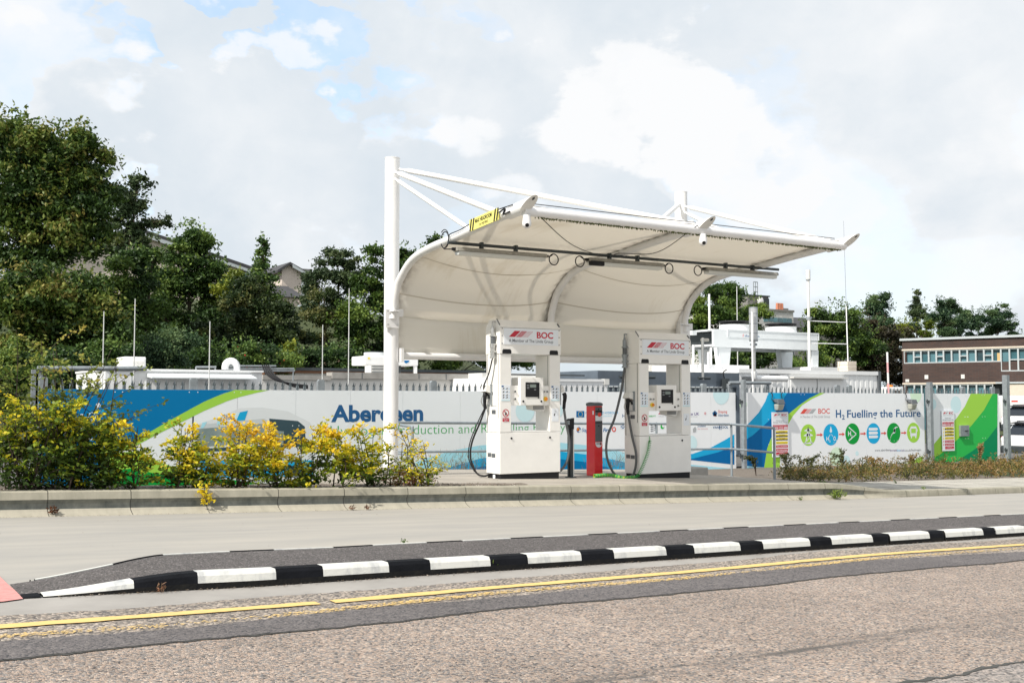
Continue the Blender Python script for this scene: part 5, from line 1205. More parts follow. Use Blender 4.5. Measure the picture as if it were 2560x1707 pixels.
for k in range(5): zz = zt_ + .12 + k * (z - zt_ - .2) / 5; m.hexa([(a + .18, 26.17, zz), (b - .04, 26.17, zz), (b - .04, 26.2, zz + .02), (a + .18, 26.2, zz + .02)], [(a + .18, 26.16, zz + .01), (b - .04, 26.16, zz + .01), (b - .04, 26.2, zz + .07), (a + .18, 26.2, zz + .07)], CABIN2)
m.build('louvre', t)
c = atY(584, 930, 27); t = thing_at('vent_pipe', float(c[0]), 27, zt_, 'white gooseneck vent pipe on the cabin roof', 'pipe')
m = MB(); r_ = .13; zc = float(atY(584, 917, 27)[2]); m.tube([(c[0] + .08, 27, zt_), (c[0] + .08, 27, zc)] + [(c[0] - .07 + .15 * math.cos(q), 27, zc + .15 * math.sin(q)) for q in np.linspace(.2, math.pi, 9)] + [(c[0] - .22, 27, zc - .06)], .085, CABIN, 14); m.build('pipe', t)
# roof guard rails and cable tray running to the right
t = thing_at('roof_rack', float(atY(600, 925, 27.5)[0]), 27.5, zt_, 'galvanised pipe rack with hanging black cables at the right end of the cabin', 'pipe rack')
m = MB()
for (p0, p1, y_) in ((490, 540, 917), (570, 690, 915), (560, 735, 922), (600, 737, 927)):
    A, B = atY(p0, y_, 27.4), atY(p1, y_, 27.4); m.tube([A, B], .025, GALV, 8)
for p_, ya, yb_ in ((490, 917, 932), (538, 917, 930), (676, 915, 935), (733, 922, 952), (600, 915, 930)): m.tube([atY(p_, ya, 27.4), atY(p_, yb_, 27.4)], .02, GALV, 8)
m.build('frame', t); m = MB()
for k in range(4): m.tube(spl([atY(656 + k * 5, 914, 26.6), atY(664 + k * 6, 932, 26.4), atY(690 + k * 4, 950, 26.2), atY(735, 960 + k * 2, 26.1), atY(770, 964 + k * 2, 26)], 6), .022, BLACK, 8)
m.build('hanging_cable', t)
# low white store with concrete coping and a timber edged roof behind
x0, x1, zt_ = bb(655, 1240, 941, 28); xm = bb(835, 0, 0, 28)[0]; t = thing_at('store_building', x0, 28, ZY(x0), 'low white store with stained concrete coping behind the word Aberdeen', 'building')
m = MB(); m.box(x0, x1, 28, 33, ZY(x0), zt_, CABIN2); m.build('wall', t); m = MB(); zc = bb(1100, 0, 934, 27.9)[2]; m.box(xm, x1, 27.88, 28.3, zt_ - .03, zc, LCONC); m.box(x0, xm - .003, 27.92, 28.3, zt_ - .08, zt_ + .045, LCONC)
m.build('coping', t)
m = MB(); 
for k in range(1, 6): xx = xm + (x1 - xm) * k / 6; m.box(xx - .012, xx + .012, 27.875, 27.879, zt_ - .03, zc - .005, RIM)
m.build('coping_joint', t)
x0, x1, z1_ = bb(722, 1240, 918, 34); z0_ = bb(722, 0, 932, 34)[2]; t = thing_at('flat_roof_building', x0, 34, ZY(x0), 'flat roofed building with brown timber fascia behind the white store', 'building')
m = MB(); m.box(x0 + .3, x1, 34.2, 40, ZY(x0), z0_, CABIN2); m.build('wall', t)
m = MB(); m.box(x0, x1, 34, 34.1, z0_, z1_ - .10, WOOD); m.hexa([(x0, 34.0, z0_), (x0, 34.1, z0_), (x0 - 1.2, 41, z0_ - .1), (x0 - 1.25, 41, z0_ - .1)], [(x0, 34.0, z1_ - .1), (x0, 34.1, z1_ - .1), (x0 - 1.2, 41, z1_ - .1), (x0 - 1.25, 41, z1_ - .1)], WOOD); m.build('fascia', t)
m = MB(); m.hexa([(x0 - .05, 33.95, z1_ - .10), (x1, 33.95, z1_ - .10), (x1, 41, z1_ - .1), (x0 - 1.3, 41, z1_ - .1)], [(x0 - .05, 33.95, z1_), (x1, 33.95, z1_), (x1, 41, z1_), (x0 - 1.3, 41, z1_)], DARK); m.build('roof', t)
# condenser unit on legs
x0, x1, z1_ = bb(912, 1046, 889, 30); z0_ = bb(912, 0, 912, 30)[2]; zf = bb(912, 0, 935, 30)[2]; t = thing_at('condenser_unit', (x0 + x1) / 2, 30.4, zf, 'white condenser unit on legs behind the tall left column', 'condenser')
m = MB(); m.box(x0, x1, 30, 31, z0_, z1_, WHITE); m.build('casing', t, bevel=.03); m = MB()
for xx in (x0 + .06, x1 - .12): m.box(xx, xx + .09, 30.02, 30.12, zt_ - .5, z0_, WHITE)
m.box(x1 - .62, x1 - .50, 30.2, 30.35, zf, z0_, DARK); m.build('leg', t)
m = MB(); g = lambda a, b: atY(a, b, 29.99); m.poly([g(1010, 901), g(1024, 901), g(1022, 905), g(1016, 908), g(1012, 907)], DBLUE); m.poly([g(920, 893), g(925, 893), g(925, 898), g(920, 898)], SIGNY); m.build('badge', t)
m = MB(); m.cyl((x0 + x1) / 2 - .3, 30.5, z1_, z1_ + .12, .38, COOL, 24); m.cyl((x0 + x1) / 2 - .3, 30.5, z1_ + .12, z1_ + .15, .36, DARK, 24); m.build('fan', t)
a, b, z = bb(927, 975, 914, 28.6); t = thing_at('vent_box', (a + b) / 2, 28.8, zc, 'small cream louvred box on the store coping beside the left column', 'vent')
m = MB(); m.box(a, b, 28.6, 29, zt_, z, CABIN2); m.build('casing', t); m = MB()
for k in range(4): m.box(a + .03, b - .03, 28.585, 28.599, zt_ + .08 + k * .09, zt_ + .10 + k * .09, RIM)
m.build('louvre', t)
# white and grey containers seen between and beside the dispensers
x0, x1, zt_ = bb(1215, 1520, 944, 26); t = thing_at('shipping_container', x1, 26, ZY(x1), 'white shipping container end between the two dispensers', 'container')
m = MB(); m.box(x0, x1, 26, 28.4, ZY(x1), zt_ - .08, CABIN); m.build('body', t); m = MB(); m.box(x0, x1 + .01, 25.97, 28.43, zt_ - .08, zt_, CABIN); m.box(x1 - .16, x1 + .02, 25.96, 26.12, zt_ - .17, zt_ + .01, CABIN2); m.build('top_rail', t)
m = MB(); m.tube([(x0, 25.96, zt_ + .10), (x1 - .9, 25.96, zt_ + .10)], .02, DARK, 8); m.box(x0, x0 + 2.2, 26.2, 27, zt_ + .002, zt_ + .14, CABIN2); m.build('roof_pipe', t)
x0, x1, zt_ = bb(1492, 1845, 926, 27); t = thing_at('shipping_container', x0, 27, ZY(x0), 'dark grey shipping container behind the right dispenser', 'container')
m = MB(); m.box(x0, x1 - .14, 27.02, 29.5, ZY(x0), zt_ - .5, CGREY)
k = x0
while k < x1 - .4: m.hexa([(k, 27.02, ZY(x0)), (k + .12, 27.02, ZY(x0)), (k + .09, 26.99, ZY(x0)), (k + .03, 26.99, ZY(x0))], [(k, 27.02, zt_ - .5), (k + .12, 27.02, zt_ - .5), (k + .09, 26.99, zt_ - .5), (k + .03, 26.99, zt_ - .5)], CGREY); k += .24
m.build('body', t); m = MB(); m.box(x0, x1 - .13, 26.95, 29.5, zt_ - .5, zt_, CGREY); m.box(x0, x1 - .6, 26.90, 26.95, zt_ - .51, zt_ - .47, COOL); m.box(x1 - .14, x1, 26.94, 29.5, ZY(x0), zt_, CGREY); m.build('frame', t)
m = MB(); A = atY(1773, 935, 26.9); put_text(m, '8', float(A[0]) - .1, float(A[0]) + .12, zt_ - .95, .28, lambda x, z: (x, 26.98, z), DARK, .03); m.build('marking', t)
m = MB()
for p_ in (1562, 1618, 1757): q = atY(p_, 930, 26.7); m.tube([(q[0], 26.7, zt_ - .25), (q[0], 26.7, zt_ + (.5 if p_ < 1700 else 1.1))], .045, CHROME, 10); m.tube([(q[0] - .2, 26.7, zt_ - .2), (q[0] + .3, 26.7, zt_ - .2)], .05, DARK, 10)
q = atY(1819, 930, 26.7); m.box(q[0] - .08, q[0] + .08, 26.7, 26.9, zt_ - .55, zt_ - .2, DARK); m.tube(spl([(q[0] - .05, 26.8, zt_ - .2), (q[0] - .1, 26.8, zt_ + .0), (q[0] + .05, 26.8, zt_ + .1)], 5), .018, BLACK, 8)
m.build('pipework', t)
# white corrugated container
x0, x1, zt_ = bb(1846, 2198, 921.5, 27.4); zend = bb(2198, 0, 927, 27.4)[2]; t = thing_at('shipping_container', x1, 27.4, ZY(x1), 'white corrugated shipping container behind the headline gate', 'container')
m = MB(); zb_ = ZY(x1)
k = x0; xd = bb(1964, 0, 0, 27.4)[0]; xd2 = bb(2090, 0, 0, 27.4)[0]
m.box(x0, x1 - .1, 27.43, 35.2, zb_, zt_ - .14, CORR)
while k < x1 - .35:
    if not (xd - .1 < k < xd2): m.hexa([(k, 27.43, zb_), (k + .2, 27.43, zb_), (k + .165, 27.418, zb_), (k + .035, 27.418, zb_)], [(k, 27.43, zt_ - .14), (k + .2, 27.43, zt_ - .14), (k + .165, 27.418, zt_ - .14), (k + .035, 27.418, zt_ - .14)], CORR)
    k += .27
m.build('body', t); m = MB(); m.box(x0, x1 - .1, 27.37, 35.2, zt_ - .14, zt_, CORR); m.build('top_rail', t)
m = MB(); m.box(x1 - .1, x1 + .05, 27.36, 35.2, zb_, zt_ + .01, RIM); m.build('end_frame', t)
m = MB(); m.box(xd, xd2, 27.40, 27.42, zb_, zt_ - .32, CABIN); m.box(xd - .05, xd2 + .1, 27.2, 27.43, zt_ - .30, zt_ - .25, CABIN2); xm = (xd + xd2) / 2; m.box(xm - .01, xm + .01, 27.39, 27.40, zb_, zt_ - .32, RIM); m.build('door', t)
m = MB()
for p0, p1, ya, yb_ in ((1855, 1892, 941, 955), (1925, 1950, 936, 939), (1925, 1950, 951, 954)):
    A, B = atY(p0, ya, 27.38), atY(p1, yb_, 27.38); n = 5 if p0 < 1900 else 1
    for q in range(n): zz = A[2] + (B[2] - A[2]) * q / n; m.box(A[0], B[0], 27.37, 27.395, zz - abs(B[2] - A[2]) / n * .55, zz, RIM)
m.build('vent', t)
ZC = zt_
# dry cooler on tapered legs, standing on the container roof
x0, x1, z1_ = bb(1783, 2044, 822, 31.5); zb_ = bb(1783, 0, 867, 31.5)[2]; t = thing_at('dry_cooler', (x0 + x1) / 2, 32.6, ZC, 'large pale grey dry cooler with two fans on tapered legs above the containers', 'cooler')
yb = 33.9; m = MB(); m.box(x0, x1, 31.5, 31.53, zb_, z1_, COOL); m.box(x1 - .03, x1, 31.531, yb, zb_, z1_, COOL); m.box(x0, x1 - .031, yb - .03, yb, zb_, z1_, COOL); m.box(x0 + .01, x1 - .04, 31.54, yb - .04, z1_ - .06, z1_ - .002, COOL); m.box(x0 + .4, x1 - .04, 31.54, yb - .04, zb_ + .15, zb_ + .6, DARK); m.box(x0, x0 + .05, 31.531, 31.58, zb_, z1_ - .06, COOL); m.build('casing', t)
fw0, fw1 = bb(1809, 2034, 0, 31.5)[:2]; za, zb2 = bb(1809, 0, 822, 31.5)[2], bb(1809, 0, 842, 31.5)[2]
m = MB()
for q in ((fw0, fw1, za - .05, za), (fw0, fw1, zb2, zb2 + .03), (fw0, fw0 + .04, zb2 + .031, za - .051), (fw1 - .04, fw1, zb2 + .031, za - .051)): m.box(q[0], q[1], 31.478, 31.5, q[2], q[3], COOL)
m.build('panel_frame', t)
m = MB(); put_text(m, 'thermofin', bb(1852, 0, 0, 31.5)[0], bb(1888, 0, 0, 31.5)[0], za - .30, .12, lambda x, z: (x, 31.495, z), TBLUE, .0); m.build('lettering', t)
m = MB(); q = bb(1846, 0, 0, 31.5)[0]; m.poly([(q, 31.495, za - .31), (q + .06, 31.495, za - .31), (q + .09, 31.495, za - .17), (q + .03, 31.495, za - .17)], TPINK); m.build('emblem', t)
for pa, pb in ((1787, 1865), (1902, 1979)):
    a, b, _ = bb(pa, pb, 0, 32.7); r_ = (b - a) / 2 * .72; cx = (a + b) / 2; m = MB()
    prof = [(r_ * 1.02, z1_), (r_, z1_ + .06), (r_ * .96, z1_ + .2), (r_ * .97, z1_ + .27), (r_ * 1.0, z1_ + .30)]
    vs = [(cx + rr * math.cos(2 * math.pi * k / 40), 32.7 + rr * math.sin(2 * math.pi * k / 40), zz) for rr, zz in prof for k in range(40)]
    m.add(vs, [(i * 40 + k, i * 40 + (k + 1) % 40, (i + 1) * 40 + (k + 1) % 40, (i + 1) * 40 + k) for i in range(len(prof) - 1) for k in range(40)], WHITE, True); fan = m.build('fan_shroud', t)
    m = MB()
    for k in range(6): m.ring((cx, 32.7, z1_ + .36 + .06 * (1 - k / 6)), X1, Y1, r_ * (.95 - k * .15), .03, BLACK)
    for k in range(8): q = k * math.pi / 4; m.tube([(cx, 32.7, z1_ + .42), (cx + r_ * .97 * math.cos(q), 32.7 + r_ * .97 * math.sin(q), z1_ + .31)], .022, BLACK, 6)
    m.cyl(cx, 32.7, z1_ + .26, z1_ + .45, r_ * .25, BLACK, 16); m.build('fan_guard', fan)
for pa, pb, ta, tb, yy in ((1788, 1818, 1793, 1812, 31.55), (2016, 2033, 2018, 2031, 31.55), (1940, 1970, 1946, 1966, 33.3), (1748, 1772, 1752, 1768, 33.3)):
    a, b, _ = bb(pa, pb, 0, yy); c_, d_, _ = bb(ta, tb, 0, yy); m = MB(); zc_ = ZC + .02; m.hexa([(c_, yy, zc_), (d_, yy, zc_), (d_, yy + .25, zc_), (c_, yy + .25, zc_)], [(a, yy, zb_), (b, yy, zb_), (b, yy + .3, zb_), (a, yy + .3, zb_)], COOL); m.build('leg', t)
m = MB(); a, b, _ = bb(2000, 2080, 0, 31.4); m.box(a, b, 31.2, 34, ZC + .002, bb(2020, 0, 917, 31.3)[2], CABIN); m.build('base_frame', t); m = MB(); a2, b2, _ = bb(1730, 1853, 0, 31.4); m.box(a2, b2, 31.2, 34, ZC - .1, bb(1800, 0, 912, 31.3)[2], CABIN); m.build('base_frame', t)
for nm, (pa, ya, pb, yb_) in {'pipework': (1757, 850, 1757, 925)}.items():
    m = MB(); A, B = atY(pa, ya, 30.8), atY(pb, yb_, 30.8); m.tube([A, B], .045, CHROME, 10); m.sphere(A, .09, LAMPH, 10, 6); m.tube([A, A + np.array([.35, .1, .02])], .06, LAMPH, 10)
    for p_, y0_, y1_ in ((1733, 862, 915), (1777, 868, 912), (1771, 880, 915)): m.tube([atY(p_, y0_, 31.2), atY(p_, y1_, 31.2)], .05, WHITE, 8)
    m.tube([atY(1735, 865, 31.2), atY(1785, 863, 31.2)], .04, WHITE, 8); m.box(float(atY(1731, 840, 31.3)[0]), float(atY(1742, 840, 31.3)[0]), 31.3, 31.5, float(atY(1731, 837, 31.3)[2]), float(atY(1731, 826, 31.3)[2]), COOL); m.build(nm, t)
# exhaust stack
x = float(atY(1884, 850, 26.6)[0]); za, zb_ = float(atY(1884, 768, 26.6)[2]), float(atY(1884, 853, 26.6)[2]); rs = float(atY(1894.5, 800, 26.6)[0] - atY(1873.5, 800, 26.6)[0]) / 2 * .74
t = thing_at('exhaust_stack', x, 26.6, ZY(x), 'silver exhaust silencer on a thin pipe in front of the dry cooler', 'exhaust')
SILV = mat('silencer_steel', (.56, .57, .58), .32, .45, var=.2, vscale=6, stretch=(1, 1, .3))
m = MB(); m.cyl(x, 26.6, zb_, za, rs, SILV, 28); 
for f in (0, .03, .22, .5, .80, .97): z = zb_ + (za - zb_) * f; m.cyl(x, 26.6, z, z + .025, rs * 1.03, GALV, 28)
m.build('silencer', t); zl = float(atY(1884, 928, 26.6)[2]); z2 = float(atY(1884, 946, 26.6)[2])
m = MB(); m.cyl(x, 26.6, zl, zb_, .062, CHROME, 14)
for z in (zb_ - .15, zb_ - .3, zl + .9): m.cyl(x, 26.6, z, z + .04, .12, GALV, 12)
m.build('pipe', t); xe = float(atY(1966, 946, 26.6)[0]); m = MB(); m.tube([(x, 26.6, zl), (x, 26.6, z2 + .05), (x + .1, 26.6, z2), (xe, 26.6, z2)], .10, CORR, 16); m.build('elbow', t)
xp = float(atY(1876, 800, 26.5)[0]); m = MB(); m.cyl(xp, 26.42, ZY(xp), float(atY(1876, 780, 26.5)[2]), .034, WHITE, 12); m.build('pole', t)
# overhead bars with posts
def gantry(px0, px1, py, legs, Y, label):
    A, B = atY(px0, py, Y), atY(px1, py, Y); t = thing_at('gantry_bar', float(A[0]), Y, ZY(A[0]), label, 'gantry'); m = MB(); m.tube([A, B], .05, GALV, 12); m.build('bar', t)
    for p_ in legs: q = atY(p_, py, Y); m = MB(); m.box(q[0] - .06, q[0] + .06, Y + .06, Y + .16, ZY(q[0]), float(A[2]) - .02, GALV); m.build('post', t)
gantry(93, 366, 921, (89, 100), 23.2, 'grey overhead bar above the left gate, partly behind the shrubs'); gantry(1823, 1926, 957, (1830, 1924), 23.0, 'grey overhead bar above the gate post by the swoosh')
# lightning rods and masts
def rod(px, ytop, Y, r, label, mt, ybot=None):
    A = atY(px, ytop, Y); zb_ = ZY(A[0]) if ybot is None else float(atY(px, ybot, Y)[2]); x = float(A[0]); t = thing_at('lightning_rod', x, Y, zb_, label, 'rod', 'lightning rods over the plant yard')
    m = MB(); h = float(A[2]) - zb_; m.tube([(x, Y, zb_), (x, Y, zb_ + h * .5), (x, Y, zb_ + h)], [r, r, r * .7], mt, 8); m.build('rod', t); m = MB(); m.cyl(x, Y, zb_, zb_ + .25, r * 2.2, GALV, 10); m.build('base', t)
ROD = mat('rod_grey', (.62, .63, .62), .5)
for px, yt, l in ((260, 778, 'thin grey rod left of the air unit, before the trees'), (338, 747, 'tall thin grey rod standing over the air unit'), (525, 803, 'short thin grey rod beside the gooseneck pipe'), (807, 812, 'short thin grey rod before the bare birch'), (873, 721, 'tallest thin rod left of the white canopy column'), (1842, 716, 'thin rod between the dry cooler fans')): rod(px, yt, 24.6 if px < 1500 else 36, .014 if px < 1500 else .024, l, ROD)
rod(1773, 735, 36.5, .065, 'white mast beside the right canopy rib', WHITE)
A = atY(2020, 675, 29.0); t = thing_at('vent_mast', float(A[0]), 29.0, ZC, 'white vent mast with fat tip right of the dry cooler', 'mast'); x = float(A[0]); zt_ = float(A[2]); zs = float(atY(2020, 698, 29)[2])
m = MB(); m.cyl(x, 29, ZC, zs, .052, CABIN2, 14); m.cyl(x, 29, ZC + 2.0, ZC + 2.1, .10, GALV, 14); m.build('pole', t); m = MB(); m.cyl(x, 29, zs, zt_, .085, CABIN2, 18); m.cyl(x, 29, zs - .05, zs, .085, GALV, 14); m.build('tip', t)
B0 = atY(2120, 905, 29.0); xa_ = float(B0[0]); za_ = float(atY(2113, 553, 29)[2]); t2 = thing_at('whip_antenna', xa_, 29, float(B0[2]), 'very tall thin whip antenna on a pile of blocks', 'antenna')
zmid = float(atY(2116, 765, 29)[2]); m = MB(); m.tube([(xa_, 29, float(B0[2])), (xa_ - .05, 29, zmid)], .022, WHITE, 8); m.build('pole', t2); m = MB(); m.tube([(xa_ - .05, 29, zmid), (xa_ - .12, 29, za_)], [.010, .006], GALV, 6); m.build('whip', t2)
m = MB()
for y_ in (804, 858): z = float(atY(2119, y_ + 2, 29)[2]); m.tube([(x, 29.0, z - .02), (xa_ - .02, 29.0, z)], .017, WHITE, 8)
m.build('stay', t2); t3 = thing_at('block_pile', xa_, 29, ZC, 'pile of three cream concrete blocks on the white container roof', 'blocks'); w = .26
for k in range(3): m = MB(); m.box(xa_ - w, xa_ + w, 28.8, 29.3, ZC + k * .145 + .004, ZC + (k + 1) * .145, CREAM); m.build('block', t3, bevel=.01)
A = atY(2218, 880, 33); t = thing_at('striped_pole', float(A[0]), 33, -.9, 'slim white and red striped pole left of the brick building', 'pole'); m = MB(); z = float(A[2]); x = float(A[0])
n = 9
for k in range(n): a = -.9 + (z + .9) * k / n; m.tube([(x + .1 - .1 * k / n, 33, a), (x + .1 - .1 * (k + 1) / n, 33, a + (z + .9) / n)], .045, TPINK if k % 2 and k > 3 else WHITE, 10)
m.build('pole', t)

# ---------------------------------------------------------------- brick office on the right
def frameB(px, Z, ang_off):
    d = ray(px, HZ); O = CAM + d * Z; u = -(rgt * ang_off + np.array([math.sin(TH), math.cos(TH), 0])); u = np.array([u[0], u[1], 0]); u /= np.linalg.norm(u); n = np.array([u[1], -u[0], 0]); n = n if n @ (CAM - O) > 0 else -n
    return np.array([O[0], O[1], 0]), u, n
OB, uB, nB = frameB(2258, 85, -1.326)
def bpt(px, py):
    d = ray(px, py); t = ((OB - CAM) @ nB) / (d @ nB); p = CAM + d * t; return float((p - OB) @ uB), float(p[2])
bz = lambda py: bpt(2258, py)[1]
zr0, zr1, zf0, zf1, zw0, zg, zs0, zs1, zw2 = bz(849), bz(852), bz(873), bz(877), bz(909), bz(954), bz(957), bz(961), bz(995)
sL = 0; sR = bpt(2600, 900)[0] + 6
t = empty('brick_office', OB + np.array([0, 0, -1.3]), 'two storey brown brick office with long window bands at the right edge', 'building')
def MF(): return MB().frame(OB, uB, nB)
m = MF(); m.box(sL, sR, -9, 0, zf1, zr1, BRICK); m.box(sL, sR, -9, 0, zs1, zw0, BRICK); m.box(sL + .3, sR, -9, -.30, zw0 + .001, zf1 - .001, DARK); m.box(sL + .3, sR, -9, -.30, -1.4, zs1 - .001, DARK)
m.box(sL, sL + .30, -9, -.001, zw0 + .001, zf1 - .001, BRICK); m.box(sL, sL + .3, -9, -.001, -1.4, zs1 - .001, BRICK)
wl = m.build('wall', t)
m = MF(); m.box(sL - .15, sR, -9.1, .15, zr1, zr0 + .08, FRAMEW); m.build('roof', t)
for a, b in ((zf0, zf1), (zs0, zs1)): m = MF(); m.box(sL - .02, sR, -.1, .06, b, a, CREAM); m.build('band', t)
wpx = [2260 + 4 + (x_ - 960) / 4.704 - 4 for x_ in (960, 1075, 1160, 1250, 1340, 1425, 1520, 1615, 1705, 1805, 1900, 2000, 2100)]
ws = [bpt(p_, 900)[0] for p_ in wpx]
while ws[-1] < sR - .9: ws.append(ws[-1] + (ws[-1] - ws[-2]))
for i, (a, b) in enumerate(zip(ws, ws[1:])):
    for lo, hi, up_ in ((zw0, zf1, True), (-1.3, zs1, False)):
        if not up_ and i > 10: continue
        if up_ and i >= 12: lo2 = bz(932) if i < 30 else lo
        else: lo2 = lo
        m = MF(); w = .055; e = .015 + .0 * i
        m.box(a, a + w, -.22, e, lo2, hi - .003, FRAMEW); m.box(b - w, b - .002, -.22, e, lo2, hi - .003, FRAMEW); m.box(a + w + .001, b - w - .001, -.2, e - .01, lo2, lo2 + .08, FRAMEW); m.box(a + w + .001, b - w - .001, -.2, e - .01, hi - .08, hi - .004, FRAMEW)
        if i in (1, 4, 7, 10) or i >= 13: zm = (lo2 + hi) / 2; m.box(a + w + .001, b - w - .001, -.2, e - .01, zm - .04, zm + .04, FRAMEW)
        fr = m.build('window', t); mt = GLASSB if i in (2, 5, 9, 11) or i > 12 else CURT
        if not up_: mt = GLASSB if i % 3 else CURT
        m = MF(); m.box(a + w, b - w, -.26, -.23, lo2 + .02, hi - .02, mt); m.build('pane', fr)
m = MF(); a, b = bpt(2492, 890)[0], bpt(2504, 890)[0]; m.box(a, b, -.22, -.1, zw0 + .05, zw0 + (zf1 - zw0) * .66, mat('tan_board', (.55, .38, .17), .7)); m.build('board', t)
for p0, p1, y0_, y1_ in ((2312, 2321, 936, 946), (2403, 2412, 936, 946), (2264, 2273, 946, 953)): m = MF(); a, b = bpt(p0, 940)[0], bpt(p1, 940)[0]; m.box(a, b, 0, .06, bz(y1_ + 2), bz(y0_ + 2), CABIN2); m.build('vent', t)
# porch wall of pale panels near the cars
a = bpt(2512, 980)[0]; m = MF(); m.box(a, sR, .2, .5, -1.4, zs1 + .0, CREAM); m.box(a - .5, sR, -.2, .6, zs1 + .001, zs1 + .12, FRAMEW); m.build('porch_wall', t)

# grey granite block with rooftop plant, far behind the cooler
Yg = 92; x0, x1, zt_ = bb(1800, 1983, 770, Yg); t = thing_at('granite_building', x0, Yg, -1.5, 'grey granite block with chimney pots far behind the dry cooler', 'building')
m = MB(); m.box(x0, x1, Yg, Yg + 14, -1.5, zt_, BLOCKW); m.build('wall', t)
m = MB(); m.box(x0 - .1, x1 + .1, Yg - .1, Yg + 14.1, zt_, zt_ + .25, GRANITE); m.build('roof', t)
za, zb_ = bb(1900, 0, 792, Yg)[2], bb(1900, 0, 803, Yg)[2]; a, b, _ = bb(1898, 1968, 0, Yg); n = 6
for k in range(n): m = MB(); w = (b - a) / n; m.box(a + k * w + .05, a + (k + 1) * w - .05, Yg - .06, Yg + .1, zb_, za, GLASSB if k % 2 else CURT); m.build('window', t)
for pa, pb, y0_, y1_ in ((1984, 1991, 873, 889), (1984, 1990, 905, 918), (1955, 1962, 880, 896)): a, b, z = bb(pa - 6, pb - 6, y0_, Yg); m = MB(); m.box(a, b, Yg - .06, Yg + .1, bb(pa, 0, y1_, Yg)[2], z, FRAMEW); wn = m.build('window', t); m = MB(); m.box(a + .08, b - .08, Yg - .08, Yg - .061, bb(pa, 0, y1_, Yg)[2] + .08, z - .08, GLASSD); m.build('pane', wn)
a, b, z = bb(1869, 1921, 739, Yg + 4); m = MB(); m.box(a, b, Yg + 4, Yg + 9, zt_, z, GRANITE); m.box(a + (b - a) * .72, b + .03, Yg + 3.9, Yg + 9.1, zt_ + .3, z - .2, DARK); m.box(a - .15, b + .15, Yg + 3.85, Yg + 9.2, z, z + .15, DARK); pl_ = m.build('plant_room', t)
m = MB(); c = atY(1901, 753, Yg + 3.7); m.sphere(c, .55, WHITE, 16, 8, (1, .3, 1)); m.build('dish', pl_)
m = MB()
for p_ in (1884, 1889, 1894): q = atY(p_, 739, Yg + 5); m.tube([(q[0], Yg + 5, z), (q[0], Yg + 5, z + 1.9)], .05, GALV, 6)
for dz in (.7, 1.3, 1.9): m.tube([(atY(1884, 739, Yg + 5)[0], Yg + 5, z + dz), (atY(1894, 739, Yg + 5)[0], Yg + 5, z + dz)], .05, GALV, 6)
m.build('roof_frame', pl_)
POT = mat('clay_pot', (.52, .20, .12), .8)
for k in range(4): q = atY(1943 + k * 4, 770, Yg + 2); m = MB(); m.cyl(q[0], Yg + 2, zt_ + .2, zt_ + 1.25, .20, POT, 12, .16); m.build('chimney_pot', t)
Yg = 110; x0, x1, zt_ = bb(1975, 2110, 818, Yg); t = thing_at('slate_house', x0, Yg, -1.5, 'low grey house with slate roof behind the right trees', 'house'); zr_ = bb(1990, 0, 800, Yg)[2]
m = MB(); m.box(x0, x1, Yg, Yg + 8, -1.5, zt_, GRANITE); m.build('wall', t); m = MB(); m.prism([(x0 - .3, Yg - .3, zt_), (x0 - .3, Yg + 8.3, zt_), (x0 - .3, Yg + 4, zr_ + .8)], (x1 - x0 + .6, 0, 0), SLATE); rf = m.build('roof', t)
m = MB(); m.box(x0 + 2, x0 + 3.2, Yg + 3.3, Yg + 4.7, zr_, zr_ + 2, GRANITE); m.build('chimney', rf)

# houses up the bank on the left
def gable(name, label, Y, apex, eave_r, eave_l, depth, wallm, ybase, thick=.35):
    A = atY(*apex, Y); Rr = atY(*eave_r, Y); Ll = atY(*eave_l, Y); zb_ = float(atY(apex[0], ybase, Y)[2]); t = thing_at(name, float(A[0]), Y, zb_, label, 'house')
    xl, xr_, xa = float(Ll[0]), float(Rr[0]), float(A[0]); zl, zr_, za = float(Ll[2]), float(Rr[2]), float(A[2]); ins = .5
    m = MB(); m.prism([(xl + ins, Y, zb_), (xr_ - ins, Y, zb_), (xr_ - ins, Y, zr_ + (za - zr_) * ins / (xr_ - xa) - thick), (xa, Y, za - thick), (xl + ins, Y, zl + (za - zl) * ins / (xa - xl) - thick)], (0, depth, 0), wallm); m.build('wall', t)
    m = MB(); m.prism([(xl, Y - .35, zl - thick), (xa, Y - .35, za - thick), (xr_, Y - .35, zr_ - thick), (xr_, Y - .35, zr_), (xa, Y - .35, za), (xl, Y - .35, zl)], (0, depth + .7, 0), SLATE); rf = m.build('roof', t)
    m = MB(); m.prism([(xa + .2, Y - .39, za - thick - .22), (xr_, Y - .39, zr_ - thick - .12), (xr_, Y - .39, zr_ - thick + .08), (xa + .2, Y - .39, za - thick + .05)], (0, .03, 0), FRAMEW); m.build('bargeboard', rf); return t, (xl, xr_, zb_)
t, _ = gable('hill_house', 'large white walled house with dark sloping roof among the left trees', 74, (330, 566), (628, 668), (40, 668), 16, HARL, 790)
for pa, pb, ya, yb_ in ((596, 606, 677, 710), (609, 619, 680, 712), (100, 130, 590, 640), (70, 95, 560, 600)):
    a, b, z = bb(pa, pb, ya, 73.9); z0_ = bb(pa, 0, yb_, 73.9)[2]; m = MB(); m.box(a, b, 73.85, 74.05, z0_, z, FRAMEW); w_ = m.build('window', t); m = MB(); m.box(a + .1, b - .1, 73.8, 73.84, z0_ + .1, z - .1, CURT); m.build('pane', w_)
t, _ = gable('hill_house', 'cream gabled house between the poplar and the birch', 84, (722, 656), (768, 682), (690, 676), 12, HARL, 760, .22)
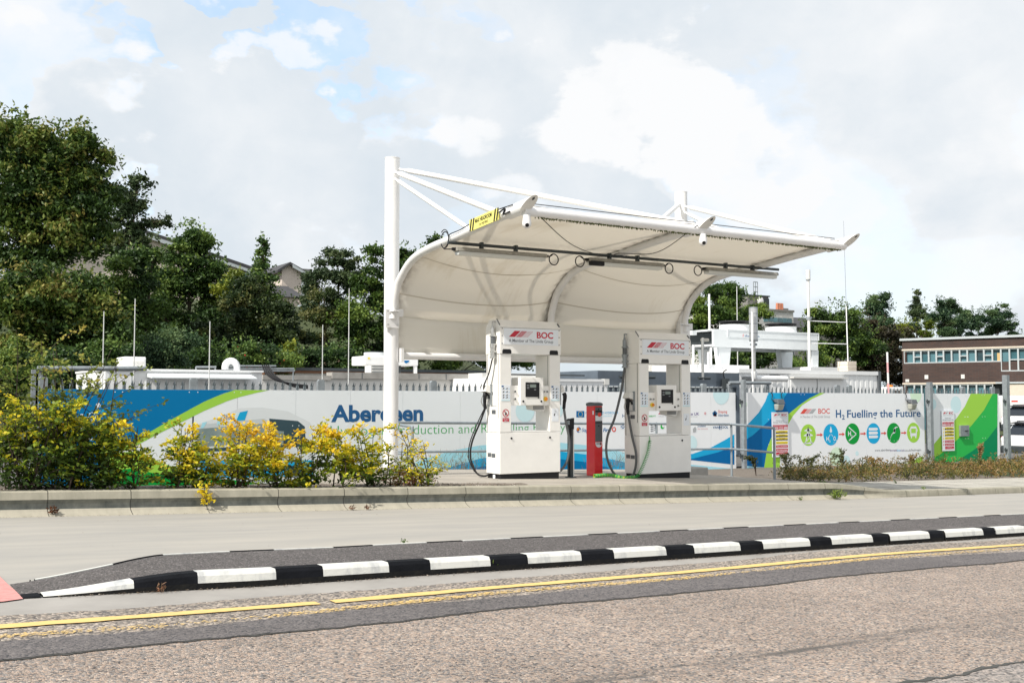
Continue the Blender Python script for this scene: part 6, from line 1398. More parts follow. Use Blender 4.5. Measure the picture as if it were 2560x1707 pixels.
a, b, z = bb(741, 795, 663, 86); m = MB(); m.hexa([(a, 86, z - 1.0), (b, 86, z - 1.0), (b, 90, z - 1), (a, 90, z - 1)], [(a, 88, z), (b, 88, z), (b, 89, z), (a, 89, z)], SLATE); m.build('rear_roof', t)
a, b, z = bb(696, 745, 706, 80); z0_ = bb(696, 0, 742, 80)[2]; t = thing_at('hill_house', a, 80, z0_ - 3, 'low house with dark slate roof below the cream gable', 'house')
m = MB(); m.hexa([(a - .6, 79.6, z0_), (b + .6, 79.6, z0_), (b + .6, 86, z0_), (a - .6, 86, z0_)], [(a, 82.3, z), (b, 82.3, z), (b, 83, z), (a, 83, z)], SLATE); m.build('roof', t); m = MB(); m.box(a, b, 80, 85.6, z0_ - 3, z0_ - .01, HARL); m.build('wall', t)

# ---------------------------------------------------------------- parked vehicles at the right edge
def vehicle(kind, label, px_l, py_base, scale, yaw_add, van=False):
    Zv = scale; d = ray(px_l, py_base); O = CAM + d * Zv; O = np.array([O[0], O[1], O[2]])
    fw = np.array([math.sin(TH + yaw_add), math.cos(TH + yaw_add), 0]); sd = np.array([fw[1], -fw[0], 0])     # looking at its tail
    t = empty(kind, O + sd * .9 + fw * 2, label, 'van' if van else 'car', 'vehicles in the car park')
    def MV(): return MB().frame(O, sd, fw)         # x across from the near-left corner, y forward, z up
    W_ = 1.78 if not van else 1.9
    def loft(secs, mt, name, par, cap=True, smooth=True):
        m = MV(); n = len(secs[0]); m.add([p for s_ in secs for p in s_], [(i * n + k, (i + 1) * n + k, (i + 1) * n + (k + 1) % n, i * n + (k + 1) % n) for i in range(len(secs) - 1) for k in range(n)], mt, smooth)
        if cap: m.add(secs[0], [tuple(range(n))], mt); m.add(secs[-1], [tuple(reversed(range(n)))], mt)
        return m.build(name, par)
    def sec(y, zb_, zt_, ins, rt, rb=.06):
        x0, x1 = ins, W_ - ins; out = []
        for cx, cz, a0, r_ in ((x1 - rb, zb_ + rb, -90, rb), (x1 - rt, zt_ - rt, 0, rt), (x0 + rt, zt_ - rt, 90, rt), (x0 + rb, zb_ + rb, 180, rb)):
            for k in range(5): q = R(a0 + 22.5 * k); out.append((cx + r_ * math.cos(q), y, cz + r_ * math.sin(q)))
        return out
    if van:
        loft([sec(0, .35, 1.6, .10, .2), sec(.06, .32, 1.92, .03, .2), sec(.5, .32, 2.0, 0, .2), sec(3.4, .32, 2.0, 0, .2), sec(4.0, .32, 1.5, .05, .2), sec(4.9, .35, 1.0, .12, .2)], CARW, 'body', t)
        m = MV(); 
        for x in (.02, W_ - .14): m.box(x, x + .12, -.012, .08, .75, 1.25, TAIL)
        m.build('tail_light', t)
        m = MV(); put_text(m, 'mail', .35, .95, 1.62, .14, lambda x, z: (x, -.01 + (z - 1.6) * .2, z), TORANGE, .04) if False else m.box(.45, .85, -.004, .05, 1.60, 1.70, TORANGE); m.box(.9, 1.4, -.002, .05, 1.38, 1.43, TPINK); m.build('decal', t)
        m = MV(); m.box(.05, W_ - .05, -.05, .05, .32, .5, DARK); m.build('bumper', t)
    else:
        loft([sec(-.02, .34, .78, .14, .12), sec(.03, .28, .95, .05, .12), sec(.25, .25, 1.0, .0, .14), sec(1.2, .24, 1.0, -.01, .12), sec(3.0, .24, .98, 0, .14), sec(3.8, .26, .82, .04, .16), sec(4.15, .30, .62, .16, .14)], CARW, 'body', t)
        cabn = loft([sec(.30, .93, .97, .09, .015, .01), sec(.46, .93, 1.26, .15, .10, .01), sec(.62, .93, 1.43, .20, .12, .01), sec(.95, .93, 1.485, .21, .12, .01), sec(1.9, .93, 1.49, .21, .12, .01), sec(2.5, .93, 1.36, .20, .12, .01), sec(3.1, .93, .97, .12, .015, .01)], CARW, 'cabin', t)
        m = MV(); m.add([(.18, .262, 1.02), (W_ - .18, .262, 1.02), (W_ - .30, .52, 1.39), (.30, .52, 1.39)], [(0, 1, 2, 3)], GLASSD); m.add([(.18, .30, 1.02), (W_ - .18, .30, 1.02), (W_ - .30, .56, 1.39), (.30, .56, 1.39)], [(3, 2, 1, 0)], GLASSD); m.build('rear_window', cabn)
        m = MV(); 
        for x_, s_ in ((.08, 1), (W_ - .08, -1)): m.add([(x_ + s_ * -.005, .62, 1.02), (x_, 2.75, 1.02), (x_ + s_ * .09, 2.35, 1.33), (x_ + s_ * .09, .75, 1.37)], [(0, 1, 2, 3)], GLASSD)
        m.build('side_window', cabn)
        m = MV(); m.hexa([(.26, .40, 1.44), (W_ - .26, .40, 1.44), (W_ - .26, .75, 1.47), (.26, .75, 1.47)], [(.26, .38, 1.465), (W_ - .26, .38, 1.465), (W_ - .26, .75, 1.505), (.26, .75, 1.505)], BLACK); m.build('spoiler', t)
        for s_ in (0, 1):
            m = MV(); x_ = .06 if s_ == 0 else W_ - .06; sg_ = 1 if s_ == 0 else -1; m.hexa([(x_, .02, .74), (x_ + sg_ * .36, -.022, .80), (x_ + sg_ * .36, .2, .80), (x_, .3, .74)], [(x_ - sg_ * .02, .10, .94), (x_ + sg_ * .30, .06, .92), (x_ + sg_ * .30, .24, .92), (x_ - sg_ * .02, .3, .94)], TAIL); m.build('tail_light', t)
        loft([sec(-.06, .30, .56, .16, .08), sec(-.03, .26, .60, .06, .1), sec(.3, .26, .60, -.004, .1)], DARK, 'bumper', t)
        for x_ in (.24, W_ - .26): m = MV(); m.tube([(x_, .9, 1.52), (x_, 2.1, 1.53)], .02, BLACK, 8); m.build('roof_rail', t)
    for x_ in (.02, W_ - .24):
        for y_ in ((.75, 3.35) if not van else (.9, 4.0)):
            m = MV(); m.tube([(x_, y_, .32), (x_ + .22, y_, .32)], .32, BLACK, 24); wh = m.build('wheel', t); m = MV(); m.tube([(x_ - .006, y_, .32), (x_ + .0, y_, .32)], .2, CHROME, 20); m.build('rim', wh)
    return t
vehicle('parked_car', 'nearest white hatchback beside the green gate, seen from behind', 2499, 1151, 42, .95); vehicle('parked_car', 'white car with dark roof rails parked behind the nearest hatchback', 2500, 1090, 53, .9); vehicle('parked_van', 'white van with red marking parked behind the white cars', 2512, 1070, 66, -.03, True)
m = MB(); z = -1.12
A = atY(2300, 1000, 52); t = empty('maintenance_van', (A[0], 52, -1.2), 'white van roof with orange beacon just above the fence before the brick office', 'van'); a, b, zt_ = bb(2222, 2272, 967, 52)
m = MB(); m.hexa([(a, 52, -1.0), (b, 52, -1.0), (b, 53.9, -1.0), (a, 53.9, -1.0)], [(a + .05, 52.12, zt_), (b - .5, 52.12, zt_), (b - .5, 53.8, zt_), (a + .05, 53.8, zt_)], CARW); m.build('body', t, bevel=.12); m = MB(); m.box(a + .5, b - .9, 51.96, 52.05, zt_ - .75, zt_ - .25, GLASSD); m.build('window', t); m = MB(); m.cyl((a + b) / 2, 52.8, zt_, zt_ + .16, .22, ORANGE, 14); m.build('beacon', t)
for x_ in (a + .6, b - .9): m = MB(); m.tube([(x_, 51.95, -.95), (x_, 52.2, -.95)], .33, BLACK, 20); m.build('wheel', t)

# ---------------------------------------------------------------- trees
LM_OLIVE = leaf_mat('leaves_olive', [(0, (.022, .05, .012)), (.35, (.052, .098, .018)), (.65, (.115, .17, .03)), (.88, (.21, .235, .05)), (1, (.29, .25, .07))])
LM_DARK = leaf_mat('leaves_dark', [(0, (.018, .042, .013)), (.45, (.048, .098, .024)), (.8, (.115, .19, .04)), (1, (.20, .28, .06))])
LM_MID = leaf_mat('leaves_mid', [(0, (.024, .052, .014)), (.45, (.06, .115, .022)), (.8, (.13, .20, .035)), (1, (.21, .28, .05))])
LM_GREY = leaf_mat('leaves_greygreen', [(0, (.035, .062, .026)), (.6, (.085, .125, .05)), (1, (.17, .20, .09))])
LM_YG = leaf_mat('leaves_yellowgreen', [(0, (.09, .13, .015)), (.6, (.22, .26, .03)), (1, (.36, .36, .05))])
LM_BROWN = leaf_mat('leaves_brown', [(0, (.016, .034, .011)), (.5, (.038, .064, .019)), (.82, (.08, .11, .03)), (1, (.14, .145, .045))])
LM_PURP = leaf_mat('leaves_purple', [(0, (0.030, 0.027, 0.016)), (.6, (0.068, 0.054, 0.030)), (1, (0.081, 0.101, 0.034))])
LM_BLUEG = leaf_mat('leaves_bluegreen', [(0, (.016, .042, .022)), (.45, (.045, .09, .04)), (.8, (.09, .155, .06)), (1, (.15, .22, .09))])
BERRY = mat('red_berry', (.45, .02, .012), .4)

def ground_z(x, y): return zground(x, y)
def tree(name, label, Y, clusters, lm, trunk, dens=1.0, leaf=.16, group='trees behind the yard', bark=None, bright=0.0, shell=.45, depth=.8, limb=1.0, base=None, up=.22, berries=0, aspect=.55):
    """clusters: (px, py, rx, ry) lobes of the crown as the photograph shows them, given a depth of their own"""
    bark = bark or BARK; tp = atY(trunk[0], trunk[1], Y); gz = ground_z(float(tp[0]), Y) if base is None else base
    t = empty(name, (tp[0], Y, gz), label, 'tree', group); C = []; A = []; TT = []; ends = []
    for (px, py, rx, ry) in clusters:
        if group == 'trees right of the canopy': rx, ry = rx * 1.15 + 3, ry * 1.10 + 3
        else: rx, ry = rx * .9, ry * .88; py = py + 12
        c = atY(px, py, Y); s = abs(float(atY(px + 100, py, Y)[0] - c[0])) / 100 * math.cos(TH) ; sv = abs(float(atY(px, py + 100, Y)[2] - c[2])) / 100
        RX, RZ = rx * sv, ry * sv; RY = max(RX, RZ) * depth if depth > .3 else RX * depth
        yo = RNG.uniform(-.35, .35) * RY; cc = np.array([c[0], Y, c[2]]) ; cc = CAM + (cc - CAM) * ((Y + yo) / Y); ends.append((cc, RX, RZ))
        lf = leaf * .8; rxm, rzm = RX * 1.06, RZ * 1.06
        nsub = max(6, int(rx * ry / 260)); nl = int(dens * rx * ry * 1.35 / ((lf / .16) ** 2) * (sv / .0148) ** 2)
        per = max(8, nl // nsub); hz = np.array([fwd[0], fwd[1], 0])
        for k in range(nsub):
            d = RNG.normal(size=3); d /= np.linalg.norm(d); rr = (shell + (1 - shell) * RNG.random()) * RNG.uniform(.8, 1.18)
            sc = cc + (rgt * d[0] * rxm + hz * d[1] * RY + Z1 * d[2] * rzm) * rr
            sg = (.13 * min(RX, RZ) + .05) * RNG.uniform(.5, 1.4); n = int(per * RNG.uniform(.4, 1.5))
            P = sc + RNG.normal(size=(n, 3)) * np.array([sg * 1.2, sg * 1.2, sg * .72]); C.append(P)
            tl = (RNG.uniform(-.05, .3) if RNG.random() < .6 else RNG.uniform(.45, .85)) + .22 * d[2]; TT.append(tl + bright + RNG.normal(size=n) * .14)  # dark and light clumps, paler tops: shade and sunlit leaves put into tint
        for k in range(int((rx + ry) * .32 * min(1.3, dens))):      # twigs reaching out past the outline
            d = RNG.normal(size=3); d[2] += .35; d /= np.linalg.norm(d); s0 = cc + (rgt * d[0] * rxm + hz * d[1] * RY + Z1 * d[2] * rzm) * .82
            L_ = min(RX, RZ) * RNG.uniform(.25, .6) + .15; dd = rgt * d[0] + hz * d[1] + Z1 * (d[2] + .35); dd /= np.linalg.norm(dd); n = int(4 + 16 * L_ / (lf * 9)); u = RNG.random(n)[:, None]
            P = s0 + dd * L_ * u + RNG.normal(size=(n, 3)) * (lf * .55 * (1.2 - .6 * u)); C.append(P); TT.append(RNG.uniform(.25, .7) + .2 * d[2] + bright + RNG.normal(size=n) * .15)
    C = np.concatenate(C); TT = np.concatenate(TT); n = len(C)
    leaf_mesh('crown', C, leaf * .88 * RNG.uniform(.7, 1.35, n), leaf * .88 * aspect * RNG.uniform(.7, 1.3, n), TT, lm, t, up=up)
    m = MB(); top = max(e[0][2] for e in ends); r0 = .045 * limb * max(2, (top - gz)) ** .8 * .55
    tops = sorted(ends, key=lambda e: e[0][2]); hi = tops[-1][0]; b = np.array([tp[0], Y, gz - .3])
    spine = spl([b, b * .6 + np.array([hi[0], hi[1], gz + (hi[2] - gz)]) * .4 * np.array([1, 1, 1]) , np.array([hi[0] * .8 + tp[0] * .2, hi[1], gz + (hi[2] - gz) * .78]), hi], 6)
    m.tube(spine, list(np.linspace(r0, r0 * .12, len(spine))), bark, 10)
    for cc, RX, RZ in ends:
        k = min(range(len(spine) - 2), key=lambda i: abs(spine[i][2] - (cc[2] - RZ * .6 - abs(cc[0] - spine[i][0]) * .35))); s_ = spine[k]
        if np.linalg.norm(cc - s_) < .4: continue
        mid = s_ * .5 + cc * .5 + np.array([0, 0, .08 * np.linalg.norm(cc - s_)]); br = spl([s_, mid, cc], 4); m.tube(br, list(np.linspace(r0 * .42, r0 * .06, len(br))), bark, 7)
        for q in range(5):
            d = RNG.normal(size=3); d[2] = abs(d[2]); d /= np.linalg.norm(d); e = cc + d * np.array([RX, RX, RZ]) * .8; m.tube([br[-3], br[-2] * .4 + e * .6 * np.array([1, 1, 1]), e] if np.linalg.norm(e - br[-3]) > .1 else [br[-3], e], [r0 * .10, r0 * .06, r0 * .025] if np.linalg.norm(e - br[-3]) > .1 else [r0 * .1, r0 * .03], bark, 5, cap=False)
    m.build('trunk', t)
    if berries:
        m = MB()
        for k in RNG.choice(n, berries): m.sphere(C[k], .032, BERRY, 6, 4)
        m.build('berries', t)
    return t
T = tree
# left bank, front to back
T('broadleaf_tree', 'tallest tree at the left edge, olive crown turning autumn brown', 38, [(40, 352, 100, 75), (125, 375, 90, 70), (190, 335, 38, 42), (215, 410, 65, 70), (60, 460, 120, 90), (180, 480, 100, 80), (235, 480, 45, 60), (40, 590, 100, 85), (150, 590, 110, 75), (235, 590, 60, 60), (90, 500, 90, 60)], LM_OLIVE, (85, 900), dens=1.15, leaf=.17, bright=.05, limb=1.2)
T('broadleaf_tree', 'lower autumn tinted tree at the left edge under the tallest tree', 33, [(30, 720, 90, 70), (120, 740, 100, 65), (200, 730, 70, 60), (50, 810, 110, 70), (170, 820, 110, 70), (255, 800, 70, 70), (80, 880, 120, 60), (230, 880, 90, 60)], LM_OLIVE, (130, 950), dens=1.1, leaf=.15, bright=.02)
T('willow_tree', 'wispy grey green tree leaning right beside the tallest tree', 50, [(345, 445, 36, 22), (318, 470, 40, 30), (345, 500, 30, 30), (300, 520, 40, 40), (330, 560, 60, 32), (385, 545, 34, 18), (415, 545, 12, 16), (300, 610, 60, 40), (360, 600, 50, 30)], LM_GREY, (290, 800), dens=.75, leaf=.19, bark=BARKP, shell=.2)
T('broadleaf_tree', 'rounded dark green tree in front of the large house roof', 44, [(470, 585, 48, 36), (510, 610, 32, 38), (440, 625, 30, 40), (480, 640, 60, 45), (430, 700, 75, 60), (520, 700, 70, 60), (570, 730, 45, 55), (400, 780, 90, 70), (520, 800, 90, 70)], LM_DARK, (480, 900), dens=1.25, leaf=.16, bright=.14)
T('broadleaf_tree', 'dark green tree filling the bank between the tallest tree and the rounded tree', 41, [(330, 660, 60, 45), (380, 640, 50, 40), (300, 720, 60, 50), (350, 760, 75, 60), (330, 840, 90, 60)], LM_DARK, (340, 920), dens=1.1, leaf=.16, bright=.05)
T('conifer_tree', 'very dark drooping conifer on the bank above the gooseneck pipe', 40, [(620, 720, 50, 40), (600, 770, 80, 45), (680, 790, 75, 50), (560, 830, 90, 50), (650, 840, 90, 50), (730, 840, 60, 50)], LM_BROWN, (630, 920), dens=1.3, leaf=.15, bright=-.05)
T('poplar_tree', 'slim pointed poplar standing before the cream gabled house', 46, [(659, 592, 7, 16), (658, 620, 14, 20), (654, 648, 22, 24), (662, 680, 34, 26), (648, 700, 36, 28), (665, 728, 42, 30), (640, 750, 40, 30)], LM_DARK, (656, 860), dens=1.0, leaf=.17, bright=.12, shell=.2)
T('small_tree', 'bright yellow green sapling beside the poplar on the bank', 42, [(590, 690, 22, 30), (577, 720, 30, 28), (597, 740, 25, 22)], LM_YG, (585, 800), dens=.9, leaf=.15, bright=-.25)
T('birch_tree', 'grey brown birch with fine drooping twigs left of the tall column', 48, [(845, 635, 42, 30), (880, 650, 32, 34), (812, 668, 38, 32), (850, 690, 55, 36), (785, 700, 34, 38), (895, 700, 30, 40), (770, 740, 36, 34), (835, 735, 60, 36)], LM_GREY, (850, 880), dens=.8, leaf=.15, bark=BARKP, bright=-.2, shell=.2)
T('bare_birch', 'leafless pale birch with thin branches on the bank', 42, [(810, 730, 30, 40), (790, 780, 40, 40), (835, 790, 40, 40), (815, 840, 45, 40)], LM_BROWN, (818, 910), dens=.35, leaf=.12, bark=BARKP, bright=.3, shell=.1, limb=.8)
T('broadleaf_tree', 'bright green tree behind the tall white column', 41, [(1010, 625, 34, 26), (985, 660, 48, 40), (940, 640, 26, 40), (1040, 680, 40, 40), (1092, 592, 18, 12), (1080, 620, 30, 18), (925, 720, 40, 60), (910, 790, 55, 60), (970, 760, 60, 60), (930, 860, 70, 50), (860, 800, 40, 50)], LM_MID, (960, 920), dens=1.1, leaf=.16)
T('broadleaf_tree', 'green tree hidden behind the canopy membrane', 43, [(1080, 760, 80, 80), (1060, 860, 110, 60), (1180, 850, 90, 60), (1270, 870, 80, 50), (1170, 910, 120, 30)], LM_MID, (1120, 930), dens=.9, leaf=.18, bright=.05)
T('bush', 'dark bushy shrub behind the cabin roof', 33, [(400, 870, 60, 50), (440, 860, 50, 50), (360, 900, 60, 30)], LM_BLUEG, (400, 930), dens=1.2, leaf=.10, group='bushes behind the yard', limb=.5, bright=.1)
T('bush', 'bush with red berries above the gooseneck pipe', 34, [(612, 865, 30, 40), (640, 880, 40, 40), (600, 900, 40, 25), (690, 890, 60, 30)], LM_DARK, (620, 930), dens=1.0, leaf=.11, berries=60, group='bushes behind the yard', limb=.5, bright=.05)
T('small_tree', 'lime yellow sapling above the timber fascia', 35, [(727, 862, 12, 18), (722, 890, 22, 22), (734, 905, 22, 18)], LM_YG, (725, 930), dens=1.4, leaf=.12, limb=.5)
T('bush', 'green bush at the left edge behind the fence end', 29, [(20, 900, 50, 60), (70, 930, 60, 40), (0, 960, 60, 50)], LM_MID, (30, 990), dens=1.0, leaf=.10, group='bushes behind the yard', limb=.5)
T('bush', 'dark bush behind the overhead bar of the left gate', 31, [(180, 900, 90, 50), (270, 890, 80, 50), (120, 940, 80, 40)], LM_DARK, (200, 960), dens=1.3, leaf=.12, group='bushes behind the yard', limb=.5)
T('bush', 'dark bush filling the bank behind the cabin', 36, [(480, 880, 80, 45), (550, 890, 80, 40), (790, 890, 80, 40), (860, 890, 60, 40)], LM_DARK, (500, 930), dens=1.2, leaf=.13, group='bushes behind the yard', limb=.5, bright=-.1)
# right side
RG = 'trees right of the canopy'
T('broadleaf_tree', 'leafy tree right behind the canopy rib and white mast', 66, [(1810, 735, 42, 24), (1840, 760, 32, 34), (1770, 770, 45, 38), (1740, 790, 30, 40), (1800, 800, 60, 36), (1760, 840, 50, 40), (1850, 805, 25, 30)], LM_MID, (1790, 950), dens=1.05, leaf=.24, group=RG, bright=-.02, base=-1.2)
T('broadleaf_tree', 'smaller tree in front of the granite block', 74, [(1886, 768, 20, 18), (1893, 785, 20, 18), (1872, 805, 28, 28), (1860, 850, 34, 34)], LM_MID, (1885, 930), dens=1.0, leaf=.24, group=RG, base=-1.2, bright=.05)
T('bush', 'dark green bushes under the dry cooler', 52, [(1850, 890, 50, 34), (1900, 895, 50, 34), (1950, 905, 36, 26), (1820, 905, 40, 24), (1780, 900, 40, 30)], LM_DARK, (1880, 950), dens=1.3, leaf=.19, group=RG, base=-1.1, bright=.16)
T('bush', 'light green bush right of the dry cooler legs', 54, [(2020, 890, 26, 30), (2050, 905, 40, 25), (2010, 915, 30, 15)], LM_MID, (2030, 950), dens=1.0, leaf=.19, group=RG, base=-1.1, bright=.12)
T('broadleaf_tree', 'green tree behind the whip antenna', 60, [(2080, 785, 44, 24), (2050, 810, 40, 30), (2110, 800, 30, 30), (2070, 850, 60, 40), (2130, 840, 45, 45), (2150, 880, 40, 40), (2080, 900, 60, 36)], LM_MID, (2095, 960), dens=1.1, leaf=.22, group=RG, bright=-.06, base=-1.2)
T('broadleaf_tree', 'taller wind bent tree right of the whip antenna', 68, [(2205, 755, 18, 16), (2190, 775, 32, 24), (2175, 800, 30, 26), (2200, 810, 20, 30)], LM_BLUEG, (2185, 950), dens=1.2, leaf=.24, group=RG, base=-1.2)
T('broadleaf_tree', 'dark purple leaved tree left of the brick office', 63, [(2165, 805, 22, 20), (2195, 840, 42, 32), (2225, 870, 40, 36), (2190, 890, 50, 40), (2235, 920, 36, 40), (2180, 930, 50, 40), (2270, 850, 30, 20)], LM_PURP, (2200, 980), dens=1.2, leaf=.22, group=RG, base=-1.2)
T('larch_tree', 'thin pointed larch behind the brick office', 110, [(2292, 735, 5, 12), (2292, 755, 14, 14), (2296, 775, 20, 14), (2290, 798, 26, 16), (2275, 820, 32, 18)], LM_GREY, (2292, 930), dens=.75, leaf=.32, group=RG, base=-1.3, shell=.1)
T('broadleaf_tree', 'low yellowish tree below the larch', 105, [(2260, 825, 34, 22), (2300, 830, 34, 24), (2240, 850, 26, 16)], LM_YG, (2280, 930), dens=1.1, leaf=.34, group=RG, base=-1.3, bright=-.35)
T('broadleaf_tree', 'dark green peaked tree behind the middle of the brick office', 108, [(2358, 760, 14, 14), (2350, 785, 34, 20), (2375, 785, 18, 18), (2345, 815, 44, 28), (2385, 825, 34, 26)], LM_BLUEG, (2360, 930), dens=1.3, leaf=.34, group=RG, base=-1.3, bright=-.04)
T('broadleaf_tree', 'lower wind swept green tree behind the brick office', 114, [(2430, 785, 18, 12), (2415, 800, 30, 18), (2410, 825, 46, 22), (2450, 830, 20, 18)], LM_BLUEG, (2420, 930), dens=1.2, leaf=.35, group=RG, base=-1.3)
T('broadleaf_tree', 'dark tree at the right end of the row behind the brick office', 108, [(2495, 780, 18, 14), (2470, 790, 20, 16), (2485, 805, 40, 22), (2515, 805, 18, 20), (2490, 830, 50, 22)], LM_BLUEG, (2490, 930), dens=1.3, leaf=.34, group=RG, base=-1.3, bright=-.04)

# ---------------------------------------------------------------- hedge plants along the bed on the left
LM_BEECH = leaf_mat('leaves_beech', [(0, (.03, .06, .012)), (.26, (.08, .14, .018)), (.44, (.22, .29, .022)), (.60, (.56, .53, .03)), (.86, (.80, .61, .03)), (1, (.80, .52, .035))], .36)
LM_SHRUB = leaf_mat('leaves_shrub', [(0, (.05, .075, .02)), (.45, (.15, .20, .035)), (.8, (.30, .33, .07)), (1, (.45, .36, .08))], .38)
def shrub(label, px, py_base, Y, wpx, hpx, n_br, leaves, gold, lm, leaf=.057, lean=0.0, name='hedge_shrub', sub=4):
    b = atY(px, py_base, Y); b[2] = zbed(float(b[0]), Y); s = float(np.linalg.norm(CAM - b)) / F; Wm, Hm = wpx * s / 2, hpx * s
    t = empty(name, b, label, 'shrub', 'shrubs along the platform kerb'); m = MB(); C = []; AX = []; TT = []
    n_br = int(n_br * 1.9); leaves = int(leaves * 1.2); nst = max(3, n_br // 9)
    for k in range(nst):
        a = RNG.uniform(0, 6.28); tip = b + np.array([math.cos(a) * Wm * .5 + lean * Wm, math.sin(a) * .22, Hm * RNG.uniform(.72, 1.0)]); base = b + np.array([RNG.normal() * Wm * .22, RNG.normal() * .08, -.05])
        stem = spl([base, base * .6 + tip * .4 + np.array([RNG.normal() * .04, RNG.normal() * .03, 0]), tip], 6); m.tube(stem, list(np.linspace(.011, .003, len(stem))), TWIG, 6)
        for q in range(n_br // nst + 2):
            f = RNG.uniform(.06, 1.0); i = min(len(stem) - 2, int(f * (len(stem) - 1))); s0 = stem[i]
            an = RNG.uniform(0, 6.28); ln = Wm * (1.25 - .75 * f) * RNG.uniform(.45, 1.1) + .06; d = np.array([math.cos(an), math.sin(an) * .55, RNG.uniform(.1, .65) + .35 * (f > .85)]); e = s0 + d * ln
            br = spl([s0, s0 * .5 + e * .5 + np.array([0, 0, ln * .10]), e], 4); m.tube(br, list(np.linspace(.004, .0015, len(br))), TWIG, 4, cap=False)
            nl = int(leaves * RNG.uniform(.6, 1.4)); u = RNG.random(nl) ** .75; side = RNG.choice([-1, 1], nl)
            idx = np.minimum((u * (len(br) - 1)).astype(int), len(br) - 2); fr = u * (len(br) - 1) - idx; B = np.array(br); P = B[idx] * (1 - fr)[:, None] + B[idx + 1] * fr[:, None]
            dirv = d / np.linalg.norm(d); sd = np.cross(dirv, Z1); sd /= np.linalg.norm(sd) + 1e-9; ax = dirv * .6 + side[:, None] * sd
            P = P + ax * leaf * .5 + RNG.normal(size=(nl, 3)) * np.array([.028, .028, .02]); C.append(P); AX.append(ax)
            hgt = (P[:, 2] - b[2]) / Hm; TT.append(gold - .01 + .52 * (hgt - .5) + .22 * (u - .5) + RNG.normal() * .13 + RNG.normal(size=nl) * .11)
    C = np.concatenate(C); AX = np.concatenate(AX); TT = np.concatenate(TT); n = len(C)
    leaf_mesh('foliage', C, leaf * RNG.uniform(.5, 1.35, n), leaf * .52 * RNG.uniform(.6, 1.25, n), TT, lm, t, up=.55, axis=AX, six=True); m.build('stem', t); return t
random.seed(3)
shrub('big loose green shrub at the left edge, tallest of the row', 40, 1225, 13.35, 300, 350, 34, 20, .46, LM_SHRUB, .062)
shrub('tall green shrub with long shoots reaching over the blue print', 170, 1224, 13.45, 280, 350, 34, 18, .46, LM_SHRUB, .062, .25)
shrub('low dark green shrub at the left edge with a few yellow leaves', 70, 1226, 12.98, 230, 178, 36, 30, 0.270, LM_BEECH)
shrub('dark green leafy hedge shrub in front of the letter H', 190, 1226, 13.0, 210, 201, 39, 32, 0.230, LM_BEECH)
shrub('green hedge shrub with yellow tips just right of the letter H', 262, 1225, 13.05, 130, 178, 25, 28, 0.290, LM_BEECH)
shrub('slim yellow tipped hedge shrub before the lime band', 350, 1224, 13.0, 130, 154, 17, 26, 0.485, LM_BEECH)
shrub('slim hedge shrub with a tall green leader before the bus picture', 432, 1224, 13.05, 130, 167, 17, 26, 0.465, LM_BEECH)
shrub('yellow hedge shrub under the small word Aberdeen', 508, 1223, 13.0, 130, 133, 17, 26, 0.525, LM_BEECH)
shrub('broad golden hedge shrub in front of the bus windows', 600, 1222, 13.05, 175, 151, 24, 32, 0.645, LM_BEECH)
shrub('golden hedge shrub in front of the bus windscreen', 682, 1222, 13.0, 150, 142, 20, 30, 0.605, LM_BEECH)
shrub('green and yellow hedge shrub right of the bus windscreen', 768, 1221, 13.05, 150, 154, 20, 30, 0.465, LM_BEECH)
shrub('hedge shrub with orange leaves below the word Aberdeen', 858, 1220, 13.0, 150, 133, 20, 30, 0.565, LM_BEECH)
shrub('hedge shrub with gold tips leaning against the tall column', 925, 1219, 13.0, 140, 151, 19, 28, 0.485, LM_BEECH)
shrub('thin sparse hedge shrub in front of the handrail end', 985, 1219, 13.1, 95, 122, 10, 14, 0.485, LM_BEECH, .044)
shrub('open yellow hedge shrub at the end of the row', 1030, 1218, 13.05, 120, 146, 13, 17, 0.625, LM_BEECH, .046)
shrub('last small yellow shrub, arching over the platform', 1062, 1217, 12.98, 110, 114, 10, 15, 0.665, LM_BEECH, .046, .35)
b = bus_pt(521, 1240, .2)
t = empty('yellow_sprig', (float(b[0]), 12.63, zbus(b[0]) + .24), 'bright yellow sprig hanging over the kerb', 'sprig'); n = 70
tt = RNG.random(n); base_ = np.array([float(b[0]), 12.66, zbus(b[0]) + .30]); C = base_ + np.outer(tt, [.06, -.06, -.20]) + RNG.normal(size=(n, 3)) * np.array([.045, .02, .025]); leaf_mesh('foliage', C, .05, .03, .80 + RNG.normal(size=n) * .06, LM_BEECH, t, six=True)
m = MB(); m.tube(spl([base_ + np.array([-.05, .25, .02]), base_ + np.array([0, .05, .06]), base_ + np.array([.06, -.06, -.18])], 4), .003, TWIG, 5); m.build('stem', t)
# litter of small stones and dead leaves on the soil
C = np.array([(RNG.uniform(-2, 8.3), RNG.uniform(12.88, 13.5), 0) for _ in range(2600)]); C[:, 2] = [zbed(x, y) + .008 for x, y, _ in C]
LM_LIT = leaf_mat('litter', [(0, (.05, .035, .025)), (.5, (.20, .15, .10)), (1, (.5, .46, .42))], .05)
o = leaf_mesh('leaf_litter', C, RNG.uniform(.015, .045, len(C)), RNG.uniform(.012, .03, len(C)), RNG.random(len(C)), LM_LIT, None, up=3); tagset(o, 'pale chips and dead leaves on the soil of the left bed', 'litter', kind='stuff')
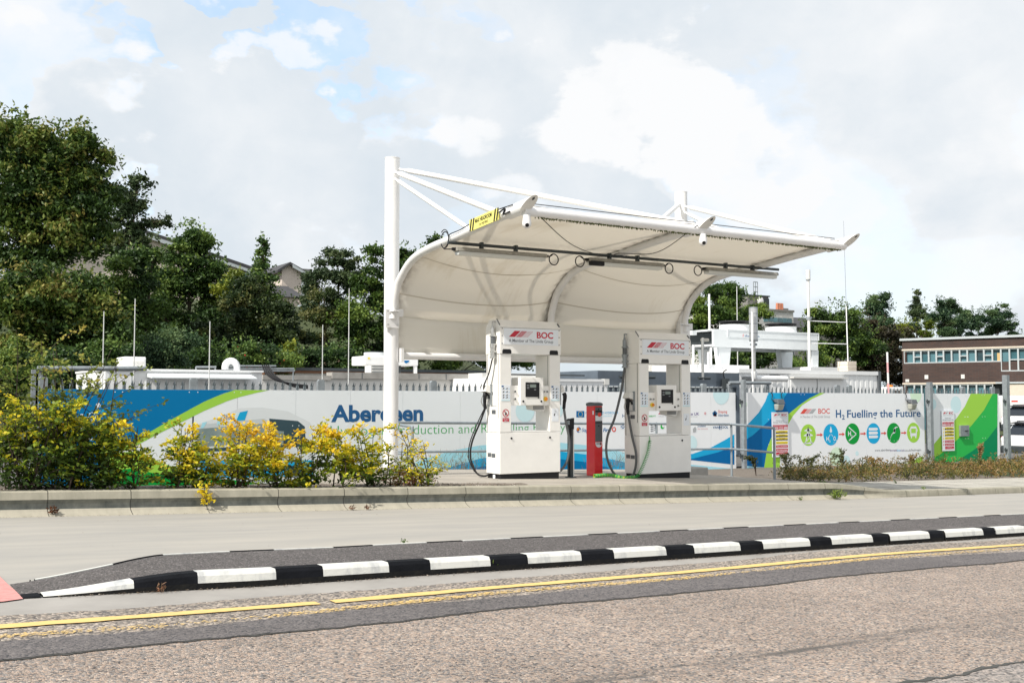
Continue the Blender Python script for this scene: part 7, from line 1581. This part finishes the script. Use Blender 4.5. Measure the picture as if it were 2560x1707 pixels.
# dry red brown tuft at the end of the bed
n = 420; e = plat_pt(1000, 1212); C = np.array([float(e[0]), 12.98, hs(e[0], 13) + .07]) + RNG.normal(size=(n, 3)) * np.array([.16, .08, .06]); LM_RB = leaf_mat('leaves_redbrown', [(0, (.07, .03, .015)), (.6, (.17, .07, .03)), (1, (.30, .14, .06))], .2)
o = leaf_mesh('dry_tuft', C, .075, .012, RNG.random(n), LM_RB, None, up=.0); tagset(o, 'red brown dry grass tuft at the end of the left bed', 'grass', kind='stuff')

# low arching ground cover on the verge at the right
LM_GC = leaf_mat('leaves_groundcover', [(0, (.035, .045, .014)), (.3, (.09, .10, .022)), (.5, (.18, .15, .035)), (.75, (.27, .15, .055)), (1, (.36, .26, .13))], .25)
C = []; AX = []; TT = []; m = MB()
for k in range(1900):
    x = RNG.uniform(15.6, 40); be = back_edge(x); y = be + .12 + (RNG.random() ** 1.15) * (21.4 - be) * .62
    if x < 18.5: y = be + .2 + RNG.random() * (21.2 - be) * (.35 + .2 * (x - 15.6) / 3)
    if x / y < 1.035: continue
    z = zrbed(x, y); h = RNG.uniform(.12, .42) * (.75 + .25 * math.sin(x * 1.3)); an = RNG.uniform(0, 6.28); ln = RNG.uniform(.12, .4)
    if x > 26: h *= 1.25
    tip = np.array([x + math.cos(an) * ln, y + math.sin(an) * ln, z + h * RNG.uniform(.7, 1.1)]); br = spl([np.array([x, y, z]), np.array([x + math.cos(an) * ln * .4, y + math.sin(an) * ln * .4, z + h]), tip], 3)
    if k % 3 == 0: m.tube(br, [.006] + [.003] * (len(br) - 1), TWIG, 4, cap=False)
    n = 20; u = RNG.random(n); idx = np.minimum((u * (len(br) - 1)).astype(int), len(br) - 2); fr = (u * (len(br) - 1) - idx)[:, None]; B = np.array(br); P = B[idx] * (1 - fr) + B[idx + 1] * fr + RNG.normal(size=(n, 3)) * .03
    d = tip - br[0]; d /= np.linalg.norm(d); AX.append(np.tile(d, (n, 1))); C.append(P); tl = .38 + .16 * math.sin(x * .9 + y) + (.12 if x > 22 else -.06) + RNG.normal() * .15; TT.append(tl + RNG.normal(size=n) * .1 + .15 * (u - .5))
C = np.concatenate(C); AX = np.concatenate(AX); TT = np.concatenate(TT)
gc_o = leaf_mesh('ground_cover', C, RNG.uniform(.04, .085, len(C)), RNG.uniform(.016, .032, len(C)), TT, LM_GC, None, up=.3, axis=AX); tagset(gc_o, 'low brown and green ground cover along the verge on the right', 'ground cover', kind='stuff')
m.build('twigs', gc_o)['kind'] = 'stuff'
# taller sprigs standing out of it
for i, (px, py, h_, l_) in enumerate([(1890, 1172, .42, 'dark drooping sprig before the deep blue print'), (1965, 1182, .5, 'dark leafy sprig right of the handrail end post'), (2026, 1180, .42, 'dark arching sprig left of the pylon icon'), (2107, 1176, .52, 'tall dark sprig under the drop icon'), (2185, 1172, .42, 'curling brown sprig under the arrows icon'), (2280, 1170, .42, 'curling brown sprig under the bus icon'), (2450, 1166, .62, 'rusty orange spire at the foot of the green gate')]):
    p = atY(px, py, 18.6 if px < 2300 else 19.5); y0 = float(p[1]); x_ = float(p[0]); z_ = zrbed(x_, y0); t = empty('tall_sprig', (x_, y0, z_), l_, 'plant', 'sprigs standing out of the ground cover'); m = MB(); C = []; AX = []
    for q in range(5):
        an = RNG.uniform(0, 6.28); ln = RNG.uniform(.1, .4) if px < 2400 else .08; br = spl([(x_, y0, z_), (x_ + math.cos(an) * ln * .3, y0 + math.sin(an) * ln * .3, z_ + h_ * .8), (x_ + math.cos(an) * ln, y0 + math.sin(an) * ln, z_ + h_ * RNG.uniform(.75, 1.2))], 6); m.tube(br, list(np.linspace(.008, .003, len(br))), TWIG, 5, cap=False)
        for b_ in br[4:]:
            for r_ in range(5): C.append(b_ + RNG.normal(size=3) * .025); AX.append((math.cos(an), math.sin(an), -.3))
    leaf_mesh('foliage', np.array(C), .085, .028, (.1 if px < 2150 else .62 if px < 2400 else .82) + RNG.normal(size=len(C)) * .1, LM_GC, t, axis=np.array(AX)); m.build('stem', t)
# dry grass and weeds behind the platform
LM_DRY = leaf_mat('dry_grass_blades', [(0, (.06, .08, .02)), (.5, (.20, .15, .08)), (1, (.32, .14, .08))], .2)
C = []; AX = []
for k in range(900):
    px = RNG.choice([1105, 1128, 1150, 1165, 1178, 1210, 1490, 1560, 1535]) + RNG.normal() * 9; p = atY(px, 1175, 18.5); h = abs(RNG.normal()) * .17
    C.append((p[0], 18.5 + RNG.normal() * .15, zyard(p[0]) + .35 + h)); AX.append((RNG.normal() * .15, RNG.normal() * .15, 1))
o = leaf_mesh('dry_grass', np.array(C), .16, .007, RNG.random(len(C)), LM_DRY, None, axis=np.array(AX), up=0); tagset(o, 'tall dry grasses behind the platform edge', 'grass', kind='stuff')
def weed(label, x, y, z, h, n, tint, lm, wd=.35):
    t = empty('weed', (x, y, z), label, 'weed', 'weeds in the kerb joints'); C = []; AX = []
    for k in range(n): a = RNG.uniform(0, 6.28); e = RNG.uniform(.3, 1.3); d = np.array([math.cos(a) * math.cos(e), math.sin(a) * math.cos(e), math.sin(e)]); f = RNG.uniform(.25, .9); C.append(np.array([x, y, z]) + d * h * f * .8); AX.append(d)
    leaf_mesh('leaves', np.array(C), h * .42, h * .42 * wd, tint + RNG.normal(size=n) * .12, lm, t, axis=np.array(AX), six=True); m = MB()
    for k in range(4): m.tube([(x, y, z), tuple(C[k])], .002, TWIG, 4); 
    m.build('stem', t)
def wpt(px, py, off=0): p = bus_pt(px, py, off); return float(p[0]), float(p[1])
x, y = wpt(985, 1434); weed('small green weed at the foot of a black kerbstone', x, y + .02, zbus(x), .085, 22, .7, LM_MID)
x, y = wpt(1233, 1425); weed('spiky green weed at the foot of the island kerb, near its middle', x, y + .02, zbus(x), .12, 24, .8, LM_MID, .22)
x, y = wpt(1452, 1409); weed('dark thin weed at the foot of a black kerbstone', x, y + .02, zbus(x), .10, 16, .3, LM_MID, .25)
x, y = wpt(405, 1481); weed('dry brown tuft at the foot of the island kerb', x, y + .02, zbus(x), .085, 30, .8, LM_DRY, .12)
x, y = wpt(117, 1280); weed('dead brown clump on the platform kerb joint', x, 12.60, zbus(x) + .02, .11, 60, .2, LM_RB, .3)
for px, l in ((855, 'small brown weed in the platform kerb gutter'), (895, 'red brown weed lying in the platform kerb gutter')): x, y = wpt(px, 1268); weed(l, x, 12.52, zbus(x), .09, 30, .35, LM_RB, .25)
x, y = wpt(2081, 1246); weed('bright green tuft growing at the end of the high kerb', x, 12.52, zbus(x) + .01, .24, 90, .95, LM_MID, .16)
x, y = wpt(1985, 1248); weed('small green tuft in the kerb gutter left of the bright tuft', x, 12.50, zbus(x), .10, 30, .6, LM_MID, .2)
x, y = wpt(2308, 1224, .1); weed('small green weed in the paving joint near the footway kerb', x, y, hs(x, y), .09, 18, .8, LM_MID); x, y = wpt(2057, 1206, .15); weed('flat green weed between platform and flagstones', x, y, hs(x, y), .12, 30, .7, LM_MID)
x, y = wpt(2239, 1207, .1); weed('dark weed in the paving joint near the ground cover', x, y, hs(x, y), .10, 16, .2, LM_MID); x, y = wpt(1003, 1357, .08); weed('tiny weed on the far island kerb', x, y - .05, zbus(x) + .085, .06, 18, .6, LM_MID)

# grit and leaf scraps swept against the kerbs
C = []
for k in range(2600):
    x = RNG.uniform(1.2, 22); y = nearf(x) - abs(RNG.normal()) * .035 - .004; C.append((x, y, zbus(x) + .005))
for k in range(1300):
    x = RNG.uniform(.5, 16); y = 12.53 - abs(RNG.normal()) * .03; C.append((x, y, zbus(x) + .001))
for k in range(260):
    x = RNG.uniform(1, 24); y = RNG.uniform(8.6, 12.5); C.append((x, y, zbus(x) - .003))
for k in range(500):
    x = RNG.uniform(8.6, 17); y = RNG.uniform(12.9, 17.5); C.append((x, y, hs(x, y) + .003)) if y < 12.9 + (17.5 - 12.9) * (17 - x) / 4 else None
C = np.array(C); n = len(C)
o = leaf_mesh('grit', C, RNG.uniform(.006, .022, n), RNG.uniform(.005, .014, n), RNG.random(n) ** 2 * .8, LM_LIT, None, up=3); tagset(o, 'dark grit and leaf scraps swept against the kerbs', 'grit', kind='stuff')
